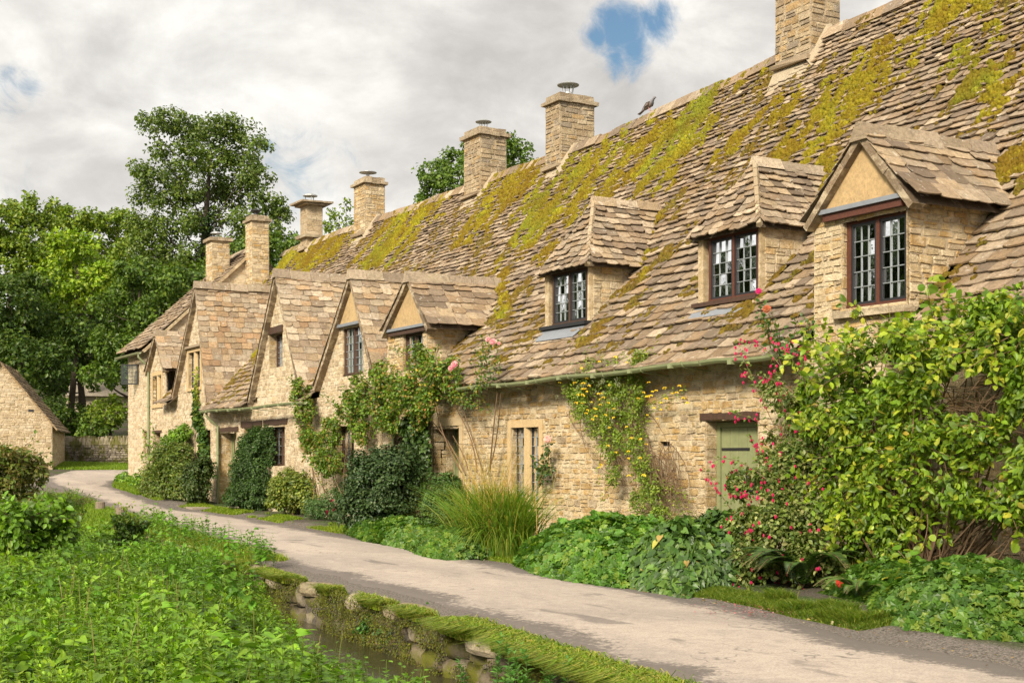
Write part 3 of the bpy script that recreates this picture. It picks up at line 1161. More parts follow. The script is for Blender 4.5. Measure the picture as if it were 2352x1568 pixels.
def glazed(parent, X, y0, y1, z0, z1, lights=2, cols=3, rows=5, fr=.055, mid=.06, fm=None, names=('window', 'pane', 'leading', 'curtain'), casement=None, curtain=.5, depth=.08, mull_stone=False):
    """timber or stone framed leaded window set at plane X (front of frame)"""
    fm = fm or M_WOOD
    f = MB()
    f.box(X, X + depth, y0, y1, z1 - fr, z1)
    f.box(X - .01, X + depth, y0, y1, z0, z0 + fr)
    f.box(X, X + depth, y0, y0 + fr, z0 + fr, z1 - fr)
    f.box(X, X + depth, y1 - fr, y1, z0 + fr, z1 - fr)
    wl = (y1 - y0 - 2 * fr - (lights - 1) * mid) / lights
    spans = []
    for i in range(lights):
        a = y0 + fr + i * (wl + mid)
        spans.append((a, a + wl))
        if i:
            f.box(X - .004, X + depth, a - mid, a, z0 + fr, z1 - fr)
    win = f.build(names[0], fm, parent)
    sub = win if names[0] == 'window' else parent
    for i, (a, b) in enumerate(spans):
        p, l, cs, cu = MB(), MB(), MB(), MB()
        zz0, zz1 = z0 + fr, z1 - fr
        xg = X + depth * .5
        if casement:
            e = .035
            cs.box(xg - .03, xg + .02, a + .002, a + e, zz0 + .002, zz1 - .002)
            cs.box(xg - .03, xg + .02, b - e, b - .002, zz0 + .002, zz1 - .002)
            cs.box(xg - .03, xg + .02, a + e, b - e, zz0 + .002, zz0 + e)
            cs.box(xg - .03, xg + .02, a + e, b - e, zz1 - e, zz1 - .002)
            a, b, zz0, zz1 = a + e, b - e, zz0 + e, zz1 - e
        dy, dz = (b - a) / cols, (zz1 - zz0) / rows
        for c in range(cols):
            for r in range(rows):
                ta, tb = rnd.uniform(-.006, .006), rnd.uniform(-.006, .006)
                ya_, yb_, za_, zb_ = a + c * dy, a + (c + 1) * dy, zz0 + r * dz, zz0 + (r + 1) * dz
                p.quad((xg + ta, ya_, za_), (xg - ta, yb_, za_ + 0), (xg - ta + tb, yb_, zb_), (xg + ta + tb, ya_, zb_))
        lw = .0055
        for c in range(1, cols):
            l.box(xg - .014, xg + .008, a + c * dy - lw, a + c * dy + lw, zz0, zz1)
        for r in range(1, rows):
            l.box(xg - .016, xg + .01, a, b, zz0 + r * dz - lw, zz0 + r * dz + lw)
        if curtain:
            # gathered curtain standing a little inside the glass
            ca, cb = (a, a + (b - a) * curtain) if i % 2 == 0 else (b - (b - a) * curtain, b)
            nf = 14
            ys = np.linspace(ca, cb, nf)
            for q in range(nf - 1):
                xo0, xo1 = (.02 if q % 2 else -.02), (-.02 if q % 2 else .02)
                cu.quad((xg + .16 + xo0, ys[q], zz0 - .1), (xg + .16 + xo1, ys[q + 1], zz0 - .1), (xg + .16 + xo1, ys[q + 1], zz1 + .05), (xg + .16 + xo0, ys[q], zz1 + .05))
        p.build(names[1], M_GLASS, sub)
        l.build(names[2], M_CAME, sub)
        if casement:
            cs.build('casement_frame', M_BLACK, sub)
        if curtain:
            cu.build(names[3], M_CURTAIN, sub)
    return win


SUBN = ('window_frame', 'window_pane', 'window_leading', 'curtain')

for key, ci in (('a0', 4), ('a', 4), ('b', 3), ('c', 2)):
    gable_roof(key, COT[ci], False)

# dormer e: stone cheeks, rendered triangle, lead strip
def gabled_dormer(key, ci, o, xl, xr, ytop, cheek=True):
    g = GAB[key]
    a, b = WSPAN.get(key, (g['rf'][0], g['lf'][0]))
    mb = MB()
    # cheek walls
    for y, sg in ((a, -1), (b, 1)):
        fill(mb, mb, (0, y, 0), (1, 0, 0), (0, 0, 1), (0, sg, 0), eave_z(y) - .15, g['rf'][1] + .22, lambda w: [(XW + .005, max(XW + .02, roof_x(w, y)))], ch=(.07, .15), sw=(.12, .36), dep=.018)
    d = mb.build('dormer', M_STONE, COT[ci])
    gable_roof(key, d, True)
    zt = o['z1'] + .14
    q = gab_iv(g, zt, .10)
    pm = MB()
    apz = g['ap'][1] - .14
    panel_tri(pm, [(q[0], zt), (q[1], zt), (g['ap'][0], apz)], XW - .055, (.46, .32, .16))
    pm.build('render_panel', M_RENDER, d)
    lm = MB()
    lm.box(XW - .13, XW, q[0] + .0, q[1] - .0, zt - .055, zt + .004)
    lm.build('lead_flashing', M_LEAD, d)
    wm = MB()
    wm.box(XW - .09, XW + .1, q[0] + .03, q[1] - .03, zt - .15, zt - .058)
    wm.build('lintel', M_REDWOOD if key == 'e' else M_WOOD, d)
    return d


oe = OPEN['up_e']
DE = gabled_dormer('e', 0, oe, 0, 0, 0)
glazed(DE, XW + .07, oe['y0'] + .005, oe['y1'] - .005, oe['z0'] + .01, oe['z1'] - .01, 2, 3, 5, fr=.075, mid=.06, fm=M_REDWOOD, names=SUBN, casement=True, curtain=.35)
sm = MB()
sm.box(XW - .10, XW + .1, oe['y0'] - .05, oe['y1'] + .08, oe['z0'] - .09, oe['z0'] - .004, (.42, .34, .23), jit=.01)
sm.build('sill', M_STONE, DE)
od = OPEN['up_d']
DD_ = gabled_dormer('d', 1, od, 0, 0, 0)
glazed(DD_, XW + .06, od['y0'] + .005, od['y1'] - .005, od['z0'] + .01, od['z1'] - .01, 2, 2, 4, fr=.05, fm=M_WOOD, names=SUBN, curtain=.6)

# render panel and window in gable c
oc = OPEN['up_c']
gc = GAB['c']
zt = oc['z1'] + .07
q = gab_iv(gc, zt, .10)
pm = MB()
panel_tri(pm, [(q[0], zt), (q[1], zt), (gc['ap'][0], gc['ap'][1] - .2)], XW - .05, (.48, .34, .17))
pm.build('render_panel', M_RENDER, COT[2])
lm = MB()
lm.box(XW - .12, XW, q[0], q[1], zt - .065, zt + .003)
lm.build('lead_flashing', M_LEAD, COT[2])
glazed(COT[2], XW + .03, oc['y0'] + .005, oc['y1'] - .005, oc['z0'] + .01, oc['z1'] - .01, 2, 3, 6, fr=.045, curtain=.6)

# gable b window with oak lintel
ob = OPEN['up_b']
glazed(COT[3], XW + .2, ob['y0'] + .01, ob['y1'] - .01, ob['z0'] + .01, ob['z1'] - .01, 2, 3, 6, fr=.05, curtain=.4)


def beam(ci, px0, px1, py0, py1, thick=.14, m=None, name='lintel', parent=None, proud=.035):
    a, b = on_x(px0, py0, XW), on_x(px1, py1, XW)
    xm = (px0 + px1) / 2
    zt_, zb_ = on_x(xm, py0, XW)[2], on_x(xm, py1, XW)[2]
    mb = MB()
    ys = np.linspace(b[1], a[1], 6)
    top = [(XW - proud, y, zt_ + rnd.uniform(-.012, .012)) for y in ys]
    bot = [(XW - proud, y, zb_ + rnd.uniform(-.012, .012)) for y in ys[::-1]]
    mb.prism(top + bot, (thick + proud, 0, 0), (.5, .39, .25))
    return mb.build(name, m or M_WOOD, parent or COT[ci])


beam(3, 614, 651, 750, 765)
beam(0, 1611, 1746, 947, 964)
beam(3, 607, 661, 963, 975)
beam(3, 555, 603, 967, 981)
beam(3, 682, 718, 962, 972)
beam(3, 498, 549, 981, 991)
beam(4, 353, 372, 988, 994)
beam(2, 757, 822, 962, 978, m=M_ASHLAR)
beam(1, 895, 980, 968, 984, m=M_WOOD)

# ---- hipped box dormers f, g
for key, ci in (('f', 1), ('g', 0)):
    b = BOXD[key]
    X, y0, y1, zs, ze, yc, hw = b['X'], b['y0'], b['y1'], b['zs'], b['ze'], b['yc'], b['hw']
    mb = MB()
    for y, sg in ((y0, -1), (y1, 1)):
        fill(mb, mb, (0, y, 0), (1, 0, 0), (0, 0, 1), (0, sg, 0), zs - .25, ze + .02, lambda w: [(X + .07, max(X + .09, roof_x(w, y)))], ch=(.10, .15), sw=(.13, .26), dep=.014, gap=.004, jit=.004,
             pal=[(.58, .46, .28), (.52, .41, .25), (.62, .52, .36), (.55, .37, .17), (.48, .38, .26)])
    # jamb posts
    for y, wd in ((y1 - .13, .13), (y0, .05)):
        mb.box(X - .01, X + .1, y, y + wd, zs + .02, ze, (.50, .38, .22), jit=.006)
    mb.box(X + .02, X + .12, y0, y1, zs - .5, zs, (.3, .22, .14))
    d = mb.build('dormer', M_STONE, COT[ci])
    # roof: two sides and a hipped front
    rm = MB()
    ov = .12
    ap = np.array([b['ap'][0], yc, b['ap'][2]])
    H = ap[2] - ze
    for sg in (-1, 1):
        foot = yc + sg * (hw + ov)
        L = math.hypot(hw + ov, H)
        S = np.array([0, -sg * (hw + ov) / L, H / L])
        Nn = np.array([0, sg * H / L, (hw + ov) / L])
        surf = lambda u, v, foot=foot, S=S, Nn=Nn, L=L: (np.array([u, foot, ze - .03]) + S * v + Nn * .05 * (1 - v / L) ** 2, np.array([1., 0, 0]), S, Nn)

        def iv(v, foot=foot, S=S, L=L):
            z = ze + S[2] * v
            return [(X - ov + (ap[0] - X + ov) * v / L, max(X + .1, roof_x(z, yc) + .12))]
        slates(rm, surf, L - .02, lambda v: .15, iv, width=(.16, .32), pal=TILE_PAL + GTILE_PAL[:4], th=(.014, .026))
        rm.quad((X - ov + .03, foot, ze - .02), (ap[0], yc, ap[2] - .03), (roof_x(ap[2], yc) + .1, yc, ap[2] - .03), (roof_x(ze, yc) + .2, foot, ze - .02), (.12, .09, .06))
    L = math.hypot(ap[0] - X + ov, H)
    S = np.array([(ap[0] - X + ov) / L, 0, H / L])
    Nn = np.array([-H / L, 0, (ap[0] - X + ov) / L])
    surf = lambda u, v: (np.array([X - ov, u, ze - .03]) + S * v + Nn * .05 * (1 - v / L) ** 2, np.array([0, 1., 0]), S, Nn)
    slates(rm, surf, L - .02, lambda v: .125, lambda v: [(yc - (hw + ov) * (1 - v / L), yc + (hw + ov) * (1 - v / L))], width=(.15, .30), pal=TILE_PAL, th=(.014, .026))
    rm.add([(X - ov + .03, yc - hw - ov, ze - .02), (X - ov + .03, yc + hw + ov, ze - .02), tuple(ap - [0, 0, .03])], [(0, 1, 2)], (.12, .09, .06))
    rm.build('dormer_roof', M_TILE, d)
    rr = MB()
    ridge_caps(rr, ap + [-.05, 0, .04], (roof_x(ap[2], yc) + .1, yc, ap[2] + .04), w=.12, drop=.14, th=.04, ln=(.4, .6), pal=GTILE_PAL)
    rr.build('dormer_ridge', M_TILE, d)
    hp = MB()
    c0 = np.array([X - ov, y0 - ov + .02, ze - .01])
    n = 7
    for i in range(n):
        pa, pb = c0 + (ap - c0) * i / n, c0 + (ap - c0) * (i + 1) / n
        hp.tube([pa + [0, 0, .02], pb + [0, 0, .015]], [.055, .05], 5, pick([(.52, .43, .28), (.42, .34, .23), (.36, .28, .18)]))
    hp.build('hip_mortar', M_MORTAR, d)
    wy1 = float(on_x(b['win'][0], 650, X)[1])
    wy0 = float(on_x(b['win'][1], 650, X)[1])
    glazed(d, X + .01, wy0, min(wy1, y1 - .13), zs + .02, ze + .01, 2, 3, 5, fr=.045, mid=.05, fm=M_REDWOOD if key == 'g' else M_WOOD, names=SUBN, casement=True, curtain=.55)
    sm = MB()
    sm.box(X - .13, X + .05, y0 - .02, y1 + .03, zs - .045, zs + .018)
    sm.build('sill', M_BLACK if key == 'f' else M_WOOD, d)
    lm = MB()
    za, zb = float(roof_z(X - .28, yc)) + .075, zs - .03
    lm.add([(X - .30, y0 + .1, za), (X - .30, y1 - .1, za), (X - .02, y1 + .02, zb + .02), (X - .02, y0 - .02, zb + .02)], [(0, 1, 2, 3)])
    lm.build('lead_flashing', M_LEAD, d)

# ---- mullioned stone windows
def stone_window(ci, o, rows, cols, lights=2, sur=.13, hood=False):
    f = MB()
    y0, y1, z0, z1 = o['y0'], o['y1'], o['z0'], o['z1']
    c = (.56, .41, .22)
    f.box(XW - .03, XW + .12, y0 - sur, y1 + sur, z1, z1 + sur, c)
    f.box(XW - .03, XW + .12, y0 - sur, y0, z0, z1, c)
    f.box(XW - .03, XW + .12, y1, y1 + sur, z0, z1, c)
    f.box(XW - .05, XW + .12, y0 - sur, y1 + sur, z0 - .1, z0, c)
    w = (y1 - y0)
    for i in range(1, lights):
        yc = y0 + w * i / lights
        f.prism([(XW - .02, yc - .03, z0), (XW + .05, yc - .06, z0), (XW + .13, yc - .06, z0), (XW + .13, yc + .06, z0), (XW + .05, yc + .06, z0), (XW - .02, yc + .03, z0)], (0, 0, z1 - z0), c)
    if hood:
        f.box(XW - .12, XW, y0 - sur - .08, y1 + sur + .08, z1 + sur, z1 + sur + .07, (.3, .24, .17))
    s = f.build('window_surround', M_ASHLAR, ALLC[ci])
    glazed(s, XW + .10, y0, y1, z0, z1, lights, cols, rows, fr=.02, mid=.13, fm=M_BLACK, names=SUBN, curtain=.45, depth=.04)


stone_window(1, OPEN['win_mull'], 8, 3)
stone_window(4, OPEN['up_a'], 5, 2, hood=True)
stone_window(4, OPEN['up_a0'], 5, 2)
for k, ci in (('win_rose', 2), ('win_b3', 3), ('win_b2', 3), ('win_b1', 3), ('win_a', 4)):
    o = OPEN[k]
    glazed(ALLC[ci], XW + o['rec'] - .06, o['y0'] + .01, o['y1'] - .01, o['z0'] + .01, o['z1'] - .01, 2, 2, 4, fr=.05, curtain=.3)
vb = MB()
o = OPEN['vent']
vb.box(XW + .06, XW + .1, o['y0'], o['y1'], o['z0'], o['z1'])
vb.build('vent', M_BLACK, COT[1])


# ---- doors
def door(ci, o, X, hinges=True, split=True, m=None, height=None, panes=0):
    m = m or M_GREEN
    y0, y1, z0, z1 = o['y0'] + .012, o['y1'] - .012, o['z0'], o['z1'] - .012
    fr = .075
    f = MB()
    f.box(X - .03, X + .06, y0, y0 + fr, z0, z1)
    f.box(X - .03, X + .06, y1 - fr, y1, z0, z1)
    f.box(X - .03, X + .06, y0 + fr, y1 - fr, z1 - fr, z1)
    d = MB()
    ya, yb = y0 + fr + .006, y1 - fr - .006
    nb = 5
    for i in range(nb):
        d.box(X, X + .045, ya + (yb - ya) * i / nb + .003, ya + (yb - ya) * (i + 1) / nb - .003, z0 + .04, z1 - fr - .006)
    dd = d.build('door', m, ALLC[ci])
    f.build('door_frame', m, dd)
    if hinges:
        h = MB()
        for zz in (z1 - .42, z0 + .5):
            h.box(X - .012, X - .001, yb - .65, yb - .01, zz, zz + .04)
        h.build('strap_hinge', M_BLACK, dd)
        k = MB()
        k.tube([(X - .05, ya + .08, z0 + 1.0), (X - .05, ya + .08, z0 + 1.14)], .012, 6)
        k.box(X - .055, X, ya + .07, ya + .09, z0 + .985, z0 + 1.0)
        k.box(X - .055, X, ya + .07, ya + .09, z0 + 1.14, z0 + 1.155)
        k.build('door_handle', M_BLACK, dd)
    if panes:
        g = MB()
        g.box(X - .006, X - .002, ya + .12, yb - .12, z1 - .62, z1 - .2)
        g.build('door_glazing', M_GLASS, dd)
    return dd


dm = door(0, OPEN['door_main'], XW + .22)
o = OPEN['door_main']
lb = MB()
lb.box(XW + .185, XW + .217, o['y0'] + .28, o['y0'] + .50, 1.05, 1.4)
lb.build('letter_plate', M_BLACK, dm)
door(1, OPEN['door_stone'], XW + .5, hinges=False, panes=1)
door(2, OPEN['door_dark'], XW + .42, hinges=False, m=M_WOOD)
door(3, OPEN['door_b'], XW + .4, hinges=False, panes=1)
door(4, OPEN['door_a'], XW + .25, hinges=False, m=M_WOOD)
jm = MB()
o = OPEN['door_stone']
for y in (o['y0'] - .14, o['y1']):
    z = 0
    while z < o['z1']:
        h = min(rnd.uniform(.35, .7), o['z1'] - z)
        jm.box(XW - .04, XW + .3, y, y + .14, z, z + h - .008, pick([(.54, .41, .24), (.48, .36, .2)], .08))
        z += h
jm.box(XW - .04, XW + .3, o['y0'] - .14, o['y1'] + .14, o['z1'], o['z1'] + .17, (.52, .40, .24))
jm.build('door_surround', M_ASHLAR, COT[1])
# doorsteps
st = MB()
o = OPEN['door_main']
st.box(11.0, XW + .2, o['y0'] - .1, o['y1'] + .15, -.05, .06, (.34, .29, .235), jit=.015)
st.build('doorstep', M_ASHLAR, COT[0])
st = MB()
o = OPEN['door_b']
st.box(11.1, XW + .3, o['y0'] - .1, o['y1'] + .15, -.05, .08, (.34, .29, .235), jit=.015)
st.build('doorstep', M_ASHLAR, COT[3])


# ---- chimneys
def cowl(parent, c, s, kind):
    m = MB()
    x, y, z = c
    if kind == 0:      # tall dish on a mesh cage
        m.lathe((x, y, z), [(.11 * s, 0), (.11 * s, .10 * s)], 12)
        for a in range(8):
            q = a * math.pi / 4
            m.tube([(x + .11 * s * math.cos(q), y + .11 * s * math.sin(q), z + .1 * s), (x + .13 * s * math.cos(q), y + .13 * s * math.sin(q), z + .27 * s)], .008 * s, 4)
        m.lathe((x, y, z + .26 * s), [(.24 * s, 0), (.25 * s, .015 * s), (.14 * s, .07 * s), (.02 * s, .10 * s)], 16)
    elif kind == 1:    # funnel
        m.lathe((x, y, z), [(.10 * s, 0), (.10 * s, .14 * s), (.13 * s, .16 * s), (.24 * s, .26 * s), (.24 * s, .29 * s), (.03 * s, .34 * s)], 14)
    elif kind == 3:    # flat dish on a stem
        m.tube([(x, y, z), (x, y, z + .16 * s)], .05 * s, 8)
        m.lathe((x, y, z + .14 * s), [(.05 * s, 0), (.26 * s, .05 * s), (.26 * s, .065 * s), (.05 * s, .09 * s)], 16)
    else:              # rain hat on three legs
        m.lathe((x, y, z), [(.09 * s, 0), (.09 * s, .06 * s)], 10)
        for a in range(3):
            q = a * 2.1 + .4
            m.tube([(x + .14 * s * math.cos(q), y + .14 * s * math.sin(q), z), (x + .14 * s * math.cos(q), y + .14 * s * math.sin(q), z + .2 * s)], .014 * s, 5)
        m.lathe((x, y, z + .2 * s), [(.22 * s, 0), (.21 * s, .03 * s), (.12 * s, .07 * s), (.02 * s, .09 * s)], 14)
    m.build('cowl', M_STEEL if kind != 1 else M_BLACK, parent)


for i, c in enumerate(CHIM):
    X0, X1, y0, y1, zt_ = c['X'], c['X1'], c['y0'], c['y1'], c['zt']
    mb = MB()
    zb = (float(roof_z(min(X0, XR), y0)) if i < 5 else 7.0) - .6
    smooth = i == 4
    pal = [(.50, .38, .23), (.45, .34, .21), (.52, .42, .28)] if smooth else (CHIM_PAL if i < 3 else STONE_PAL)
    kw = dict(ch=(.25, .4), sw=(.3, .5), dep=.008, gap=.004, jit=.003) if smooth else dict(ch=(.09, .17) if i < 3 else (.10, .17), sw=(.14, .40), dep=.02 if i < 3 else .014)
    for P0, U, Nn, L in (((X0, 0, 0), (0, 1, 0), (-1, 0, 0), (y0, y1)), ((0, y0, 0), (1, 0, 0), (0, -1, 0), (X0, X1)), ((X1, 0, 0), (0, 1, 0), (1, 0, 0), (y0, y1)), ((0, y1, 0), (1, 0, 0), (0, 1, 0), (X0, X1))):
        fill(mb, mb, P0, U, (0, 0, 1), Nn, zb, zt_, lambda w: [L], pal=pal, mcol=(.42, .34, .23), **kw)
    ch = mb.build('chimney', M_CHIM if i < 5 else M_STONE, ALLC[c['cot']])
    cp = MB()
    cap = (.40, .32, .22)

    def slab(e, za, zb_, col=cap, jit=.012):
        # slab in pieces for a mortared look
        n = 3
        xs = np.linspace(X0 - e, X1 + e, n + 1)
        for a in range(n):
            cp.box(xs[a] + .004, xs[a + 1] - .004, y0 - e, y1 + e, za, zb_, pick([col, tuple(q * .85 for q in col)], .1), jit=jit)
    if i == 4:
        slab(.30, zt_ + .07, zt_ + .13)
        slab(.16, zt_, zt_ + .07)
        zc = float(on_x(705, 541, X0)[2])
        cp.box(X0 - .14, X1 + .14, y0 - .14, y1 + .14, zc - .05, zc + .05, (.34, .28, .19), jit=.01)
        zc = zt_ + .13
    elif i == 6:
        slab(.10, zt_, zt_ + .12)
        zc = zt_ + .12
    else:
        slab(.09, zt_, zt_ + .09)
        slab(.0, zt_ + .09, zt_ + .22)
        zc = zt_ + .22
    cp.build('chimney_cap', M_CHIM, ch)
    if i > 0:
        cowl(ch, ((X0 + X1) / 2 - .05, (y0 + y1) / 2, zc), [1, 1.1, .9, 1.1, 1.2, .8, 1.0][i], [0, 0, 0, 3, 2, 1, 2][i])
    # ledge and mortar flaunching where the stack leaves the slates
    if i < 5:
        fl = MB()
        zr = float(roof_z(X0, y0))
        fl.box(X0 - .12, X0 + .02, y0 - .03, y1 + .03, zr + .12, zr + .20, (.36, .28, .19), jit=.02)
        fl.add([(X0 - .25, y0 - .05, float(roof_z(X0 - .25, y0)) + .05), (X0 - .25, y1 + .05, float(roof_z(X0 - .25, y1)) + .05), (X0 + .01, y1 + .05, zr + .14), (X0 + .01, y0 - .05, zr + .14)], [(0, 1, 2, 3)], (.45, .38, .27))
        xs = np.linspace(X0 - .1, min(XR + .1, X1), 6)
        for a, b_ in zip(xs[:-1], xs[1:]):
            za, zb_ = float(roof_z(min(a, XR), y0)), float(roof_z(min(b_, XR), y0))
            fl.add([(a, y0 - .16, za + .05), (b_, y0 - .16, zb_ + .05), (b_, y0 + .01, zb_ + .24), (a, y0 + .01, za + .24)], [(0, 1, 2, 3)], (.40, .33, .23))
        fl.build('flaunching', M_MORTAR, ch)

# ---- gutters and downpipes
def gutter(parent, pts, r=.072, m=None, br=True):
    m = m or M_GUTTER
    mb = MB()
    pts = np.asarray(pts, float)
    seg = 7
    ang = np.linspace(math.pi, 2 * math.pi, seg)
    V = []
    for p in pts:
        V += [p + np.array([r * math.cos(a), 0, r * math.sin(a)]) for a in ang]
        V += [p + np.array([r * .88 * math.cos(a), 0, r * .88 * math.sin(a)]) for a in ang[::-1]]
    k = 2 * seg
    F = [(i * k + j, i * k + (j + 1) % k, (i + 1) * k + (j + 1) % k, (i + 1) * k + j) for i in range(len(pts) - 1) for j in range(k)]
    F += [tuple(range(k)), tuple(range(len(V) - 1, len(V) - k - 1, -1))]
    mb.add(V, F)
    g = mb.build('gutter', m, parent)
    if br:
        b = MB()
        L = abs(pts[-1][1] - pts[0][1])
        y = min(pts[0][1], pts[-1][1]) + .4
        while y < max(pts[0][1], pts[-1][1]) - .2:
            z = np.interp(y, sorted(pts[:, 1]), pts[np.argsort(pts[:, 1]), 2])
            b.tube([(pts[0][0] - r - .008, y, z + .01), (pts[0][0] - r * .7, y, z - r * .75), (pts[0][0], y, z - r - .008), (XW, y, z - r - .05)], .010, 5)
            b.box(pts[0][0] - r - .006, pts[0][0] + r + .006, y + .25, y + .33, z - r - .004, z - r * .2)
            y += 1.05
        b.build('gutter_bracket', m, g)
    return g


def gut_pts(px0, py0, px1, py1, X=11.98, n=8):
    a, b = on_x(px0, py0, X), on_x(px1, py1, X)
    ys = np.linspace(a[1], b[1], n)
    zs = np.linspace(a[2], b[2], n) + np.array([.018 * math.sin(q * 1.3) for q in range(n)])
    return np.c_[np.full(n, X), ys, zs]


gutter(COT[0], gut_pts(1883, 803, 1614, 829))
gutter(COT[0], gut_pts(2420, 748, 2300, 758))
gutter(COT[1], gut_pts(1612, 829, 1030, 893, n=14))
gutter(COT[3], gut_pts(700, 922, 462, 944, n=8))


def downpipe(parent, x, y, z0, z1, kick=.28, r=.04):
    mb = MB()
    mb.tube([(12.05, y, z1), (12.05, y, z1 - .12), (12.2, y - .02, z1 - kick), (XW - .07, y - .04, z1 - kick - .15), (XW - .07, y - .04, z0)], [r] * 5, 8)
    zz = z0 + .3
    while zz < z1 - .5:
        mb.tube([(XW - .07, y - .04, zz), (XW - .07, y - .04, zz + .09)], r * 1.35, 8)
        zz += 1.25
    return mb.build('downpipe', M_GUTTER, parent)


p = on_x(474, 946, 12.05)
downpipe(COT[3], 0, p[1], .05, p[2])
p = on_x(868, 905, 12.05)
downpipe(COT[2], 0, p[1], .05, p[2])

# ---- far two-storey house
FY0, FY1, FEX, FEZ, FRX, FRZ = 47.5, 50.9, 12.15, 5.30, 16.3, 9.25
mb = MB()
fpal = [(.62, .52, .36), (.57, .44, .28), (.64, .55, .40), (.54, .42, .27)]


def far_front(w):
    return minus([(FY0 + .0, FY1)], [(o['y0'], o['y1']) for k, o in OPEN.items() if o['z0'] < w < o['z1'] and o['y0'] > FY0])


fill(mb, mb, (XW, 0, 0), (0, 1, 0), (0, 0, 1), (-1, 0, 0), 0, FEZ + .15, far_front, pal=fpal, ch=(.09, .17), mcol=(.6, .5, .36), dep=.012)
slope = (FRZ - FEZ) / (FRX - FEX)


def gable_end(w):
    if w < FEZ:
        return [(XW, 20.1)]
    a = FEX + (w - FEZ) / slope
    b = 2 * FRX - a
    return [(max(a, XW), b)] if b > a else []


for y, sg in ((FY0, -1), (FY1, 1)):
    fill(mb, mb, (0, y, 0), (1, 0, 0), (0, 0, 1), (0, sg, 0), 0.0, FRZ - .05, gable_end, pal=fpal, mcol=(.6, .5, .36), dep=.006, ch=(.07, .15))
mb.box(19.9, 20.1, FY0 + .1, FY1 - .1, 0, FEZ)
for k in ('slot', 'up_far', 'door_a'):
    if OPEN[k]['y0'] > FY0:
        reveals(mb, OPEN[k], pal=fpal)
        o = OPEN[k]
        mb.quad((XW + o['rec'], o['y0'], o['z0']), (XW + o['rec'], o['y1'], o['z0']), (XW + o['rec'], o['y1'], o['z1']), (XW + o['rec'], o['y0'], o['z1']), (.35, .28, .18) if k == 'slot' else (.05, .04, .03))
mb.build('wall', M_STONE2, FAR)
rm = MB()
L = math.hypot(FRX - FEX, FRZ - FEZ)
S = np.array([FRX - FEX, 0, FRZ - FEZ]) / L
Nn = np.array([-S[2], 0, S[0]])
slates(rm, lambda u, v: (np.array([FEX, u, FEZ]) + S * v + Nn * .10 * (1 - v / L) ** 2, np.array([0, 1., 0]), S, Nn), L, lambda v: np.interp(v, [0, L], [.24, .15]), lambda v: [(FY0 - .1, FY1 + .18)], pal=TILE_PAL)
rm.quad((FEX, FY0 - .05, FEZ - .03), (FEX, FY1 + .1, FEZ - .03), (FRX, FY1 + .1, FRZ - .03), (FRX, FY0 - .05, FRZ - .03), (.12, .09, .06))
rm.quad((20.3, FY0 - .05, FEZ - .03), (20.3, FY1 + .1, FEZ - .03), (FRX, FY1 + .1, FRZ - .03), (FRX, FY0 - .05, FRZ - .03), (.25, .19, .14))
rf = rm.build('roof', M_TILE, FAR)
rr = MB()
ridge_caps(rr, (FRX, FY0 - .12, FRZ + .08), (FRX, FY1 + .15, FRZ + .08), w=.2, drop=.18)
rr.build('ridge_stones', M_TILE, rf)
cm = MB()
t = 0
while t < L:
    l = min(.55, L - t)
    cm.obox(np.array([FEX - .05, FY0 - .14, FEZ]) + S * t - Nn * .10, (0, .16, 0), S * (l - .01), Nn * .09, pick([(.56, .44, .27), (.48, .37, .23)], .1))
    t += l
cm.build('verge_stones', M_STONE, FAR)
gutter(FAR, [(12.05, FY0 + .1, FEZ - .05), (12.05, FY1 + .15, FEZ - .05)], br=False)
downpipe(FAR, 0, FY0 + .25, .5, FEZ - .1)
# open leaded casement swung out from the wall
cs = MB()
P = on_x(312, 838, XW)
ztop, zbot = float(on_x(312, 838, XW)[2]), float(on_x(312, 884, XW)[2])
D = np.array([-math.cos(.35), math.sin(.35), 0])
hin = np.array([XW, OPEN['up_far']['y0'] + .15, 0])
wv, e = .62, .045
sd = np.array([D[1], -D[0], 0]) * .03
for a, b_, z0_, z1_ in ((0, e, zbot, ztop), (wv - e, wv, zbot, ztop), (e, wv - e, zbot, zbot + e), (e, wv - e, ztop - e, ztop)):
    cs.obox(hin + D * a + [0, 0, z0_], D * (b_ - a), sd, (0, 0, z1_ - z0_))
for q in (1, 2):
    cs.obox(hin + D * (e + (wv - 2 * e) * q / 3 - .008) + [0, 0, zbot], D * .016, sd * .5, (0, 0, ztop - zbot))
for q in range(1, 5):
    cs.obox(hin + D * e + [0, 0, zbot + (ztop - zbot) * q / 5 - .008], D * (wv - 2 * e), sd * .5, (0, 0, .016))
co = cs.build('open_casement', M_BLACK, FAR)
gl = MB()
gl.quad(hin + D * e + sd * .25 + [0, 0, zbot], hin + D * (wv - e) + sd * .25 + [0, 0, zbot], hin + D * (wv - e) + sd * .25 + [0, 0, ztop], hin + D * e + sd * .25 + [0, 0, ztop])
gl.build('pane', M_GLASS, co)

# ------------------------------------------------------------------ foliage library (vectorised)
def tri(*f):
    return np.array(f, int)


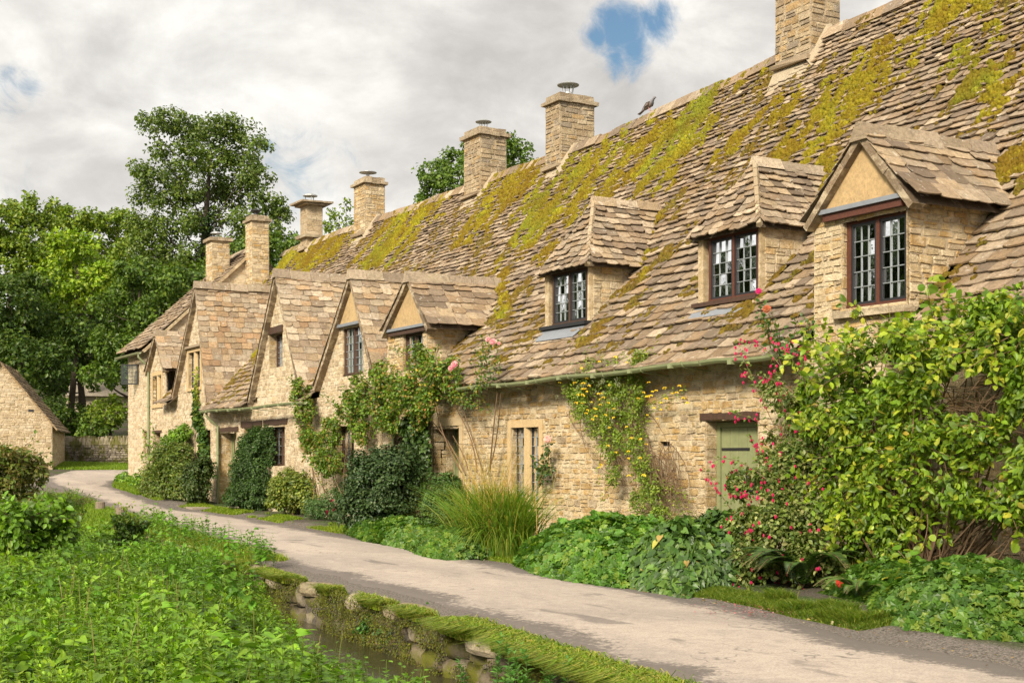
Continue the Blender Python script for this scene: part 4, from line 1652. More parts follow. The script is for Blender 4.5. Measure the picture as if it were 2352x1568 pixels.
T_SIMPLE = (np.array([(0, 0, 0), (-.30, .45, .10), (0, 1, -.04), (.30, .45, .10)]), tri((0, 2, 1), (0, 3, 2)))
T_LANCE = (np.array([(0, 0, 0), (-.11, .4, .04), (0, 1, -.12), (.11, .4, .04)]), tri((0, 2, 1), (0, 3, 2)))
T_OVATE = (np.array([(0, 0, 0), (-.30, .28, .07), (.30, .28, .07), (0, .5, .0), (-.26, .66, .04), (.26, .66, .04), (0, 1, -.10)]),
           tri((0, 3, 1), (0, 2, 3), (1, 3, 4), (3, 2, 5), (3, 6, 4), (3, 5, 6)))
T_ROUND = (np.array([(0, 0, 0), (-.36, .22, .06), (.36, .22, .06), (0, .45, -.01), (-.42, .58, .06), (.42, .58, .06), (-.22, .9, 0), (.22, .9, 0), (0, 1.0, -.03)]),
           tri((0, 3, 1), (0, 2, 3), (1, 3, 4), (3, 2, 5), (3, 6, 4), (3, 5, 7), (3, 8, 6), (3, 7, 8)))
T_HEART = (np.array([(0, 0, 0), (-.30, -.16, .05), (.30, -.16, .05), (-.46, .14, .07), (.46, .14, .07), (0, .35, 0), (-.30, .55, .03), (.30, .55, .03), (0, 1.0, -.12)]),
           tri((0, 5, 1), (0, 2, 5), (1, 5, 3), (5, 2, 4), (3, 5, 6), (5, 4, 7), (5, 8, 6), (5, 7, 8)))


def lobed(n=5, r0=.34, r1=.56):
    V = [(0, .35, -.04)]
    a0 = -math.pi / 2
    for i in range(2 * n):
        a = a0 + (i + .5) * math.pi / n
        r = r1 if i % 2 == 0 else r0
        if i == 0 or i == 2 * n - 1:
            r = r1 * .8
        V.append((r * math.cos(a), .35 + r * math.sin(a), .05 * (1 if i % 2 else -1) + rnd.uniform(-.02, .02)))
    return np.array(V), np.array([(0, i + 1, (i + 1) % (2 * n) + 1) for i in range(2 * n)])


T_LOBED = lobed(6, .40, .58)


def toothed(n=6):
    mid, L, R = [], [], []
    V = []
    for i in range(n + 1):
        t = i / n
        V.append((0, t, -.16 * t * t))
    k = len(V)
    for s in (-1, 1):
        for i in range(n):
            t = (i + .15) / n
            w = .40 * math.sin(math.pi * min(1, t * .9 + .12)) ** .8
            V.append((s * w * .82, t, .07 - .16 * t * t))
            V.append((s * w * 1.08, t + .9 / n, .07 - .16 * t * t))
    F = []
    for s in (0, 1):
        o = k + s * 2 * n
        for i in range(n):
            a, b = o + 2 * i, o + 2 * i + 1
            F.append((i, a, b) if s else (i, b, a))
            F.append((i, b, i + 1) if s else (i, i + 1, b))
    return np.array(V), np.array(F)


T_TOOTH = toothed()


def unit(a):
    return a / (np.linalg.norm(a, axis=-1, keepdims=True) + 1e-9)


def leaf_arrays(P, D, Nn, size, tmpl, col, wid=1.0):
    """P,D,Nn (n,3); size (n,) ; returns V,F,C"""
    T, F = tmpl
    D = unit(D)
    S = unit(np.cross(D, Nn))
    Z = np.cross(S, D)
    size = np.broadcast_to(np.asarray(size, float), (len(P),))
    V = P[:, None, :] + size[:, None, None] * (T[None, :, 0:1] * wid * S[:, None, :] + T[None, :, 1:2] * D[:, None, :] + T[None, :, 2:3] * Z[:, None, :])
    n, k = len(P), len(T)
    FF = (F[None] + (np.arange(n) * k)[:, None, None]).reshape(-1, F.shape[1])
    C = np.repeat(col, k, axis=0)
    return V.reshape(-1, 3), FF, C


def add_leaves(mb, P, D, Nn, size, tmpl, col, wid=1.0):
    if len(P):
        mb.add(*leaf_arrays(np.asarray(P, float), np.asarray(D, float), np.asarray(Nn, float), size, tmpl, col, wid))


def pal_cols(n, pal, var=.18, wts=None):
    pal = np.asarray(pal, float)
    idx = rng.choice(len(pal), n, p=wts)
    c = pal[idx] * (1 + rng.uniform(-var, var, (n, 1)))
    return np.clip(c * (1 + rng.uniform(-.07, .07, (n, 3))), 0, 1)


def rdir(n):
    return unit(rng.normal(size=(n, 3)))


def clump_pts(C, R, n, shell=.35, upper=False):
    d = rdir(n)
    if upper:
        d[:, 2] = np.abs(d[:, 2]) * 1 - .25
        d = unit(d)
    r = rng.uniform(0, 1, (n, 1)) ** shell
    return np.asarray(C) + d * r * np.asarray(R), d


def mass(mb, blobs, cover=2.2, leaf=.05, tmpl=T_SIMPLE, pal=((.06, .12, .02),), lump=.38, up=.5, rand=.65, xmax=None, zmin=None, wts=None, var=.2, droop=.3, wid=1.0, keep=None, patch=0.0):
    """leafy mass: each blob (cx,cy,cz,rx,ry,rz) gets sub-clumps over its surface with leaves"""
    area_leaf = leaf * leaf * .33 * wid
    for b in blobs:
        c, r = np.array(b[:3], float), np.array(b[3:6], float)
        rm = float(np.prod(r) ** (1 / 3))
        area = 4 * math.pi * rm * rm
        rc = lump * rm
        k = max(4, int(area / (math.pi * rc * rc) * 1.3))
        d = rdir(k)
        cc = c + d * r * rng.uniform(.55, .92, (k, 1))
        n_per = int(area * cover / area_leaf / k)
        idx = np.repeat(np.arange(k), n_per)
        sz = rng.uniform(.65, 1.25, (k, 1))
        dd = rdir(len(idx))
        P = cc[idx] + dd * rc * sz[idx] * (rng.uniform(0, 1, (len(idx), 1)) ** .4) * (r / rm)
        out = unit((P - c) / r)
        Nn = unit(out * .55 + np.array([0, 0, up]) + rng.normal(size=P.shape) * rand * .6 + dd * .3)
        D = unit(np.cross(Nn, rdir(len(P))) + out * .3 - np.array([0, 0, droop]))
        col = pal_cols(len(P), pal, var, wts)
        cl = rng.uniform(.82, 1.18, (k, 1))
        col = col * cl[idx]
        m = np.ones(len(P), bool)
        if xmax is not None: m &= P[:, 0] < xmax
        if zmin is not None: m &= P[:, 2] > zmin
        if keep is not None: m &= keep(P)
        if patch:
            m &= fbm(P[:, 0] * 1.4 / rm + 9, P[:, 1] * 1.4 / rm, P[:, 2] * 1.4 / rm) > patch
        s = leaf * rng.uniform(.5, 1.35, len(P))
        add_leaves(mb, P[m], D[m], Nn[m], s[m], tmpl, col[m], wid)


def curve(p0, p1, bend=.2, n=7, sag=0.0, wob=.0):
    p0, p1 = np.asarray(p0, float), np.asarray(p1, float)
    L = np.linalg.norm(p1 - p0)
    off = rng.normal(size=3) * bend * L
    t = np.linspace(0, 1, n)[:, None]
    P = p0 + (p1 - p0) * t + off * (t * (1 - t)) * 2 + np.array([0, 0, -sag]) * (t * (1 - t)) * 4
    if wob:
        P[1:-1] += rng.normal(size=(n - 2, 3)) * wob
    return P


def spray(stems, mb, pts, leaf=.05, tmpl=T_OVATE, pal=((.06, .12, .02),), per_m=45, spread=.09, r=.006, side=True, scol=(.1, .12, .05), wts=None, start=.15):
    """one climbing shoot with leaves along it"""
    pts = np.asarray(pts, float)
    stems.tube(pts, np.linspace(r, r * .4, len(pts)), 4, scol, cap=False)
    seg = np.linalg.norm(np.diff(pts, axis=0), axis=1)
    L = seg.sum()
    n = max(2, int(L * per_m))
    t = rng.uniform(start, 1.02, n) * L
    cum = np.concatenate([[0], np.cumsum(seg)])
    P = np.stack([np.interp(t, cum, pts[:, i]) for i in range(3)], -1)
    tan = unit(np.stack([np.interp(np.clip(t + .03, 0, L), cum, pts[:, i]) for i in range(3)], -1) - P + 1e-5)
    o = rdir(n)
    P = P + o * rng.uniform(.1, 1, (n, 1)) * spread
    D = unit(tan * .5 + o + np.array([0, 0, -.25]))
    Nn = unit(np.array([-.4, -.3, .8]) + rng.normal(size=(n, 3)) * .55)
    add_leaves(mb, P, D, Nn, leaf * rng.uniform(.6, 1.25, n), tmpl, pal_cols(n, pal, .2, wts))


def blades(mb, P, h, w, lean, pal, curl=.5, wts=None, seg=3):
    """grass blades: P (n,3) roots; lean (n,3) horizontal lean vectors"""
    n = len(P)
    h = np.broadcast_to(h, (n,))[:, None]
    w = np.broadcast_to(w, (n,))[:, None]
    S = unit(np.cross(lean + rng.normal(size=(n, 3)) * .6, [0, 0, 1.0]))
    rows = []
    for i in range(seg + 1):
        t = i / seg
        c = P + np.array([0, 0, 1.0]) * h * (t - curl * t ** 3 * .5) + lean * h * (t ** 2)
        wd = w * (1 - t ** 1.5) * .5 + .0004
        rows += [c - S * wd, c + S * wd]
    V = np.stack(rows, 1).reshape(-1, 3)
    k = 2 * (seg + 1)
    F = np.array([(2 * i, 2 * i + 1, 2 * i + 3, 2 * i + 2) for i in range(seg)])
    FF = (F[None] + (np.arange(n) * k)[:, None, None]).reshape(-1, 4)
    mb.add(V, FF, np.repeat(pal_cols(n, pal, .22, wts), k, axis=0))


def gz(P):
    return ground_h(P[..., 0], P[..., 1])


def plant(name, label, cat, base, group=None):
    return thing(name, label, cat, base, group)


G_DARK = [(.022, .052, .018), (.03, .065, .022), (.018, .042, .016), (.045, .08, .03)]
G_MID = [(.055, .105, .022), (.075, .135, .028), (.045, .085, .02), (.09, .15, .03)]
G_BRIGHT = [(.12, .22, .022), (.16, .28, .028), (.10, .19, .022), (.20, .31, .03), (.08, .16, .028)]
G_YEL = [(.20, .27, .022), (.27, .33, .035), (.15, .22, .022), (.36, .36, .06), (.10, .16, .022)]
G_OLIVE = [(.11, .13, .03), (.14, .155, .04), (.085, .11, .025), (.17, .16, .05)]
BROWN = [(.20, .14, .07), (.26, .18, .09), (.16, .11, .055)]

# ---------------- moss on the slates: cushions scattered where the photo shows it
MOSS_PX = [(2160, 45, 120, 34), (2060, 120, 110, 34), (1980, 185, 75, 26), (2300, 215, 60, 24), (2260, 190, 50, 20), (1900, 290, 85, 26), (1965, 240, 60, 24), (1860, 325, 40, 22), (1895, 400, 26, 60), (1700, 190, 70, 12),
           (1640, 215, 80, 14), (1610, 270, 60, 20), (1560, 300, 100, 26), (1480, 340, 110, 30), (1400, 370, 90, 32), (1560, 345, 70, 20), (1420, 430, 110, 26), (1500, 425, 80, 26), (1330, 470, 60, 22), (1340, 400, 60, 24), (1260, 500, 60, 22),
           (1290, 560, 50, 18), (1195, 410, 60, 22), (1150, 455, 55, 20), (1110, 505, 40, 16), (960, 500, 80, 22), (930, 545, 70, 18), (880, 575, 50, 14), (1010, 470, 50, 14), (760, 560, 66, 18), (730, 590, 50, 14), (650, 595, 56, 14), (612, 635, 40, 10),
           (680, 580, 40, 12), (1155, 668, 14, 50), (1480, 560, 14, 60), (1500, 500, 14, 30), (1810, 240, 50, 12), (1700, 320, 50, 10), (2330, 380, 30, 16), (1070, 560, 30, 10), (1230, 470, 40, 14), (2230, 130, 60, 20), (590, 800, 8, 36), (1450, 385, 60, 20), (1520, 380, 60, 16)]


def moss():
    n = 620000
    Y = rng.uniform(8, 47, n)
    w = rng.uniform(.15, XR - XE + .02, n)
    X = XE + w
    px, py, dep = project(np.stack([X, Y, roof_z(X, Y)], -1))
    e = np.zeros(n)
    ca, sa = math.cos(-.70), math.sin(-.70)
    for cx, cy, a, b in MOSS_PX:
        if b > a:
            d = ((px - cx) / a / 1.1) ** 2 + ((py - cy) / b) ** 2
        else:
            u = (px - cx) * ca + (py - cy) * sa
            v = -(px - cx) * sa + (py - cy) * ca
            d = (u / a / 1.25) ** 2 + (v / b / 1.5) ** 2
        e = np.maximum(e, np.exp(-d * .75))
    # patches run down the slates: noise stretched along the slope
    n1 = fbm(Y * 1.7 + w * .6, w * 1.2 + 30, 0, 3) - .5
    n2 = fbm(Y * 4.2 + w * 1.6, w * 4.2 + 30, 5, 3) - .5
    n3 = fbm(Y * 13, w * 9 + 3, 9, 2) - .5
    course = np.abs(((w * 1.42 / .19 + Y * .35) % 1) - .5) * 2
    ins = e * .80 + n1 * 1.5 + n2 * 2.2 + n3 * 1.5 - .46 * course + .15
    bright = (ins > .63) & (e > .22)
    fringe = ~bright & (ins > .44) & (rng.random(n) < .45)
    stray = ~bright & ~fringe & (n2 + n3 > .27) & (n1 > -.03) & (w > .8)
    kind = np.where(bright, 0, np.where(fringe, 1, np.where(stray, 2, -1)))
    k = (kind >= 0) & (rng.random(n) < np.where(kind == 0, .62, .8))
    X, Y, w, ins, kind = X[k], Y[k], w[k], ins[k], kind[k]
    ok = np.array([not roof_skip((x, y, z)) for x, y, z in zip(X, Y, roof_z(X, Y))])
    X, Y, w, ins, kind = X[ok], Y[ok], w[ok], ins[ok], kind[ok]
    n = len(X)
    print('moss', n)
    sl = A1 + 2 * roof_b(Y) * w
    q = np.hypot(1, sl)
    S = np.stack([1 / q, 0 * q, sl / q], -1)
    N = np.stack([-sl / q, 0 * q, 1 / q], -1)
    U = np.array([0, 1.0, 0])
    P = np.stack([X, Y, roof_z(X, Y)], -1) + N * .048
    g = np.clip((ins - .5) * 2, 0, 1)
    r = rng.uniform(.020, .046, n) * (.75 + .55 * g)
    h = r * rng.uniform(.5, 1.1, n) * np.where(kind == 0, 1.1, .7)
    hexa = np.arange(6) * math.pi / 3
    ph = rng.uniform(0, 1, n)
    V = np.zeros((n, 13, 3))
    for j in range(6):
        rr = (r * rng.uniform(.7, 1.3, n))[:, None]
        a = (hexa[j] + ph)[:, None]
        V[:, j] = P + (U * np.cos(a) * .9 + S * np.sin(a) * 1.25) * rr
        a = a + .4
        V[:, 6 + j] = P + (U * np.cos(a) * .5 + S * np.sin(a) * .75) * rr + N * (h * rng.uniform(.6, 1.1, n))[:, None]
    V[:, 12] = P + N * (h * rng.uniform(.9, 1.4, n))[:, None]
    F = [(j, (j + 1) % 6, 6 + (j + 1) % 6) for j in range(6)] + [(j, 6 + (j + 1) % 6, 6 + j) for j in range(6)] + [(6 + j, 6 + (j + 1) % 6, 12) for j in range(6)]
    F = np.array(F)
    hue = np.clip(fbm(Y * .9 + 60, w * .8, 3, 3) * 2 - .5 + rng.normal(size=n) * .18, 0, 1)[:, None]
    yel, och, olv = np.array([.31, .27, .018]), np.array([.20, .14, .018]), np.array([.19, .205, .022])
    col = np.where(hue < .5, och + (yel - och) * hue * 2, yel + (olv - yel) * (hue - .5) * 2)
    br = np.array([(.17, .11, .03), (.10, .075, .025), (.22, .17, .03), (.14, .12, .02)])[rng.integers(0, 4, n)]
    col = np.where((kind == 0)[:, None], col, br) * rng.uniform(.7, 1.25, (n, 1))
    ci = np.array([cot_of(y) for y in Y])
    for i in range(5):
        m = ci == i
        if not m.any():
            continue
        mb = MB()
        FF = (F[None] + (np.arange(m.sum()) * 13)[:, None, None]).reshape(-1, 3)
        mb.add(V[m].reshape(-1, 3), FF, np.repeat(col[m], 13, axis=0))
        mb.build('moss', M_MOSS, ROOF[i], smooth=True)


moss()

# ---------------- stream wall
def rock(mb, c, s, col, seed):
    """rounded angular block from a subdivided cube"""
    n = 3
    pts, F = [], []
    idx = {}
    for ax in range(3):
        for sg in (-1, 1):
            g = []
            for i in range(n + 1):
                for j in range(n + 1):
                    p = [0, 0, 0]
                    p[ax] = sg
                    p[(ax + 1) % 3] = -1 + 2 * i / n
                    p[(ax + 2) % 3] = -1 + 2 * j / n
                    key = tuple(round(q, 3) for q in p)
                    if key not in idx:
                        idx[key] = len(pts)
                        pts.append(p)
                    g.append(idx[key])
            for i in range(n):
                for j in range(n):
                    F.append((g[i * (n + 1) + j], g[(i + 1) * (n + 1) + j], g[(i + 1) * (n + 1) + j + 1], g[i * (n + 1) + j + 1]))
    V = np.array(pts, float)
    L = np.linalg.norm(V, axis=1)[:, None]
    V = V / L ** .62
    nz = fbm(V[:, 0] * 1.3 + seed, V[:, 1] * 1.3 + seed * .7, V[:, 2] * 1.3)[:, None]
    V = V * (.72 + .5 * nz)
    mb.add(V * np.asarray(s) / 2 + np.asarray(c), F, col)


def stream_wall():
    mb = MB()
    Y = 2.5
    for lvl, (z, h) in enumerate(((-.62, .26), (-.40, .26), (-.19, .24))):
        Y = 2.5
        while Y < 30:
            l = rnd.uniform(.22, .6)
            x = wallX(Y) + .05 + (.05 * (2 - lvl)) * -1 + rnd.uniform(-.06, .05)
            rock(mb, (x + .12, Y + l / 2, z + rnd.uniform(-.03, .03)), (.48, l * 1.12, h * 1.25), pick([(.16, .13, .09), (.22, .18, .12), (.12, .10, .07), (.26, .22, .16)]), Y * 3 + lvl * 11)
            Y += l
    w = mb.build('stream_wall', M_QUAY, None)
    for pl_ in w.data.polygons:
        pl_.use_smooth = True
    tag(w, 'low mossy stone wall holding the road above the stream', 'retaining wall')
    WL[w.name] = np.array(w.location)
    mb = MB()
    Y = 2.5
    while Y < 31:
        l = rnd.uniform(.35, .8)
        rock(mb, (wallX(Y) + .10 + rnd.uniform(-.06, .05), Y + l / 2, -.045 + rnd.uniform(-.02, .015)), (.44, l * 1.05, .19), pick([(.52, .44, .33), (.44, .37, .27), (.36, .30, .21), (.30, .25, .16)]), Y * 5)
        Y += l * rnd.choice((1.05, 1.6, 2.4, 3.2))
    mb.build('coping_stone', M_CHIM, w)
    # hanging moss cushions on the face
    n = 90000
    Yp = rng.uniform(3, 29, n)
    Zp = rng.uniform(-.5, .06, n)
    k = fbm(Yp * 1.6, Zp * 3 + 5) > .40
    Yp, Zp = Yp[k], Zp[k]
    Xp = wallX(Yp) - .15 - .10 * np.clip(-Zp, 0, .5) + rng.uniform(-.03, .06, len(Yp)) - .10 * (fbm(Yp * 3, Zp * 4) - .5)
    P = np.stack([Xp, Yp, Zp], -1)
    mm = MB()
    D = unit(np.array([-.35, 0, -1.0]) + rng.normal(size=P.shape) * .4)
    Nn = unit(np.array([-1, -.3, .5]) + rng.normal(size=P.shape) * .5)
    add_leaves(mm, P, D, Nn, rng.uniform(.012, .028, len(P)), T_SIMPLE, pal_cols(len(P), [(.11, .12, .012), (.16, .16, .02), (.065, .07, .012), (.09, .06, .02), (.045, .042, .02)], .3) * (.55 + .9 * fbm(Yp * 4, Zp * 6 + 9))[:, None], 1.0)
    mm.build('wall_moss', M_GRASS, w)


stream_wall()


# ---------------- grasses (uncountable)
def grass_patch(mb, n, yr, dr, h, pal, base='wall', lean=(0, 0, 0), w=.006, thr=.45, curl=.5, scale=.9):
    Y = rng.uniform(*yr, n)
    f = {'wall': wallX, 'L': edgeL, 'R': edgeR}[base]
    d = rng.uniform(*dr, n)
    X = f(Y) + d
    k = fbm(Y * scale + 3, X * scale + 8, 0, 3) > thr
    X, Y, d = X[k], Y[k], d[k]
    Z = ground_h(X, Y) - .01
    if base == 'wall':
        Z = np.maximum(Z, np.where(d < .02, -.03, Z))
    P = np.stack([X, Y, Z], -1)
    ln = np.asarray(lean) + rng.normal(size=P.shape) * .35
    ln[:, 2] = 0
    hh = h * rng.uniform(.4, 1.2, len(P))
    blades(mb, P, hh, w * rng.uniform(.7, 1.4, len(P)) * (1 + Y / 22), ln, pal, curl)


GR = [(.15, .23, .02), (.21, .29, .03), (.11, .17, .02), (.27, .30, .05), (.36, .31, .11)]
mb = MB()
grass_patch(mb, 60000, (3.5, 19), (-.18, .08), .21, GR, 'wall', (-.55, -.1, 0), thr=.49, curl=1.1, scale=2.0, w=.008)
grass_patch(mb, 36000, (3.5, 10.9), (-.24, .16), .28, GR, 'wall', (-.7, -.1, 0), thr=.42, curl=1.2, w=.010, scale=1.5)
grass_patch(mb, 26000, (19, 30), (-.1, .8), .15, GR, 'wall', (-.3, 0, 0), thr=.36)
grass_patch(mb, 34000, (27, 44), (-1.9, -.15), .20, GR[:3], 'L', (0, 0, 0), w=.008, thr=.30)
tag(mb.build('verge_grass', M_GRASS), 'bright tufted grass along the stream wall and the road edge', 'grass', kind='stuff')
GRD = [(.10, .16, .02), (.14, .20, .025), (.07, .12, .02), (.20, .21, .05)]
mb = MB()
grass_patch(mb, 110000, (8.9, 16.5), (.16, .62), .09, GRD, 'R', (-.1, -.1, 0), w=.006, thr=.30)
grass_patch(mb, 30000, (9.0, 11.5), (.2, .65), .17, GRD, 'R', (-.2, -.1, 0), w=.007, thr=.42)
grass_patch(mb, 46000, (16.5, 44), (.1, .9), .10, GR[:4], 'R', (-.1, -.1, 0), w=.007, thr=.46)
grass_patch(mb, 16000, (44, 52.5), (.0, 1.1), .16, GR[:3], 'R', (0, 0, 0), w=.012, thr=.2)
tag(mb.build('bed_grass', M_GRASS), 'short grass at the foot of the planted beds', 'grass', kind='stuff')
# far green strip before the dry stone wall
mb = MB()
n = 30000
t = rng.uniform(0, 1, n)
a, b = np.array([9.5, 61.0]), np.array([19.0, 55.5])
off = rng.uniform(-.2, 5.6, n)
Pxy = a + (b - a) * t[:, None] + off[:, None] * np.array([.5, .866])
P = np.c_[Pxy, ground_h(Pxy[:, 0], Pxy[:, 1]) - .01]
blades(mb, P, rng.uniform(.06, .16, n), .035, rng.normal(size=P.shape) * [.3, .3, 0], GR[:3], .4)
tag(mb.build('green_grass', M_GRASS), 'strip of green grass before the dry stone wall', 'grass', kind='stuff')

# ---------------- tangle of nettles and weeds by the stream
def tmpl_plant(kind):
    """returns V,F,C of one plant about 1 m tall at unit scale (C relative multipliers)"""
    m = MB()
    H = 1.0
    lean = rng.normal(size=2) * .10
    pts = np.array([(lean[0] * t * t, lean[1] * t * t, H * t) for t in np.linspace(0, 1, 5)])
    axis = lambda t: np.stack([lean[0] * t * t, lean[1] * t * t, H * t], -1)
    if kind == 'nettle':
        nodes = np.linspace(.42, .99, 8)
        Ps, Ds, Ss = [], [], []
        for i, t in enumerate(nodes):
            a0 = (i % 2) * math.pi / 2 + rnd.uniform(-.3, .3)
            ln = .17 * (1.08 - t) ** .35 * (0.55 if t > .9 else 1)
            for q in (0, math.pi):
                a = a0 + q
                Ps.append(axis(np.array(t)) + np.array([math.cos(a), math.sin(a), 0]) * .02)
                Ds.append((math.cos(a), math.sin(a), rnd.uniform(-.35, .35) + (t - .75) * 1.2))
                Ss.append(ln * rnd.uniform(.8, 1.2))
        add_leaves(m, np.array(Ps), np.array(Ds), np.array([[0, 0, 1.]] * len(Ps)) + rng.normal(size=(len(Ps), 3)) * .2, np.array(Ss), T_TOOTH, pal_cols(len(Ps), [(.11, .21, .03), (.14, .26, .035), (.09, .175, .03)], .12), 1.05)
    elif kind == 'willow':
        n = 40
        t = rng.uniform(.4, 1, n) ** .8
        a = rng.uniform(0, 6.28, n)
        P = axis(t)
        D = np.stack([np.cos(a), np.sin(a), rng.uniform(.1, .9, n) + (t - .7)], -1)
        add_leaves(m, P, D, np.array([[0, 0, 1.]] * n) + rng.normal(size=(n, 3)) * .2, .14 * (1.25 - t) ** .4, T_LANCE, pal_cols(n, [(.14, .24, .05), (.11, .20, .05), (.18, .28, .06)], .12), 1.9)
    elif kind == 'broad':
        n = 13
        t = rng.uniform(.5, 1, n)
        a = rng.uniform(0, 6.28, n)
        r = rng.uniform(.03, .2, n)
        P = axis(t) + np.stack([np.cos(a) * r, np.sin(a) * r, 0 * r], -1)
        D = np.stack([np.cos(a), np.sin(a), rng.uniform(-.5, .2, n)], -1)
        add_leaves(m, P, D, np.array([[0, 0, 1.]] * n) + rng.normal(size=(n, 3)) * .35, rng.uniform(.09, .16, n), T_HEART, pal_cols(n, [(.13, .25, .04), (.18, .31, .045), (.11, .21, .035)], .12), .8)
    else:
        n = 70
        P, d = clump_pts((0, 0, .72), (.22, .22, .26), n, .5)
        D = unit(d + [0, 0, .2])
        add_leaves(m, P, D, unit(d * .4 + [0, 0, 1.] + rng.normal(size=(n, 3)) * .3), rng.uniform(.045, .085, n), T_OVATE, pal_cols(n, [(.13, .23, .03), (.17, .29, .035), (.10, .18, .03)], .15), .9)
    ln = MB()
    m.tube(pts, [.006, .006, .005, .004, .002], 4, (.12, .16, .05), cap=False)
    V, C = np.vstack(m.V), np.vstack(m.C)
    Ftri = [f if f.shape[1] == 3 else np.vstack([f[:, [0, 1, 2]], f[:, [0, 2, 3]]]) for f in m.F]
    return V, np.vstack(Ftri), C


def scatter(mb, T, P, sc, ang, tintv, zsc=None):
    V, F, C = T
    n, k = len(P), len(V)
    if n == 0:
        return
    c, s = np.cos(ang)[:, None], np.sin(ang)[:, None]
    X = (V[None, :, 0] * c - V[None, :, 1] * s) * sc[:, None]
    Yv = (V[None, :, 0] * s + V[None, :, 1] * c) * sc[:, None]
    Z = V[None, :, 2] * (zsc if zsc is not None else sc)[:, None]
    VV = np.stack([X, Yv, Z], -1) + P[:, None, :]
    FF = (F[None] + (np.arange(n) * k)[:, None, None]).reshape(-1, 3)
    CC = np.clip(C[None] * tintv[:, None, :], 0, 1).reshape(-1, 3)
    mb.add(VV.reshape(-1, 3), FF, CC)


def weeds():
    mb = MB()
    n = 5200
    Y = 2.6 + rng.uniform(0, 1, n) ** 1.15 * 25
    lo, hi = .155 * Y - 2.2, wallX(Y) - .95 - np.clip(.10 * (13 - Y) / 6, -.1, .2)
    hi = hi - np.where((Y > 8.5) & (Y < 12.2), .25, 0) - .10 * np.clip((9.5 - Y) / 3, 0, 1)
    hi = np.where(Y > 13.0, hi + np.clip((Y - 13.0) * .22, 0, 1.1), hi)
    X = lo + (hi - lo) * rng.uniform(0, 1, n)
    dep = X * SN + Y * CS
    k = dep > 3.6
    X, Y = X[k], Y[k]
    P = np.stack([X, Y, ground_h(X, Y) - .02], -1)
    patch = fbm(X * .55 + 5, Y * .55)
    p2 = fbm(X * .9 + 55, Y * .9 + 7)
    kind = np.where(patch < .45, 0, np.where(patch < .53, 3, np.where(patch < .62, 1, 0)))
    r = rng.random(len(X))
    kind = np.where(r < .25, rng.integers(0, 4, len(X)), kind)
    kind = np.where((p2 > .64), 2, kind)
    hgt = (.62 + .35 * (fbm(X * .8, Y * .8 + 40) - .3)) * (1 + .012 * (Y - 8)) * np.clip((hi - .05 - .0)[k] - X + .62, .55, 1)
    hgt *= rng.uniform(.85, 1.12, len(X))
    yel = fbm(X * .35 + 2, Y * .35 + 90)
    dk = np.clip(fbm(X * 1.3 + 70, Y * 1.3 + 4) * 1.3 + .25, .5, 1.15)[:, None]
    tv = np.stack([.62 + 1.15 * yel, .88 + .55 * yel, np.full(len(X), .75)], -1) * rng.uniform(.8, 1.15, (len(X), 1)) * dk
    for kd, nm in enumerate(('nettle', 'willow', 'broad', 'bushy')):
        for v in range(5):
            T = tmpl_plant(nm)
            m = (kind == kd) & (rng.integers(0, 5, len(X)) == v)
            m = (kind == kd) & ((np.arange(len(X)) % 5) == v)
            scatter(mb, T, P[m], hgt[m] * rng.uniform(.8, 1.1, m.sum()), rng.uniform(0, 6.28, m.sum()), tv[m], hgt[m])
    # a few tall nettle shoots standing up against the lane
    for px, py, zd, hh in ((397, 1205, 15.5, 1.0), (490, 1235, 14.0, .95), (545, 1240, 14.5, .95), (575, 1275, 13.5, .8), (440, 1270, 13, .8), (215, 1300, 12, .9), (120, 1260, 12.5, 1.05)):
        q = at_z(px, py, zd)
        for T in [tmpl_plant('nettle') for _ in range(2)]:
            scatter(mb, T, np.array([[q[0] + rnd.uniform(-.06, .06), q[1] + rnd.uniform(-.06, .06), q[2] - hh]]), np.array([.62]), np.array([rnd.uniform(0, 6)]), np.array([[.9, 1.0, .9]]), np.array([hh * rnd.uniform(.93, 1)]))
    # low filler leaves under the canopy
    n = 26000
    Yf = rng.uniform(3, 27, n)
    Xf = .155 * Yf - 2 + (wallX(Yf) - 1.2 - (.155 * Yf - 2)) * rng.random(n)
    Pf = np.stack([Xf, Yf, ground_h(Xf, Yf) + rng.uniform(.05, .42, n)], -1)
    add_leaves(mb, Pf, rdir(n) + [0, 0, .2], unit(rdir(n) * .6 + [0, 0, 1.]), rng.uniform(.06, .12, n), T_SIMPLE, pal_cols(n, [(.06, .12, .025), (.08, .15, .03), (.045, .09, .02)], .2))
    # dry stalks lying and standing through it
    for i in range(90):
        y = rnd.uniform(4, 20)
        x = rnd.uniform(.155 * y - .5, wallX(y) - 1.4)
        z = float(ground_h(x, y))
        a = rnd.uniform(0, 6.28)
        tl = rnd.choice((0, 0, 1))
        p0 = np.array([x, y, z + .35])
        p1 = p0 + (np.array([math.cos(a) * .7, math.sin(a) * .7, .22]) if tl else np.array([rnd.uniform(-.12, .12), rnd.uniform(-.12, .12), .5]))
        mb.tube(curve(p0, p1, .08, 5), [.005, .005, .004, .003, .002], 4, pick([(.35, .28, .16), (.26, .20, .12), (.20, .2, .08)]), cap=False)
    tag(mb.build('nettle_bank', M_LEAF), 'dense bank of bright green nettles and weeds beside the stream', 'weeds', kind='stuff')


weeds()

# ------------------------------------------------------------------ garden plants against the row
def gpt(px, py, z=0.0):
    """ground point under a pixel"""
    d = ray(px, py)
    t = (z - EYE) / d[2]
    return np.array([0, 0, EYE]) + d * t


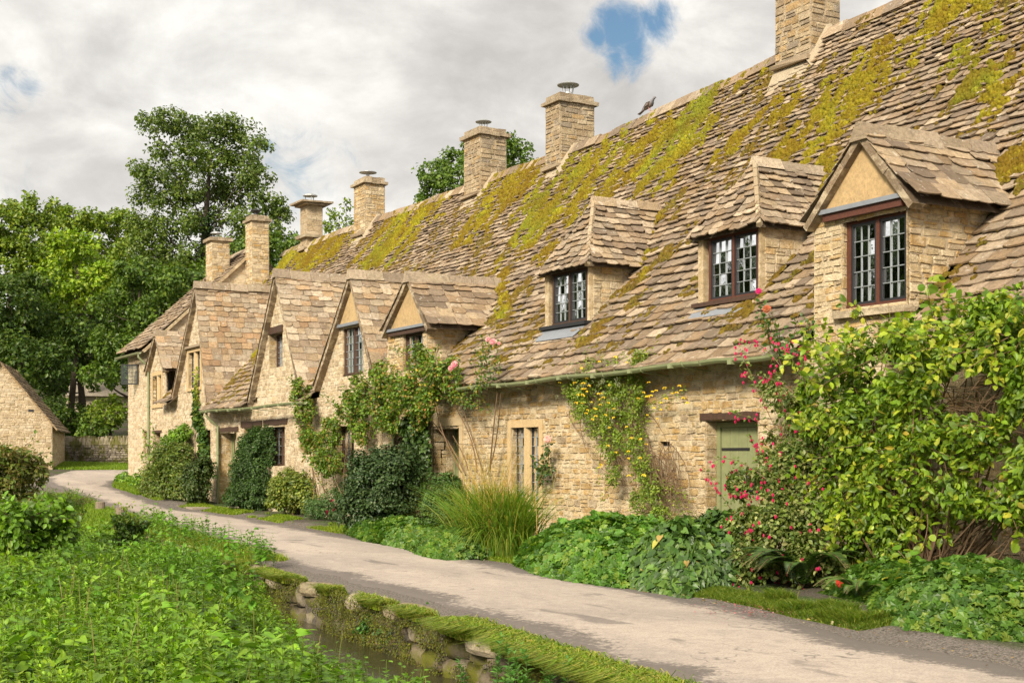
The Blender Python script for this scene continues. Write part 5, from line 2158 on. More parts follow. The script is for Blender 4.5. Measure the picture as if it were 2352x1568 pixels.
def bush(name, label, cat, blobs, mat_=None, group=None, stems=8, **kw):
    c = np.mean([b[:3] for b in blobs], axis=0)
    base = np.array([c[0], c[1], float(ground_h(c[0], c[1]))])
    root = plant(name, label, cat, base, group)
    mb = MB()
    kw.setdefault('xmax', XW + .02)
    kw.setdefault('zmin', base[2] + .02)
    mass(mb, blobs, **kw)
    mb.build('foliage', mat_ or M_LEAF, root)
    if stems:
        sm = MB()
        for i in range(stems):
            b = blobs[rnd.randrange(len(blobs))]
            tgt = np.array(b[:3]) + rdir(1)[0] * np.array(b[3:6]) * .7
            tgt[0] = min(tgt[0], XW - .05)
            sm.tube(curve(base + rng.normal(size=3) * [.12, .12, 0], tgt, .12, 6), np.linspace(.016, .005, 6), 5, (.15, .1, .06), cap=False)
        sm.build('stem', M_TWIG, root)
    return root


def wallpt(px, py, X):
    return on_x(px, py, X)


# --- big honeysuckle-like shrub on the right
blobs = []
for px, py, X, r in ((2170, 800, 11.5, .55), (2300, 800, 11.5, .6), (2060, 850, 11.5, .5), (1950, 880, 11.5, .42), (1880, 870, 11.7, .3), (2120, 940, 11.1, .55), (1990, 1000, 11.2, .52), (1900, 980, 11.5, .38), (2260, 760, 11.6, .35), (2060, 780, 11.75, .25),
                     (2350, 880, 11.4, .45), (2440, 900, 11.3, .6), (1950, 1130, 11.2, .48), (2050, 1130, 10.9, .5), (2180, 1080, 10.9, .5), (2320, 1080, 11.1, .5), (2440, 1100, 11.1, .6), (1980, 1240, 11.2, .40), (2080, 1225, 11.0, .36), (2290, 1170, 11.2, .34), (2180, 1170, 11.1, .3), (2400, 1250, 11.4, .3)):
    P = wallpt(px, py, X)
    blobs.append((*P, r * .75, r, r))


def hole_keep(P):
    px, py, _ = project(P)
    wob = (fbm(px / 40, py / 40) - .5) * 1.2
    m = ~((((px - 2235) / 85) ** 2 + ((py - 905) / 58) ** 2) < 1 + wob)
    m &= ~((((px - 2230) / 150) ** 2 + ((py - 1270) / 85) ** 2 < 1 + wob) & (rng.random(len(P)) < .96))
    m &= ~((((px - 2120) / 60) ** 2 + ((py - 1060) / 40) ** 2 < .7 + wob) & (rng.random(len(P)) < .7))
    return m


hs = bush('honeysuckle_shrub', 'huge yellow-green honeysuckle shrub sprawling over the wall below the gable dormer', 'shrub', blobs, cover=1.6, leaf=.088, tmpl=T_OVATE, pal=[(.14, .22, .02), (.18, .26, .028), (.10, .165, .02), (.26, .31, .04), (.07, .12, .02), (.30, .24, .05)], wts=[.3, .22, .2, .08, .17, .03], stems=70, lump=.46, keep=hole_keep, up=.5, rand=1.1, wid=.82, droop=.35, patch=.41)
mb, sm = MB(), MB()
for px, py, X, ex, ey in ((2150, 760, 11.4, 2130, 650), (2160, 760, 11.4, 2175, 640), (2200, 760, 11.4, 2190, 690), (2080, 800, 11.4, 2040, 735), (2300, 770, 11.3, 2340, 700), (2260, 770, 11.5, 2255, 715), (1960, 860, 11.5, 1900, 790), (1940, 900, 11.3, 1840, 860), (2330, 780, 11.3, 2380, 730), (2020, 820, 11.5, 1970, 770),
                          (1900, 1000, 11.4, 1850, 960), (2300, 1130, 11., 2345, 1240), (2130, 1180, 10.7, 2100, 1290), (1990, 1280, 10.9, 1960, 1330), (2060, 1260, 10.7, 2110, 1310), (1930, 1180, 10.9, 1900, 1290)):
    spray(sm, mb, curve(wallpt(px, py, X), wallpt(ex, ey, X - .15), .08, 6), .10, T_ROUND, G_YEL + [(.10, .2, .03)], per_m=42, spread=.07)
for i in range(90):
    a = wallpt(rnd.uniform(1880, 2350), rnd.choice((rnd.uniform(740, 840), rnd.uniform(960, 1190))), 11.2)
    spray(sm, mb, curve(a, a + [rnd.uniform(-.75, -.15), rnd.uniform(-.4, .4), rnd.uniform(-.35, .3)], .1, 5), .095, T_OVATE, G_YEL, per_m=36, spread=.07)
mb.build('foliage', M_LEAF, hs)
for i in range(36):   # bare tangle in the hollows
    a, b = wallpt(rnd.uniform(2140, 2330), rnd.uniform(860, 960), 11.5), wallpt(rnd.uniform(2140, 2330), rnd.uniform(880, 1000), 11.2)
    sm.tube(curve(a, b, .2, 6), np.linspace(.007, .003, 6), 4, (.13, .09, .055), cap=False)
for i in range(46):
    a = gpt(rnd.uniform(1960, 2300), 1330) + [.9, 0, 0]
    a[0] = rnd.uniform(11.3, 11.9)
    b = wallpt(rnd.uniform(1960, 2340), rnd.uniform(1080, 1220), 11.3)
    sm.tube(curve(a, b, .14, 6), np.linspace(.013, .005, 6), 5, (.13, .09, .05), cap=False)
sm.build('stem', M_TWIG, hs)

# --- fuchsia by the green door
blobs = []
for px, py, X, r in ((1740, 1320, 10.5, .34), (1790, 1250, 10.6, .42), (1850, 1180, 11.0, .42), (1720, 1200, 10.7, .24), (1800, 1100, 11.2, .34), (1850, 1050, 11.4, .34), (1770, 1030, 11.5, .2), (1830, 950, 11.7, .3), (1780, 900, 11.8, .22), (1700, 1290, 10.4, .22), (1700, 1360, 10.2, .2), (1870, 1290, 10.7, .38), (1700, 1110, 10.9, .2), (1690, 1220, 10.6, .2), (1780, 1180, 10.6, .3), (1760, 1090, 11.0, .24)):
    P = wallpt(px, py, X)
    blobs.append((*P, r * .8, r, r))
fu = bush('fuchsia', 'arching fuchsia hung with crimson flowers beside the pale green door', 'shrub', blobs, cover=1.7, leaf=.060, tmpl=T_OVATE, pal=[(.14, .17, .06), (.10, .14, .04), (.19, .22, .09), (.07, .11, .03), (.28, .28, .16)], stems=26, lump=.45, patch=.38, rand=1.0)
mb, sm, fl = MB(), MB(), MB()
tips = []
for px, py, ex, ey in ((1780, 1000, 1680, 950), (1780, 980, 1700, 800), (1800, 940, 1780, 830), (1760, 1100, 1640, 1060), (1750, 1200, 1640, 1180), (1740, 1250, 1640, 1290), (1780, 1100, 1720, 1000), (1820, 900, 1700, 860), (1840, 880, 1800, 800), (1780, 1200, 1700, 1090), (1760, 1180, 1690, 1130),
                       (1830, 1160, 1770, 1080), (1760, 1300, 1680, 1390), (1820, 1250, 1790, 1370), (1800, 850, 1690, 790), (1700, 1200, 1615, 1075), (1850, 900, 1850, 800)):
    X = rnd.uniform(10.5, 11.3)
    c = curve(wallpt(px, py, X + .2), wallpt(ex, ey, X), .1, 8, sag=-.08)
    spray(sm, mb, c, .05, T_OVATE, [(.14, .18, .06), (.10, .15, .04), (.17, .21, .07)], per_m=38, spread=.05)
    tips.append(c)
Pf = []
for c in tips:
    for i in range(9):
        t = rnd.uniform(.4, 1) * (len(c) - 1)
        k = int(min(t, len(c) - 2))
        Pf.append(c[k] + (c[k + 1] - c[k]) * (t - k) + rng.normal(size=3) * [.05, .05, .04])
for b in blobs:
    d = rdir(12)
    d[:, 0] = -np.abs(d[:, 0])
    Pf += list(np.array(b[:3]) + d * np.array(b[3:6]) * 1.08)
Pf = np.array(Pf)
Pf = Pf[Pf[:, 0] < XW]
for k, (dz, cc, s) in enumerate((((0, 0, -1.), (.62, .02, .09), .055), ((.35, .1, -1.), (.70, .03, .12), .05), ((-.3, -.2, -1.), (.55, .015, .10), .05), ((.1, -.35, -1.), (.60, .02, .16), .045))):
    add_leaves(fl, Pf, np.tile(dz, (len(Pf), 1)) + rng.normal(size=Pf.shape) * .12, np.tile((-1., -.6, .1), (len(Pf), 1)), s, T_SIMPLE, pal_cols(len(Pf), [cc], .2), .7)
mb.build('foliage', M_LEAF, fu)
sm.build('stem', M_TWIG, fu)
fl.build('flowers', M_PETAL, fu)
# fallen petals on the road edge
fp = MB()
n = 260
q = np.array([gpt(rnd.gauss(1730, 60), rnd.gauss(1402, 10), .03) for _ in range(n)])
q[:, 2] = ground_h(q[:, 0], q[:, 1]) + .045
add_leaves(fp, q, rdir(n) * [1, 1, .1], np.tile((0, 0, 1.), (n, 1)) + rng.normal(size=(n, 3)) * .2, rng.uniform(.015, .03, n), T_SIMPLE, pal_cols(n, [(.55, .05, .12), (.6, .3, .32), (.45, .1, .1)], .2))
n = 700
q = rng.uniform(0, 1, (n, 1)) * [0, 1, 0] * 30 + [0, 6.5, 0]
q[:, 0] = edgeR(q[:, 1]) + rng.normal(size=n) * .18
q[:, 2] = ground_h(q[:, 0], q[:, 1]) + .04
add_leaves(fp, q, rdir(n) * [1, 1, .1], np.tile((0, 0, 1.), (n, 1)) + rng.normal(size=(n, 3)) * .3, rng.uniform(.02, .045, n), T_SIMPLE, pal_cols(n, [(.35, .25, .08), (.25, .16, .07), (.4, .35, .2), (.2, .12, .06)], .2))
tag(fp.build('fallen_petals', M_PETAL), 'fallen fuchsia petals and dead leaves along the road edge', 'petals', kind='stuff')


# --- ferns
def fern(label, base, n=16, L=.8, pal=G_DARK, group=None, spread=1.0):
    root = plant('fern', label, 'fern', base, group)
    mb, sm = MB(), MB()
    for i in range(n):
        a = rnd.uniform(0, 6.28)
        l = L * rnd.uniform(.7, 1.15)
        t = np.linspace(0, 1, 26)
        h = np.array([math.cos(a), math.sin(a), 0]) * spread
        pts = np.asarray(base) + h * (l * .85 * t[:, None] ** 1.15) + np.array([0, 0, 1.]) * (l * (.95 * t - .75 * t ** 2.3))[:, None]
        sm.tube(pts[::4], .004, 4, (.12, .12, .04), cap=False)
        tan = unit(np.gradient(pts, axis=0))
        side = unit(np.cross(tan, [0, 0, 1.]))
        for s in (-1, 1):
            for sub in (0, .5):
                P = pts[2:-1] + tan[2:-1] * l / 26 * sub
                wl = .095 * l * np.sin(np.pi * np.clip(t[2:-1] * .85 + .15, 0, 1)) ** .8 * (1 - t[2:-1] * .35) * 1.6
                D = side[2:-1] * s + tan[2:-1] * .35 + [0, 0, -.12]
                add_leaves(mb, P, D, np.cross(D, tan[2:-1]) * (-s), wl, T_LANCE, pal_cols(len(P), pal, .15), .75)
    mb.build('foliage', M_LEAF, root)
    sm.build('stem', M_TWIG, root)
    return root


b = gpt(1870, 1370)
fern('dark fern arching low between the fuchsia and the honeysuckle shrub', (10.5, b[1] + .3, .05), 30, 1.25, [(.05, .095, .025), (.07, .12, .03), (.035, .065, .02)], spread=.75)
fern('bright fern fronds low beside the dry straw-coloured tuft', (10.2, gpt(1900, 1390)[1] - .25, .03), 16, .75, [(.07, .13, .03), (.09, .15, .035)], spread=.8)
b = gpt(1960, 1375)
# dry grass tuft
dt = plant('dry_grass_tuft', 'straw-coloured dry grass tuft at the foot of the honeysuckle shrub', 'grass tuft', (b[0] + .5, b[1] + .15, 0))
mb = MB()
n = 420
P = np.c_[rng.normal(b[0] + .5, .13, n), rng.normal(b[1] + .15, .2, n), np.zeros(n)]
blades(mb, P, rng.uniform(.3, .75, n), .007, rng.normal(size=(n, 3)) * [.4, .4, 0] + [-.25, -.1, 0], [(.42, .33, .16), (.34, .25, .11), (.24, .18, .07), (.15, .18, .05)], .9)
mb.build('foliage', M_GRASS, dt)


# --- geranium and ivy ground clumps
def carpet(name, label, cat, poly, h, tmpl, leaf, pal, dens, mat_=None, droop=.3, edge=.28, extra=None, zb=0.0, wts=None, group=None):
    """low dome of leaves over a ground polygon given in (X,Y)"""
    poly = np.array(poly, float)
    c = poly.mean(0)
    lo, hi = poly.min(0), poly.max(0)
    n = int(dens * (hi - lo).prod())
    P = lo + rng.random((n, 2)) * (hi - lo)
    ins = np.zeros(n, bool)
    dist = np.full(n, 9.)
    j = len(poly) - 1
    for i in range(len(poly)):
        a, b_ = poly[i], poly[j]
        cond = ((a[1] > P[:, 1]) != (b_[1] > P[:, 1])) & (P[:, 0] < (b_[0] - a[0]) * (P[:, 1] - a[1]) / (b_[1] - a[1] + 1e-9) + a[0])
        ins ^= cond
        e = b_ - a
        tt = np.clip(((P - a) @ e) / (e @ e), 0, 1)
        dist = np.minimum(dist, np.linalg.norm(P - (a + tt[:, None] * e), axis=1))
        j = i
    P, dist = P[ins], dist[ins]
    lumpn = fbm(P[:, 0] * 2.6 + 4, P[:, 1] * 2.6, 0, 3)
    top = h * (1 - np.exp(-dist / edge * 1.1)) * (.68 + .62 * lumpn)
    lay = rng.random(len(P)) ** .35
    z = top * lay + .03
    root = plant(name, label, cat, (c[0], c[1], zb), group)
    mb = MB()
    PP = np.c_[P, z + zb]
    # surface slope direction for outward tilt
    gx = P - c
    out = np.c_[unit(gx), np.zeros(len(P))] * np.clip(1 - dist / .5, 0, 1)[:, None] * 1.0
    Nn = unit(out + [0, 0, .8] + rng.normal(size=PP.shape) * .38)
    D = unit(np.cross(Nn, rdir(len(P))) + out * .5 + [0, 0, -droop])
    col = pal_cols(len(P), pal, .16, wts) * (.65 + .7 * lumpn)[:, None]
    add_leaves(mb, PP, D, Nn, leaf * rng.uniform(.65, 1.25, len(P)), tmpl, col)
    if extra:
        ec, en, es = extra
        k = rng.choice(len(P), en)
        top_ = PP[k] + [0, 0, .06]
        add_leaves(mb, top_, D[k], Nn[k], es, tmpl, pal_cols(en, ec, .2))
    mb.build('foliage', mat_ or M_LEAF, root)
    return root


def gpoly(pts, z=0.0):
    return [tuple(gpt(x, y, z)[:2]) for x, y in pts]


GER = [(.06, .125, .026), (.08, .16, .034), (.045, .095, .022), (.105, .19, .042), (.15, .21, .045)]
q = gpoly([(2005, 1400), (2020, 1432), (2100, 1455), (2220, 1474), (2350, 1486), (2480, 1500)])
carpet('geranium_patch', 'wide mound of lobed geranium leaves at the right edge, with two red leaves', 'geranium', q + [(11.9, 8.3), (11.6, 10.3), (10.4, 11.2)], .52, T_LOBED, .105, GER, 2100, extra=([(.5, .05, .05), (.45, .12, .05), (.35, .3, .06)], 9, .12))
q = gpoly([(1185, 1300), (1240, 1325), (1330, 1342), (1430, 1355), (1470, 1350)])
carpet('geranium_patch', 'mound of lobed geranium leaves right of the tall grass clump', 'geranium', q + [(10.9, 13.6), (11.9, 14.8), (12.2, 17.2), (10.9, 18.0)], .62, T_LOBED, .105, [tuple(np.array(g) * [1.05, 1.12, 1.0]) for g in GER], 2100)
q = gpoly([(1425, 1350), (1500, 1365), (1580, 1372), (1650, 1362)])
carpet('ivy_mound', 'mound of dark pointed ivy leaves left of the green door step', 'ivy', q + [(11.3, 12.9), (11.8, 13.4), (12.2, 14.4), (10.9, 14.6)], .80, T_HEART, .105, [(.042, .085, .024), (.058, .11, .028), (.032, .062, .02), (.09, .15, .04)], 2600, M_GLOSS, droop=.6, extra=([(.45, .3, .12), (.3, .2, .08), (.40, .38, .12)], 30, .1))
q = gpoly([(800, 1228), (850, 1248), (930, 1262), (985, 1285), (1030, 1292)])
carpet('geranium_patch', 'low geranium leaves spilling in front of the dark holly bush', 'geranium', q + [(10.7, 18.2), (11.3, 20.5), (11.6, 24.5), (10.9, 26)], .36, T_LOBED, .12, GER, 1500)

# --- tall strap-leaved clump
b = gpt(1135, 1287)
c = np.array([b[0] + .5, (b[0] + .5) * ray(1140, 1200)[1] / ray(1140, 1200)[0], 0.0])
tg = plant('tall_grass_clump', 'tall clump of arching strap-like leaves below the mullioned window', 'ornamental grass', tuple(c))
mb = MB()
GC = [(.17, .25, .035), (.13, .21, .03), (.22, .29, .05), (.26, .25, .06), (.09, .16, .03), (.12, .20, .03), (.10, .18, .03)]
for n, h0, h1, cl, sg, lo in ((1500, .95, 1.55, .45, .24, -.06), (900, .9, 1.5, 1.0, .38, -.12), (500, .8, 1.3, 1.7, .5, -.25)):
    P = np.c_[rng.normal(c[0], .16, n), rng.normal(c[1], .34, n), np.zeros(n)]
    ln = np.c_[P[:, 0] - c[0], P[:, 1] - c[1], np.zeros(n)] * .8 + rng.normal(size=(n, 3)) * [sg, sg, 0] + [lo, lo * .5, 0]
    blades(mb, P, rng.uniform(h0, h1, n), rng.uniform(.016, .034, n), ln, GC, cl, seg=7)
n = 260
P = np.c_[rng.normal(c[0], .2, n), rng.normal(c[1], .4, n), np.zeros(n)]
blades(mb, P, rng.uniform(1.4, 2.2, n), .010, rng.normal(size=(n, 3)) * [.16, .22, 0], [(.40, .30, .14), (.42, .24, .08), (.30, .25, .10)], .3, seg=5)
mb.build('foliage', M_GRASS, tg)

# --- round holly, small box
def at_ground(px, py, dx=0.0):
    p = gpt(px, py)
    d = ray(px, py)
    return p[0] + dx, (p[0] + dx) * d[1] / d[0]


x, y = at_ground(880, 1240, .75)
x0, y0_ = x, y
bush('holly_bush', 'dark glossy rounded holly bush below the climbing rose', 'bush', [(x, y, .98, .8, .9, .84), (x + .1, y - .4, 1.1, .68, .6, .72), (x + .1, y + .6, .85, .66, .6, .7), (x - .1, y + .1, .5, .85, 1.0, .55)], M_GLOSS, cover=2.4, leaf=.062, tmpl=T_OVATE, pal=[(.028, .055, .022), (.04, .07, .03), (.02, .04, .018), (.07, .10, .055)], lump=.22, stems=3, droop=.1)
x, y = at_ground(1010, 1268, .6)
bush('box_bush', 'small rounded box bush between the holly and the tall grass clump', 'bush', [(x, y, .5, .42, .42, .5), (x + .15, y + .15, .95, .4, .42, .4), (x + .1, y - .3, .75, .35, .35, .4)], cover=2.2, leaf=.05, tmpl=T_SIMPLE, pal=[(.06, .11, .035), (.08, .14, .04), (.045, .085, .03)], lump=.2, stems=2)
# tall evergreen left of centre
x, y = at_ground(588, 1183, .75)
bush('evergreen_shrub', 'tall dense dark evergreen shrub standing below the row of oak lintels', 'shrub', [(x, y, .9, .75, 1.0, .9), (x + .1, y - .55, 1.5, .7, .75, .95), (x + .1, y + .45, 1.3, .7, .8, .9), (x + .25, y - .85, 1.9, .55, .6, .65), (x - .1, y - .1, .45, .8, 1.1, .5), (x + .1, y + .1, 1.9, .5, .7, .5)], cover=2.2, leaf=.072, tmpl=T_SIMPLE, pal=[(.035, .075, .025), (.05, .095, .032), (.028, .055, .022), (.075, .125, .04)], lump=.26, stems=3)
x, y = at_ground(655, 1195, .75)
bush('spotted_laurel', 'yellow-green variegated shrub at the right foot of the tall evergreen', 'shrub', [(x, y, .55, .5, .6, .5), (x + .1, y - .5, .75, .45, .5, .45), (x + .2, y + .4, .85, .45, .5, .45), (x + .2, y - .9, .6, .4, .5, .45)], cover=1.7, leaf=.075, tmpl=T_OVATE, pal=[(.17, .20, .04), (.12, .15, .03), (.24, .26, .08), (.08, .12, .025)], lump=.34, stems=6)
x, y = at_ground(735, 1208, .7)
wf = bush('wallflower_clump', 'grey-green wallflower clump with dark red flowers near the rose stems', 'flower clump', [(x, y, .33, .4, .55, .34), (x + .15, y - .4, .42, .4, .45, .36), (x + .1, y + .5, .3, .35, .4, .3), (x + .5, y - .2, .7, .3, .5, .3)], cover=1.6, leaf=.09, tmpl=T_LANCE, pal=[(.07, .13, .06), (.10, .16, .08), (.05, .10, .045)], lump=.3, stems=0, wid=1.5)
fl = MB()
Pf = np.array([wallpt(px, py, x - .28) for px, py in ((762, 1150), (775, 1157), (785, 1160), (766, 1168), (752, 1176), (751, 1208), (790, 1152))])
for k in range(7):
    add_leaves(fl, Pf, rdir(len(Pf)) + [0, 0, .3], rdir(len(Pf)), .06, T_ROUND, pal_cols(len(Pf), [(.18, .01, .03), (.25, .02, .05)], .2))
fl.build('flowers', M_PETAL, wf)
# mixed border by gable a
x, y = 11.6, 41.6
bush('mixed_shrub', 'loose olive and green shrub with drooping ferny shoots beside the far downpipe', 'shrub', [(x, y, .9, .6, 1.0, .8), (x - .05, y + 1.2, .7, .5, .9, .7), (x, y + 2.4, .6, .5, .9, .6), (x + .2, y + 1.4, 1.5, .5, .7, .6), (x + .1, y - .6, .6, .5, .6, .7), (x + .3, y + .2, 1.5, .4, .7, .5)], cover=1.7, leaf=.10, tmpl=T_SIMPLE, pal=[(.11, .15, .04), (.08, .12, .03), (.15, .15, .06), (.06, .09, .025), (.16, .21, .05)], lump=.33, stems=10)
bush('dark_bush', 'small dark leafy bush against the stone door jamb', 'bush', [(11.7, 39.5, .75, .5, .55, .75), (11.9, 39.3, 1.2, .35, .4, .4)], cover=2.0, leaf=.085, tmpl=T_OVATE, pal=[(.035, .06, .02), (.05, .08, .025), (.07, .09, .03)], lump=.3, stems=3)
bush('leafy_climber', 'light green arching climber between the oak lintel and the ivy', 'climber', [(12.1, 43.8, 1.9, .3, .7, .45), (12.1, 43.0, 2.2, .3, .6, .35), (12.1, 44.3, 1.4, .3, .6, .5), (12.15, 42.4, 2.35, .25, .5, .3)], cover=1.3, leaf=.085, tmpl=T_OVATE, pal=G_BRIGHT[:3] + [(.12, .18, .03)], lump=.35, stems=8, patch=.38)
for px, py, lb in ((402, 1000, 0),):
    pass
# ivy on the gable wall
bush('wall_ivy', 'dark ivy hanging down the stone wall below the widest gable', 'ivy', [(12.38, 41.35, 2.4, .12, .35, .6), (12.38, 41.0, 1.9, .14, .35, .6), (12.36, 41.7, 2.9, .10, .22, .5), (12.38, 41.9, 3.5, .07, .12, .5), (12.36, 40.8, 1.4, .14, .3, .5)], M_GLOSS, cover=1.3, leaf=.10, tmpl=T_HEART, pal=[(.035, .07, .022), (.05, .10, .03), (.09, .14, .03)], lump=.4, stems=5)
vy = plant('creeper', 'thin yellowing creeper climbing beside the mullioned gable window', 'climber', (12.4, 42.0, 2.8))
mb, sm = MB(), MB()
for i in range(5):
    spray(sm, mb, curve((12.4, 41.8 + rnd.uniform(-.1, .2), 2.6), wallpt(452 + rnd.uniform(-5, 5), rnd.uniform(830, 880), 12.38), .04, 7), .085, T_OVATE, [(.30, .34, .06), (.22, .27, .05), (.36, .36, .10)], per_m=34, spread=.06)
mb.build('foliage', M_LEAF, vy)
sm.build('stem', M_TWIG, vy)
# far climber by the end downpipe
vy = plant('climbing_rose', 'thin straggling climber beside the downpipe of the far house', 'climber', (12.2, 47.2, .4))
mb, sm = MB(), MB()
for ex, ey in ((330, 985), (350, 970), (345, 1010), (325, 1040), (352, 1040), (362, 1060)):
    spray(sm, mb, curve(wallpt(352, 1105, 12.3), wallpt(ex, ey, 12.3), .06, 7), .10, T_OVATE, [(.16, .24, .04), (.10, .17, .03)], per_m=26, spread=.10, start=.4, r=.012)
mb.build('foliage', M_LEAF, vy)
sm.build('stem', M_TWIG, vy)
bush('corner_shrub', 'small bright green plant at the foot of the far house corner', 'plant', [(12.0, 46.9, .65, .4, .9, .3), (12.0, 49.5, .7, .3, .7, .25)], cover=1.5, leaf=.10, tmpl=T_OVATE, pal=G_BRIGHT, lump=.4, stems=2)

# --- climbing rose over the eaves (big middle mass)
blobs = []
for px, py, X, rx, r in ((960, 830, 11.95, .28, .34), (1010, 850, 11.9, .3, .36), (880, 870, 11.9, .3, .40), (820, 895, 11.9, .28, .40), (930, 900, 11.8, .35, .45), (990, 920, 11.9, .3, .34), (860, 935, 11.9, .28, .42), (800, 945, 12.0, .25, .34), (760, 990, 12.05, .25, .36), (730, 1030, 12.0, .28, .40),
                         (760, 1060, 12.0, .28, .34), (700, 940, 12.1, .22, .36), (705, 1000, 12.1, .2, .3), (690, 895, 12.1, .22, .30), (900, 960, 11.95, .25, .35), (830, 990, 12.1, .2, .3), (960, 960, 12.1, .2, .25), (1035, 880, 11.9, .2, .22)):
    P = wallpt(px, py, X)
    blobs.append((*P, rx, r * 1.1, r))
cr = bush('climbing_rose', 'big climbing rose massed over the eaves between the steep gables, with two pink blooms', 'climbing rose', blobs, cover=1.45, leaf=.068, tmpl=T_OVATE, pal=[(.09, .16, .025), (.13, .21, .03), (.065, .12, .025), (.18, .25, .035), (.20, .14, .05)], stems=0, lump=.5, patch=.34, rand=1.0, xmax=12.4)
mb, sm, fl = MB(), MB(), MB()
RP = [(.08, .14, .025), (.11, .18, .03), (.055, .10, .025), (.05, .09, .03), (.22, .20, .04)]
for px, py, ex, ey, X in ((940, 830, 930, 790, 11.9), (960, 830, 960, 790, 11.9), (1000, 840, 1010, 790, 11.9), (1020, 860, 1045, 820, 11.9), (690, 900, 665, 870, 12.0), (700, 900, 690, 880, 12.), (1000, 900, 1100, 880, 11.9), (1040, 900, 1130, 940, 12.0), (1020, 900, 1090, 930, 12.), (860, 880, 830, 850, 11.9),
                          (780, 940, 740, 900, 12.), (1060, 930, 1140, 850, 11.85), (1100, 900, 1110, 780, 11.8), (1110, 890, 1135, 775, 11.8), (1115, 900, 1150, 830, 11.8), (1100, 880, 1090, 800, 11.8), (1120, 860, 1145, 800, 11.75), (1100, 940, 1120, 850, 11.8), (1105, 850, 1125, 790, 11.75), (950, 820, 905, 800, 11.9), (1000, 850, 1060, 860, 11.85)):
    spray(sm, mb, curve(wallpt(px, py, X + .1), wallpt(ex, ey, X), .1, 7), .062, T_OVATE, RP, per_m=58, spread=.10)
# bare canes rising from the bed
for a, b_ in (((1095, 1085), (1020, 900)), ((1060, 1085), (1000, 930)), ((1120, 1090), (1150, 900)), ((1110, 1085), (1060, 930)), ((1075, 1080), (1040, 1000)), ((1125, 1080), (1145, 880)), ((760, 1180), (735, 1040)), ((775, 1180), (760, 1050)), ((740, 1170), (705, 1000)), ((790, 1170), (800, 1010)),
              ((720, 1160), (690, 950)), ((840, 1060), (860, 920)), ((1070, 1090), (985, 960)), ((900, 1050), (930, 920)), ((800, 1150), (770, 1080)), ((755, 1140), (720, 1080))):
    p0, p1 = wallpt(*a, 12.15), wallpt(*b_, 12.1)
    sm.tube(curve(p0, p1, .10, 9), np.linspace(.017, .007, 9), 5, (.22, .15, .09), cap=False)
for i in range(26):
    p0 = wallpt(rnd.uniform(720, 800), rnd.uniform(1060, 1180), 12.1)
    spray(sm, mb, curve(p0, p0 + [rnd.uniform(-.25, 0), rnd.uniform(-.4, .4), rnd.uniform(-.1, .5)], .1, 5), .06, T_OVATE, RP + [(.25, .2, .05)], per_m=30, spread=.07)


def rosette(mb, c, r, cols):
    for k, (rr, el) in enumerate(((1, -.1), (.8, .4), (.5, .9))):
        n = 7
        a = np.arange(n) * 6.28 / n + k
        ax = unit(np.array([[-.7, -.6, .25]]))[0]
        u = unit(np.cross(ax, [0, 0, 1.])[None])[0]
        v = np.cross(u, ax)
        D = np.cos(a)[:, None] * u + np.sin(a)[:, None] * v + ax * el
        add_leaves(mb, np.tile(np.asarray(c, float), (n, 1)), D, np.tile(ax, (n, 1)) + rng.normal(size=(n, 3)) * .2, r * rr, T_ROUND, pal_cols(n, cols, .12), 1.1)


PINK = [(.75, .30, .33), (.80, .45, .45), (.70, .22, .28)]
for px, py, r in ((1043, 836, .075), (1035, 845, .06), (1132, 784, .065), (1120, 779, .05), (1146, 788, .035)):
    rosette(fl, wallpt(px, py, 11.62), r, PINK)
Py = np.array([wallpt(rnd.uniform(850, 1100), rnd.gauss(880, 40), 11.6) for _ in range(60)])
add_leaves(fl, Py, rdir(60) + [0, 0, -.4], rdir(60) * .5 + [-.6, -.3, .6], .06, T_OVATE, pal_cols(60, [(.5, .38, .05), (.45, .3, .05), (.35, .15, .05)], .2))
mb.build('foliage', M_LEAF, cr)
sm.build('stem', M_TWIG, cr)
fl.build('flowers', M_PETAL, cr)

# ivy curtain over the dark doorway
bush('ivy_curtain', 'dark ivy curtain hanging over the doorway beside the holly bush', 'ivy', [(12.3, wallpt(945, 1010, 12.3)[1], 1.75, .14, .55, .35), (12.3, wallpt(950, 1050, 12.3)[1], 1.25, .16, .5, .55), (12.25, wallpt(975, 1010, 12.3)[1], 1.6, .12, .3, .7), (12.2, wallpt(955, 1000, 12.3)[1], 2.2, .2, .5, .3)], M_GLOSS, cover=1.6, leaf=.085, tmpl=T_HEART, pal=[(.03, .055, .02), (.04, .075, .025), (.06, .10, .03)], lump=.4, stems=4, droop=.8)
# rose by the mullioned window
wr = plant('rose_sprig', 'dark-leaved rose sprig with one pale bloom at the mullioned window jamb', 'rose', tuple(wallpt(1240, 1100, 12.2)))
mb, sm, fl = MB(), MB(), MB()
for i in range(9):
    spray(sm, mb, curve(wallpt(1238, 1120, 12.3), wallpt(1250 + rnd.uniform(-25, 22), 1020 + rnd.uniform(-15, 60), 12.2), .06, 7), .075, T_OVATE, [(.03, .06, .02), (.045, .085, .025)], per_m=36, spread=.08, start=.35)
rosette(fl, wallpt(1257, 1008, 12.05), .075, [(.78, .5, .42), (.75, .42, .38)])
mb.build('foliage', M_GLOSS, wr)
sm.build('stem', M_TWIG, wr)
fl.build('flowers', M_PETAL, wr)

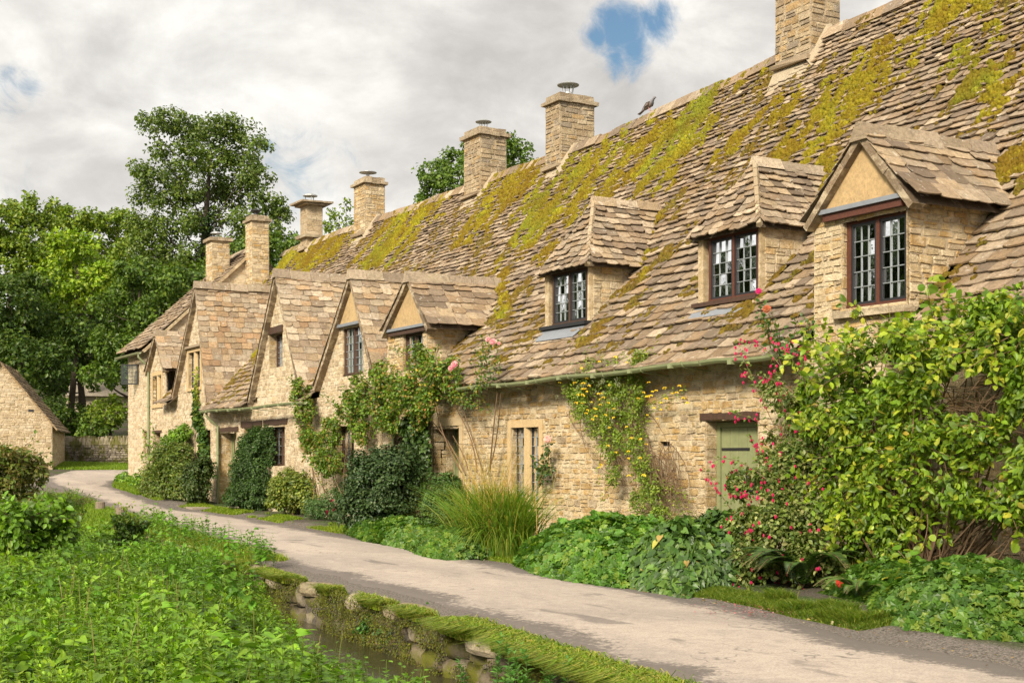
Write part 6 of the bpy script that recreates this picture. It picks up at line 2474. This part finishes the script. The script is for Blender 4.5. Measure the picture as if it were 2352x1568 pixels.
# --- clematis with yellow flowers and its dry tangle
blobs = []
for px, py, r in ((1350, 870, .34), (1400, 860, .30), (1340, 920, .34), (1400, 920, .36), (1450, 880, .24), (1370, 970, .30), (1420, 980, .32), (1460, 940, .26), (1450, 1020, .30), (1480, 1070, .28), (1400, 1030, .22), (1500, 1120, .26), (1410, 1090, .16), (1470, 1150, .2), (1520, 1180, .22), (1470, 830, .16), (1320, 895, .22)):
    P = wallpt(px, py, 12.15)
    blobs.append((*P, .16, r, r))
cl = bush('clematis', 'yellow-flowered clematis hanging from the gutter down the stone wall', 'clematis', blobs, cover=1.0, leaf=.045, tmpl=T_SIMPLE, pal=[(.15, .22, .035), (.20, .28, .045), (.11, .17, .03), (.26, .30, .08)], stems=0, lump=.5, patch=.38, rand=.9, xmax=12.38)
mb, sm, fl = MB(), MB(), MB()
for px, py, ex, ey in ((1400, 850, 1450, 800), (1460, 850, 1480, 800), (1330, 880, 1300, 850), (1440, 900, 1570, 890), (1420, 880, 1390, 830), (1480, 840, 1500, 800), (1450, 930, 1540, 900), (1350, 960, 1270, 860), (1430, 1060, 1380, 1150), (1500, 1100, 1590, 1150), (1540, 1150, 1600, 1200), (1460, 1000, 1500, 940), (1350, 850, 1350, 800), (1530, 1100, 1570, 1180), (1380, 1040, 1370, 1110)):
    spray(sm, mb, curve(wallpt(px, py, 12.2), wallpt(ex, ey, 12.1), .12, 7), .04, T_SIMPLE, G_YEL, per_m=60, spread=.07)
for i in range(95):
    a = wallpt(rnd.uniform(1470, 1560), rnd.uniform(1010, 1120), 12.25)
    b_ = wallpt(rnd.uniform(1500, 1600), rnd.uniform(1090, 1215), 12.2)
    sm.tube(curve(a, b_, .16, 7), np.linspace(.006, .002, 7), 4, pick([(.28, .20, .12), (.22, .15, .09), (.34, .27, .17)]), cap=False)
for i in range(34):
    a = wallpt(rnd.uniform(1300, 1470), rnd.uniform(830, 950), 12.3)
    b_ = wallpt(rnd.uniform(1430, 1540), rnd.uniform(1050, 1200), 12.3)
    sm.tube(curve(a, b_, .12, 7), np.linspace(.007, .003, 7), 4, (.25, .18, .1), cap=False)
Py = np.array([wallpt(*rnd.choice([(rnd.gauss(1400, 45), rnd.gauss(920, 50)), (rnd.gauss(1440, 40), rnd.gauss(1010, 60)), (rnd.gauss(1340, 30), rnd.gauss(900, 30)), (rnd.gauss(1520, 40), rnd.gauss(900, 15))]), 11.97) for _ in range(75)])
for k in range(4):
    d = np.array([math.cos(k * 1.57), math.sin(k * 1.57) * .7, -.65])
    add_leaves(fl, Py, np.tile(d, (len(Py), 1)) + rng.normal(size=Py.shape) * .2, np.tile((-.5, -.4, 1.), (len(Py), 1)), rng.uniform(.035, .055, len(Py)), T_OVATE, pal_cols(len(Py), [(.75, .52, .02), (.70, .45, .03)], .12), .9)
sh = MB()
for i in range(40):
    p = wallpt(rnd.gauss(1370, 40), rnd.gauss(885, 40), 11.97)
    for k in range(9):
        pass
    d = rdir(22)
    add_leaves(sh, p + d * .012, d, rdir(22), .035, T_LANCE, pal_cols(22, [(.42, .44, .26), (.34, .36, .18)], .15), .8)
mb.build('foliage', M_LEAF, cl)
sm.build('stem', M_TWIG, cl)
fl.build('flowers', M_PETAL, cl)
sh.build('seed_heads', M_PETAL, cl)

# --- rose shoots rising past the hipped dormer
rs = plant('rose_shoots', 'tall rose shoots with a faded orange bloom rising over the gutter', 'rose', tuple(wallpt(1800, 1000, 12.0)))
mb, sm, fl = MB(), MB(), MB()
for px, py, ex, ey in ((1800, 850, 1740, 690), (1790, 830, 1765, 720), (1810, 840, 1850, 730), (1800, 860, 1830, 760), (1770, 800, 1745, 700), (1840, 860, 1860, 740), (1790, 800, 1790, 760)):
    spray(sm, mb, curve(wallpt(px, py, 11.9), wallpt(ex, ey, 11.6), .08, 8), .075, T_OVATE, [(.05, .10, .035), (.07, .13, .04), (.09, .15, .035)], per_m=46, spread=.08, r=.009)
rosette(fl, wallpt(1761, 709, 11.5), .06, [(.45, .12, .05), (.38, .14, .06)])
rosette(fl, wallpt(1742, 668, 11.5), .045, [(.55, .02, .15)])
for i in range(14):
    add_leaves(fl, wallpt(rnd.gauss(1770, 40), rnd.gauss(795, 12), 11.5)[None], np.array([[0, 0, -1.]]), np.array([[-1., -.5, 0]]), .06, T_SIMPLE, pal_cols(1, [(.62, .02, .12)], .2))
mb.build('foliage', M_LEAF, rs)
sm.build('stem', M_TWIG, rs)
fl.build('flowers', M_PETAL, rs)

# ------------------------------------------------------------------ stream plants
wc = gpt(1000, 1490, -.45)
bush('watercress_clump', 'bushy watercress clump growing in the stream against the mossy wall', 'water plant', [(wc[0] - .1, wc[1] + .1, -.30, .3, .42, .26), (wc[0] - .3, wc[1] + .5, -.25, .3, .4, .25), (wc[0] - .15, wc[1] - .35, -.36, .25, .3, .2)], cover=1.9, leaf=.045, tmpl=T_ROUND, pal=[(.07, .17, .05), (.10, .22, .06), (.05, .12, .04)], lump=.35, stems=0, zmin=-.52)
ww = gpt(1200, 1560, -.3)
wv = plant('water_mint', 'upright leafy water mint at the foot of the stream wall', 'water plant', (ww[0], ww[1], -.5))
mb = MB()
for i in range(22):
    T = tmpl_plant('willow')
    x, y = rnd.gauss(5.0, .12), rnd.gauss(8.4, .6)
    x = min(x, float(wallX(y)) - .3)
    scatter(mb, T, np.array([[x, y, -.52]]), np.array([.62]), np.array([rnd.uniform(0, 6)]), np.array([[.75, .95, 1.3]]), np.array([rnd.uniform(.45, .75)]))
mb.build('foliage', M_LEAF, wv)

# ------------------------------------------------------------------ shrubs and stumps on the left verge
def free_bush(name, label, cat, px, py, zdep, rpx, pal, leaf, tmpl=T_SIMPLE, cover=1.4, patch=.0, lump=.36, squash=1.0, nb=13):
    c = at_z(px, py, zdep)
    r = rpx / FPX * zdep
    g = float(ground_h(c[0], c[1]))
    bl = []
    for i in range(nb):
        d = rdir(1)[0] * [1.25, 1.25, .9 * squash]
        q = c + d * r * rnd.uniform(.35, .95)
        k = rnd.uniform(.28, .5)
        q[2] = max(q[2], g + .15)
        bl.append((*q, r * k, r * k, r * k * .85))
    bl.append((c[0], c[1], (c[2] + g) / 2, r * .9, r * .9, max(.2, (c[2] - g) * .6)))
    root = bush(name, label, cat, bl, cover=cover, leaf=leaf, tmpl=tmpl, pal=pal, lump=lump, xmax=None, patch=patch or .36, stems=14, rand=1.1)
    mb, sm = MB(), MB()
    for i in range(34):
        d = rdir(1)[0]
        d[2] = abs(d[2]) * squash
        spray(sm, mb, curve(c + d * r * .4, c + d * r * rnd.uniform(1.0, 1.45), .12, 6), leaf, tmpl, pal, per_m=34, spread=.08)
    mb.build('foliage', M_LEAF, root)
    sm.build('stem', M_TWIG, root)
    return root


free_bush('buddleia', 'russet and olive loose shrub at the far left edge before the barn', 'shrub', 20, 1085, 22, 78, [(.12, .15, .035), (.16, .15, .05), (.20, .15, .08), (.09, .13, .03)], .085, patch=.36, cover=1.5, squash=.9)
free_bush('bramble', 'leafy bramble sprawling below the russet shrub at the left edge', 'shrub', 50, 1200, 17, 95, G_BRIGHT[:3] + [(.08, .13, .03)], .09, T_OVATE, patch=.34, squash=.6)
free_bush('willow_sapling', 'feathery willow sapling leaning over the road beside the wooden posts', 'sapling', 150, 1160, 24, 60, [(.12, .20, .045), (.09, .16, .04), (.16, .23, .05)], .075, T_LANCE, cover=.9, patch=.42, squash=.55)
free_bush('bramble', 'small bramble in front of the nearer wooden post', 'shrub', 300, 1215, 25, 42, G_MID + [(.15, .2, .04)], .075, T_OVATE, patch=.3, squash=.8)


def stump(label, px, py, zg, h, r):
    d = ray(px, py)
    t = 1
    for _ in range(30):
        P = np.array([0, 0, EYE]) + d * t
        t *= 1
        gzv = float(ground_h(P[0], P[1])) if _ else 0
        t = (gzv - EYE) / d[2]
    P = np.array([0, 0, EYE]) + d * t
    root = plant('wooden_post', label, 'post', (P[0], P[1], P[2]), 'short wooden posts at the road edge')
    mb = MB()
    n = 14
    ang = np.arange(n) * 2 * math.pi / n
    rows = []
    for zz, k in ((-.1, 1.06), (h * .5, 1.0), (h, .97), (h + .012, .88)):
        rr = r * k * (1 + .05 * np.sin(ang * 3 + px))
        rows.append(np.c_[P[0] + rr * np.cos(ang), P[1] + rr * np.sin(ang), np.full(n, P[2] + zz)])
    F = [(i * n + j, i * n + (j + 1) % n, (i + 1) * n + (j + 1) % n, (i + 1) * n + j) for i in range(3) for j in range(n)] + [tuple(3 * n + j for j in range(n))]
    mb.add(np.vstack(rows), F)
    mb.build('post_shaft', M_STUMP, root)
    return P


stump('weathered short wooden post farther along the left road edge', 230, 1178, 0, .30, .13)
P = stump('weathered short wooden post with a leafy sprig, nearer of the two', 278, 1196, 0, .32, .14)
sg = plant('leaf_sprig', 'small leafy sprig growing around the nearer wooden post', 'plant', tuple(P))
mb, sm = MB(), MB()
for i in range(6):
    spray(sm, mb, curve(P + [0, 0, .1], P + [rnd.uniform(-.3, .3), rnd.uniform(-.3, .3), rnd.uniform(.35, .5)], .1, 5), .09, T_OVATE, [(.2, .25, .04), (.14, .2, .03)], per_m=16, spread=.06)
mb.build('foliage', M_LEAF, sg)
sm.build('stem', M_TWIG, sg)

# ------------------------------------------------------------------ barn, dry stone wall, far house
def quad_iv(a, b):
    return lambda w: [(a, b)]


barn = thing('stone_barn', 'low stone barn gable at the left edge beyond the weeds', 'barn', (11.0, 59.5, float(g0(59.5))))
ca = at_z(120, 1078, 57.2)
dirv = unit((at_z(-110, 1078, 56.2) - ca)[None] * [[1, 1, 0]])[0]
nrm = np.array([dirv[1], -dirv[0], 0])
if nrm @ np.array([SN, CS, 0]) > 0:
    nrm = -nrm
zb = float(ca[2]) - .5
ze_, za_ = float(at_z(120, 975, 57.2)[2]), float(at_z(3, 833, 57)[2])
wl_ = float(np.linalg.norm((at_z(3, 900, 57) - ca)[:2])) * 2
mb = MB()
fill(mb, mb, ca * [1, 1, 0], dirv, (0, 0, 1), nrm, zb, za_ - .04, lambda w: [(0, wl_)] if w < ze_ else [((w - ze_) / (za_ - ze_) * wl_ / 2, wl_ - (w - ze_) / (za_ - ze_) * wl_ / 2)], pal=[(.58, .46, .30), (.52, .40, .25), (.62, .52, .37), (.48, .37, .22)], ch=(.08, .15), sw=(.15, .4), dep=.02)
fill(mb, mb, ca * [1, 1, 0], -nrm, (0, 0, 1), -dirv, zb, ze_, lambda w: [(0, 7)], pal=STONE_PAL, ch=(.1, .16))
mb.build('wall', M_STONE, barn)
hb = MB()
hp_ = ca + dirv * .75 + nrm * .01
hb.obox((hp_[0], hp_[1], ze_ + .55) + nrm * .02, dirv * .22, -nrm * .05, (0, 0, .1))
hb.build('vent', M_BLACK, barn)
rm = MB()
for s in (0, 1):
    foot = ca * [1, 1, 0] + dirv * (wl_ * s) + (-dirv if s == 0 else dirv) * .22
    S3 = (ca * [1, 1, 0] + dirv * wl_ / 2 - foot) * [1, 1, 0]
    Lh = np.linalg.norm(S3)
    H = (za_ - ze_) * (wl_ / 2 + .22) / (wl_ / 2)
    L = math.hypot(Lh, H)
    S_ = np.array([S3[0] / L, S3[1] / L, H / L])
    f0 = np.array([foot[0], foot[1], za_ - H])
    Nn = np.cross(S_, -nrm) * (1 if s == 0 else -1)
    Nn = Nn if Nn[2] > 0 else -Nn
    slates(rm, lambda u, v, f0=f0, S_=S_, Nn=Nn: (f0 - nrm * u + S_ * v, -nrm, S_, Nn), L, lambda v: .2, lambda v: [(-.2, 6.8)], pal=[(.42, .31, .18), (.36, .27, .17), (.30, .23, .16)])
    rm.quad(f0 + nrm * .15, f0 - nrm * 6.8, f0 - nrm * 6.8 + S_ * L, f0 + nrm * .15 + S_ * L, (.3, .22, .13))
rm.build('roof', M_TILE, barn)
vm = MB()
f0 = ca * [1, 1, 0] + [0, 0, ze_]
S_ = unit((dirv * wl_ / 2 + [0, 0, za_ - ze_])[None])[0]
vm.obox(f0 - dirv * .2 + [0, 0, -.27] + nrm * .02, nrm * .10, S_ * (math.hypot(wl_ / 2, za_ - ze_) + .2), np.array([0, 0, .10]), (.55, .36, .16))
vm.build('verge_stones', M_STONE, barn)

# dry stone wall with upright copes
a = at_z(100, 1053, 66.5)
b_ = at_z(330, 1057, 62)
dw = unit(((b_ - a) * [1, 1, 0])[None])[0]
nw = np.array([dw[1], -dw[0], 0])
if nw @ np.array([SN, CS, 0]) > 0:
    nw = -nw
Lw = float(np.linalg.norm((b_ - a)[:2]))
zb, zt_ = float(a[2]) - .3, float(at_z(200, 1022, 66)[2])
mb = MB()
fill(mb, mb, a * [1, 1, 0], dw, (0, 0, 1), nw, zb, zt_, lambda w: [(0, Lw)], ch=(.06, .12), sw=(.15, .45), pal=[(.36, .31, .25), (.28, .24, .19), (.44, .38, .30), (.20, .17, .13)], mcol=(.06, .05, .04), dep=.05, gap=.018)
mb.obox(a * [1, 1, 0] - nw * .35 + [0, 0, zb], dw * Lw, nw * .33, (0, 0, zt_ - zb), (.2, .17, .13))
dwall = mb.build('dry_stone_wall', M_DRY)
tag(dwall, 'low dry stone wall with jagged mossy upright coping beyond the road bend', 'wall')
mb = MB()
t = 0
while t < Lw:
    l = rnd.uniform(.05, .12)
    h = rnd.uniform(.26, .46)
    ln = dw * rnd.uniform(-.02, .12)
    mb.obox(a * [1, 1, 0] + dw * t + nw * .04 + [0, 0, zt_], dw * (l - .01), -nw * rnd.uniform(.3, .4), ln + [0, 0, h], pick([(.34, .29, .21), (.26, .22, .14), (.42, .36, .26)]))
    t += l
mb.build('coping_stones', M_DRY, dwall)

# distant cottage among the trees
fh = thing('far_cottage', 'distant pale stone cottage half hidden in the trees behind the dry stone wall', 'cottage', tuple(at_z(235, 1000, 86)))
mb = MB()
p0, p1 = at_z(150, 1010, 86), at_z(330, 1010, 88)
dv = p1 - p0
dv[2] = 0
zt1, zb1 = float(at_z(235, 905, 86)[2]), float(at_z(235, 1010, 86)[2]) - 1
mb.obox((p0[0], p0[1], zb1), dv, (1.5, 4, 0), (0, 0, zt1 - zb1), (.42, .36, .26))
mb.build('wall', M_MORTAR, fh)
mb = MB()
rt = float(at_z(235, 868, 86)[2])
fr_ = np.array([p0[0], p0[1], zt1 - .1]) - [.1, .4, 0]
mb.add([fr_, fr_ + dv, fr_ + dv + [.9, 2.6, rt - zt1], fr_ + [.9, 2.6, rt - zt1]], [(0, 1, 2, 3)], (.36, .31, .24))
mb.add([fr_ + dv + [.9, 2.6, rt - zt1], fr_ + [.9, 2.6, rt - zt1], fr_ + [1.8, 5.2, 0], fr_ + dv + [1.8, 5.2, 0]], [(0, 1, 2, 3)], (.36, .31, .24))
mb.build('roof', M_TILE, fh)
mb = MB()
q0 = at_z(210, 880, 87)
mb.box(q0[0] - .25, q0[0] + .25, q0[1] - .2, q0[1] + .4, rt - .8, float(at_z(210, 848, 87)[2]), (.5, .44, .33))
mb.build('chimney', M_MORTAR, fh)


# ------------------------------------------------------------------ trees
def tree(name, label, trunk_px, zd, blobs_px, pal, leaf=.2, cover=1.3, squash=.75, patch=.0, depth=.8, group='trees behind the row', lump=.34, tr=.3, limbs=True, ivy=False, rs=1.0):
    """crown made of leaf clumps set where the photo shows them, at camera depth zd"""
    s = zd / FPX
    blobs = []
    for bx, by, br in blobs_px:
        dz = zd + rnd.uniform(-1, 1) * br * s * 2.2 * depth
        c = at_z(bx, by, dz)
        r = br * s * rs
        blobs.append((*c, r, r, r * squash))
    tx = at_z(trunk_px[0], trunk_px[1], zd)
    base = np.array([tx[0], tx[1], float(ground_h(tx[0], tx[1]))])
    root = plant(name, label, 'tree', tuple(base), group)
    mb = MB()
    mass(mb, blobs, cover=cover, leaf=leaf, tmpl=T_SIMPLE, pal=pal, lump=lump, up=.5, rand=1.0, patch=patch or .33, zmin=None, wid=1.15)
    mb.build('crown', M_LEAF, root)
    tm = MB()
    ztop = max(b[2] for b in blobs)
    top = np.array([np.mean([b[0] for b in blobs]), np.mean([b[1] for b in blobs]), ztop * .9 + base[2] * .1])
    main = np.array([base + (top - base) * t + np.array([math.sin(t * 5 + zd) * .25, math.cos(t * 4) * .2, 0]) * t for t in np.linspace(0, 1, 12)])
    main[0][2] -= .4
    rad = tr * (1 - np.linspace(0, 1, 12)) ** .8 + .04
    tm.tube(main, rad, 8, (.1, .08, .05), cap=False)
    if limbs:
        for b in blobs:
            c = np.array(b[:3])
            hz = base[2] + (c[2] - base[2]) * rnd.uniform(.68, .92)
            t = np.clip((hz - base[2]) / (top[2] - base[2]), 0.08, .92)
            p0 = np.array([np.interp(t, np.linspace(0, 1, 12), main[:, i]) for i in range(3)])
            tm.tube(curve(p0, c, .12, 7, sag=.25), np.linspace(max(.03, tr * (1 - t) * .35), .015, 7), 5, (.1, .08, .05), cap=False)
            for k in range(3):
                tm.tube(curve(c, c + rdir(1)[0] * np.array(b[3:6]) * .9, .1, 4), np.linspace(.025, .01, 4), 4, (.1, .08, .05), cap=False)
    tm.build('trunk', M_BARK, root)
    if ivy:
        iv = MB()
        bl = [(*(main[i] + rng.normal(size=3) * .2), .45, .45, 1.0) for i in range(2, 9)]
        mass(iv, bl, cover=1.6, leaf=.17, pal=[(.03, .065, .02), (.04, .08, .025)], lump=.5)
        iv.build('trunk_ivy', M_GLOSS, root)
    return root


ALD = [(.085, .125, .028), (.11, .155, .035), (.06, .095, .022), (.14, .18, .045)]
tree('alder_tree', 'tall open-crowned alder rising high above the far chimneys', (462, 900), 84,
     [(395, 275, 34), (352, 292, 24), (330, 270, 14), (430, 300, 38), (480, 300, 36), (520, 292, 30), (560, 312, 34), (590, 340, 26), (372, 345, 26), (352, 395, 34), (400, 400, 32), (445, 365, 38), (500, 360, 42), (550, 380, 40), (590, 400, 30), (346, 450, 34), (390, 460, 32), (440, 440, 30), (500, 430, 38), (560, 450, 42), (610, 460, 32),
      (330, 510, 28), (370, 525, 34), (420, 510, 34), (480, 510, 36), (545, 520, 44), (600, 520, 36), (645, 500, 24), (655, 490, 16), (345, 570, 36), (400, 580, 40), (460, 590, 44), (520, 590, 44), (580, 580, 44), (640, 560, 38), (665, 590, 26), (370, 640, 46), (440, 660, 50), (520, 660, 50), (318, 550, 22)],
     ALD, leaf=.21, cover=1.15, patch=.385, squash=.72, tr=.45, ivy=True, lump=.55, rs=1.35)
W1 = [(.075, .125, .022), (.10, .16, .028), (.05, .09, .02), (.13, .19, .035)]
W2 = [(.18, .27, .022), (.23, .32, .028), (.13, .21, .02), (.27, .34, .035)]
W3 = [(.05, .09, .02), (.07, .115, .025), (.035, .065, .018), (.10, .145, .03)]
W4 = [(.13, .19, .028), (.17, .23, .032), (.095, .145, .022), (.21, .25, .04)]
tree('sycamore_tree', 'green tree with pointed tops at the left edge of the wood', (-10, 900), 78, [(0, 520, 70), (60, 490, 44), (70, 455, 20), (20, 475, 28), (-60, 560, 90), (30, 600, 80), (90, 560, 50), (120, 470, 22), (105, 510, 34)], W4, leaf=.24, cover=1.4, tr=.2)
tree('sycamore_tree', 'bright yellow-green tree in the middle of the wood', (160, 900), 74, [(150, 560, 48), (190, 600, 52), (140, 620, 56), (220, 640, 46), (180, 680, 60), (250, 620, 30), (110, 660, 40), (200, 560, 34)], W2, leaf=.24, cover=1.4, tr=.18)
tree('ash_tree', 'mid green tree with a ragged skyline behind the bright yellow-green one', (200, 900), 90, [(130, 500, 36), (170, 500, 40), (210, 505, 36), (250, 510, 36), (290, 505, 32), (270, 490, 18), (150, 480, 16), (320, 530, 36), (240, 560, 60), (300, 580, 50), (160, 560, 50), (200, 515, 30)], W4, leaf=.26, cover=1.3, tr=.2)
tree('lime_tree', 'dark rounded tree low at the left edge behind the barn', (40, 950), 72, [(20, 690, 80), (80, 740, 70), (-30, 760, 90), (50, 830, 80), (120, 830, 60), (0, 880, 80), (90, 650, 40)], W3, leaf=.23, cover=1.4, tr=.3)
tree('oak_tree', 'broad deep green tree directly left of the far chimneys', (330, 900), 70, [(330, 640, 60), (390, 640, 56), (290, 700, 64), (360, 720, 66), (420, 690, 50), (260, 780, 60), (330, 790, 60), (240, 700, 36), (230, 860, 46), (300, 860, 50), (440, 640, 46), (300, 620, 40)], W1, leaf=.23, cover=1.5, tr=.4)
tree('hazel_tree', 'dark tree filling the dip above the distant pale cottage', (190, 960), 76, [(180, 760, 56), (130, 770, 50), (220, 820, 40), (160, 830, 44), (200, 740, 44), (120, 880, 40), (260, 840, 40)], W3, leaf=.23, cover=1.4, tr=.25)
tree('beech_tree', 'dark green tree behind the two farthest chimneys', (560, 900), 74, [(560, 640, 60), (620, 620, 48), (660, 570, 30), (500, 620, 50), (600, 560, 50), (540, 580, 40), (680, 560, 26), (460, 700, 50)], W1, leaf=.23, cover=1.5, tr=.3)
tree('maple_tree', 'round green tree showing between the two tall middle chimneys', (1100, 900), 60, [(1000, 400, 44), (1040, 370, 40), (1090, 350, 40), (1150, 350, 44), (1190, 345, 34), (1215, 375, 24), (985, 440, 30), (1060, 420, 60), (1150, 400, 50), (970, 465, 20), (1170, 320, 20)], W1, leaf=.17, cover=1.4, tr=.3)
tree('birch_tree', 'thin wispy tree between the slender ashlar chimney and its neighbour', (770, 900), 80, [(770, 490, 22), (795, 470, 18), (760, 520, 24), (800, 510, 22), (785, 540, 28), (750, 545, 18), (805, 540, 20)], W4, leaf=.2, cover=.75, patch=.42, tr=.12)
# understorey shrubs
for lb, px, py, r, zd, pl in (('dark green bush hiding the foot of the distant cottage', 190, 960, 48, 73, W1), ('bright green bush beside the far house corner', 250, 930, 40, 69, W4), ('dark bush right behind the barn roof', 115, 930, 40, 70, W3), ('tall dark bush in the gap below the wood', 70, 940, 60, 76, W3), ('leafy bush overhanging the dry stone wall', 215, 985, 34, 69.5, W1)):
    tree('wild_bush', lb, (px, 1010), zd, [(px, py, r), (px - r * .6, py + r * .4, r * .6), (px + r * .5, py + r * .4, r * .6), (px, py + r * .8, r * .8)], pl, leaf=.2, cover=1.4, limbs=True, tr=.08, group='bushes below the wood')
# hazy body of the wood, further back
mb = MB()
bl = []
for i in range(60):
    px = rnd.uniform(-120, 640)
    py = rnd.uniform(620, 960)
    zd = rnd.uniform(96, 108)
    r = rnd.uniform(60, 90) * zd / FPX
    bl.append((*at_z(px, py, zd), r, r, r * .8))
mass(mb, bl, cover=1.0, leaf=.38, pal=W3, lump=.3, wid=1.2)
tag(mb.build('distant_wood', M_LEAF), 'far dark wood seen through the gaps between the nearer trees', 'wood', kind='stuff')

mb = MB()
bl = []
for i in range(110):
    t = rnd.uniform(0, 1)
    x, y = -26 + rnd.uniform(-5, 5) + t * 8, 8 + t * 78
    if x * SN + y * CS > 0 and (x * CS - y * SN) / (x * SN + y * CS) > -.47:
        continue
    h = rnd.uniform(1.5, 11)
    bl.append((x, y, h, 3.4, 3.4, 3))
mass(mb, bl, cover=1.5, leaf=.8, pal=[(.03, .05, .015), (.02, .035, .01)], lump=.5, wid=1.3)
tag(mb.build('meadow_wood', M_LEAF), 'dark wood across the water meadow, mirrored in the leaded windows', 'wood', kind='stuff')

# ------------------------------------------------------------------ pigeon on the ridge
pc = on_x(1490, 268, XR)
pc[2] = float(ridge_z(pc[1])) + EYE * 0 + .14
pg = thing('pigeon', 'grey-brown pigeon perched on the mossy ridge of the main roof', 'bird', tuple(pc))
bm_ = bpy.data.meshes.new('body')
V = []
C = []
ax_ = np.array([.25, -1.0, 0]) / math.hypot(.25, 1)      # facing the camera's right
seg = 12
rings = [(-.20, .02, .012, .010), (-.14, .045, .03, .014), (-.08, .085, .05, .045), (0, .13, .066, .065), (.07, .17, .066, .07), (.11, .21, .048, .052), (.135, .245, .034, .038), (.16, .27, .036, .036), (.185, .272, .024, .024), (.20, .268, .010, .010), (.222, .262, .003, .004)]
up = np.array([0, 0, 1.])
sd = np.cross(ax_, up)
for s, z, rw, rh in rings:
    for j in range(seg):
        a = j * 2 * math.pi / seg
        V.append(pc + ax_ * s + up * z + sd * rw * math.cos(a) + up * rh * math.sin(a))
        C.append((.22, .17, .14) if s < .08 else ((.20, .20, .22) if s < .19 else (.08, .07, .06)))
F = [(i * seg + j, i * seg + (j + 1) % seg, (i + 1) * seg + (j + 1) % seg, (i + 1) * seg + j) for i in range(len(rings) - 1) for j in range(seg)] + [tuple(range(seg)), tuple(len(V) - seg + j for j in range(seg))]
mb = MB()
mb.add(np.array(V), F, np.array(C))
# tail fan and folded wings as part of the same body surface
for s in (-1, 1):
    w = [pc + ax_ * .09 + up * .19 + sd * .068 * s, pc + ax_ * .0 + up * .175 + sd * .085 * s, pc - ax_ * .13 + up * .085 + sd * .045 * s, pc - ax_ * .19 + up * .03 + sd * .02 * s, pc - ax_ * .06 + up * .09 + sd * .075 * s, pc + ax_ * .05 + up * .12 + sd * .08 * s]
    mb.prism(w, sd * .012 * s, (.17, .13, .11))
mb.prism([pc - ax_ * .15 + up * .035 + sd * .03, pc - ax_ * .15 + up * .035 - sd * .03, pc - ax_ * .29 - up * .03 - sd * .045, pc - ax_ * .29 - up * .03 + sd * .045], up * .012, (.14, .12, .12))
mb.build('body', M_BIRD, pg, smooth=True)
lg = MB()
for s in (-1, 1):
    p = pc + sd * .025 * s + ax_ * .02
    lg.tube([p + up * .08, p + up * .01 + ax_ * .01], .006, 5, (.5, .2, .18))
    for a in (-.5, 0, .5):
        lg.tube([p + up * .01 + ax_ * .01, p + up * .0 + ax_ * .05 + sd * a * .04], .004, 4, (.5, .2, .18))
lg.build('legs', M_BIRD, pg)

for o in bpy.data.objects:
    if o.parent is None and o.type == 'MESH' and 'kind' not in o and 'label' not in o:
        print('UNTAGGED', o.name)
import time
print('objects', len(bpy.data.objects), 'verts', sum(len(m.vertices) for m in bpy.data.meshes))
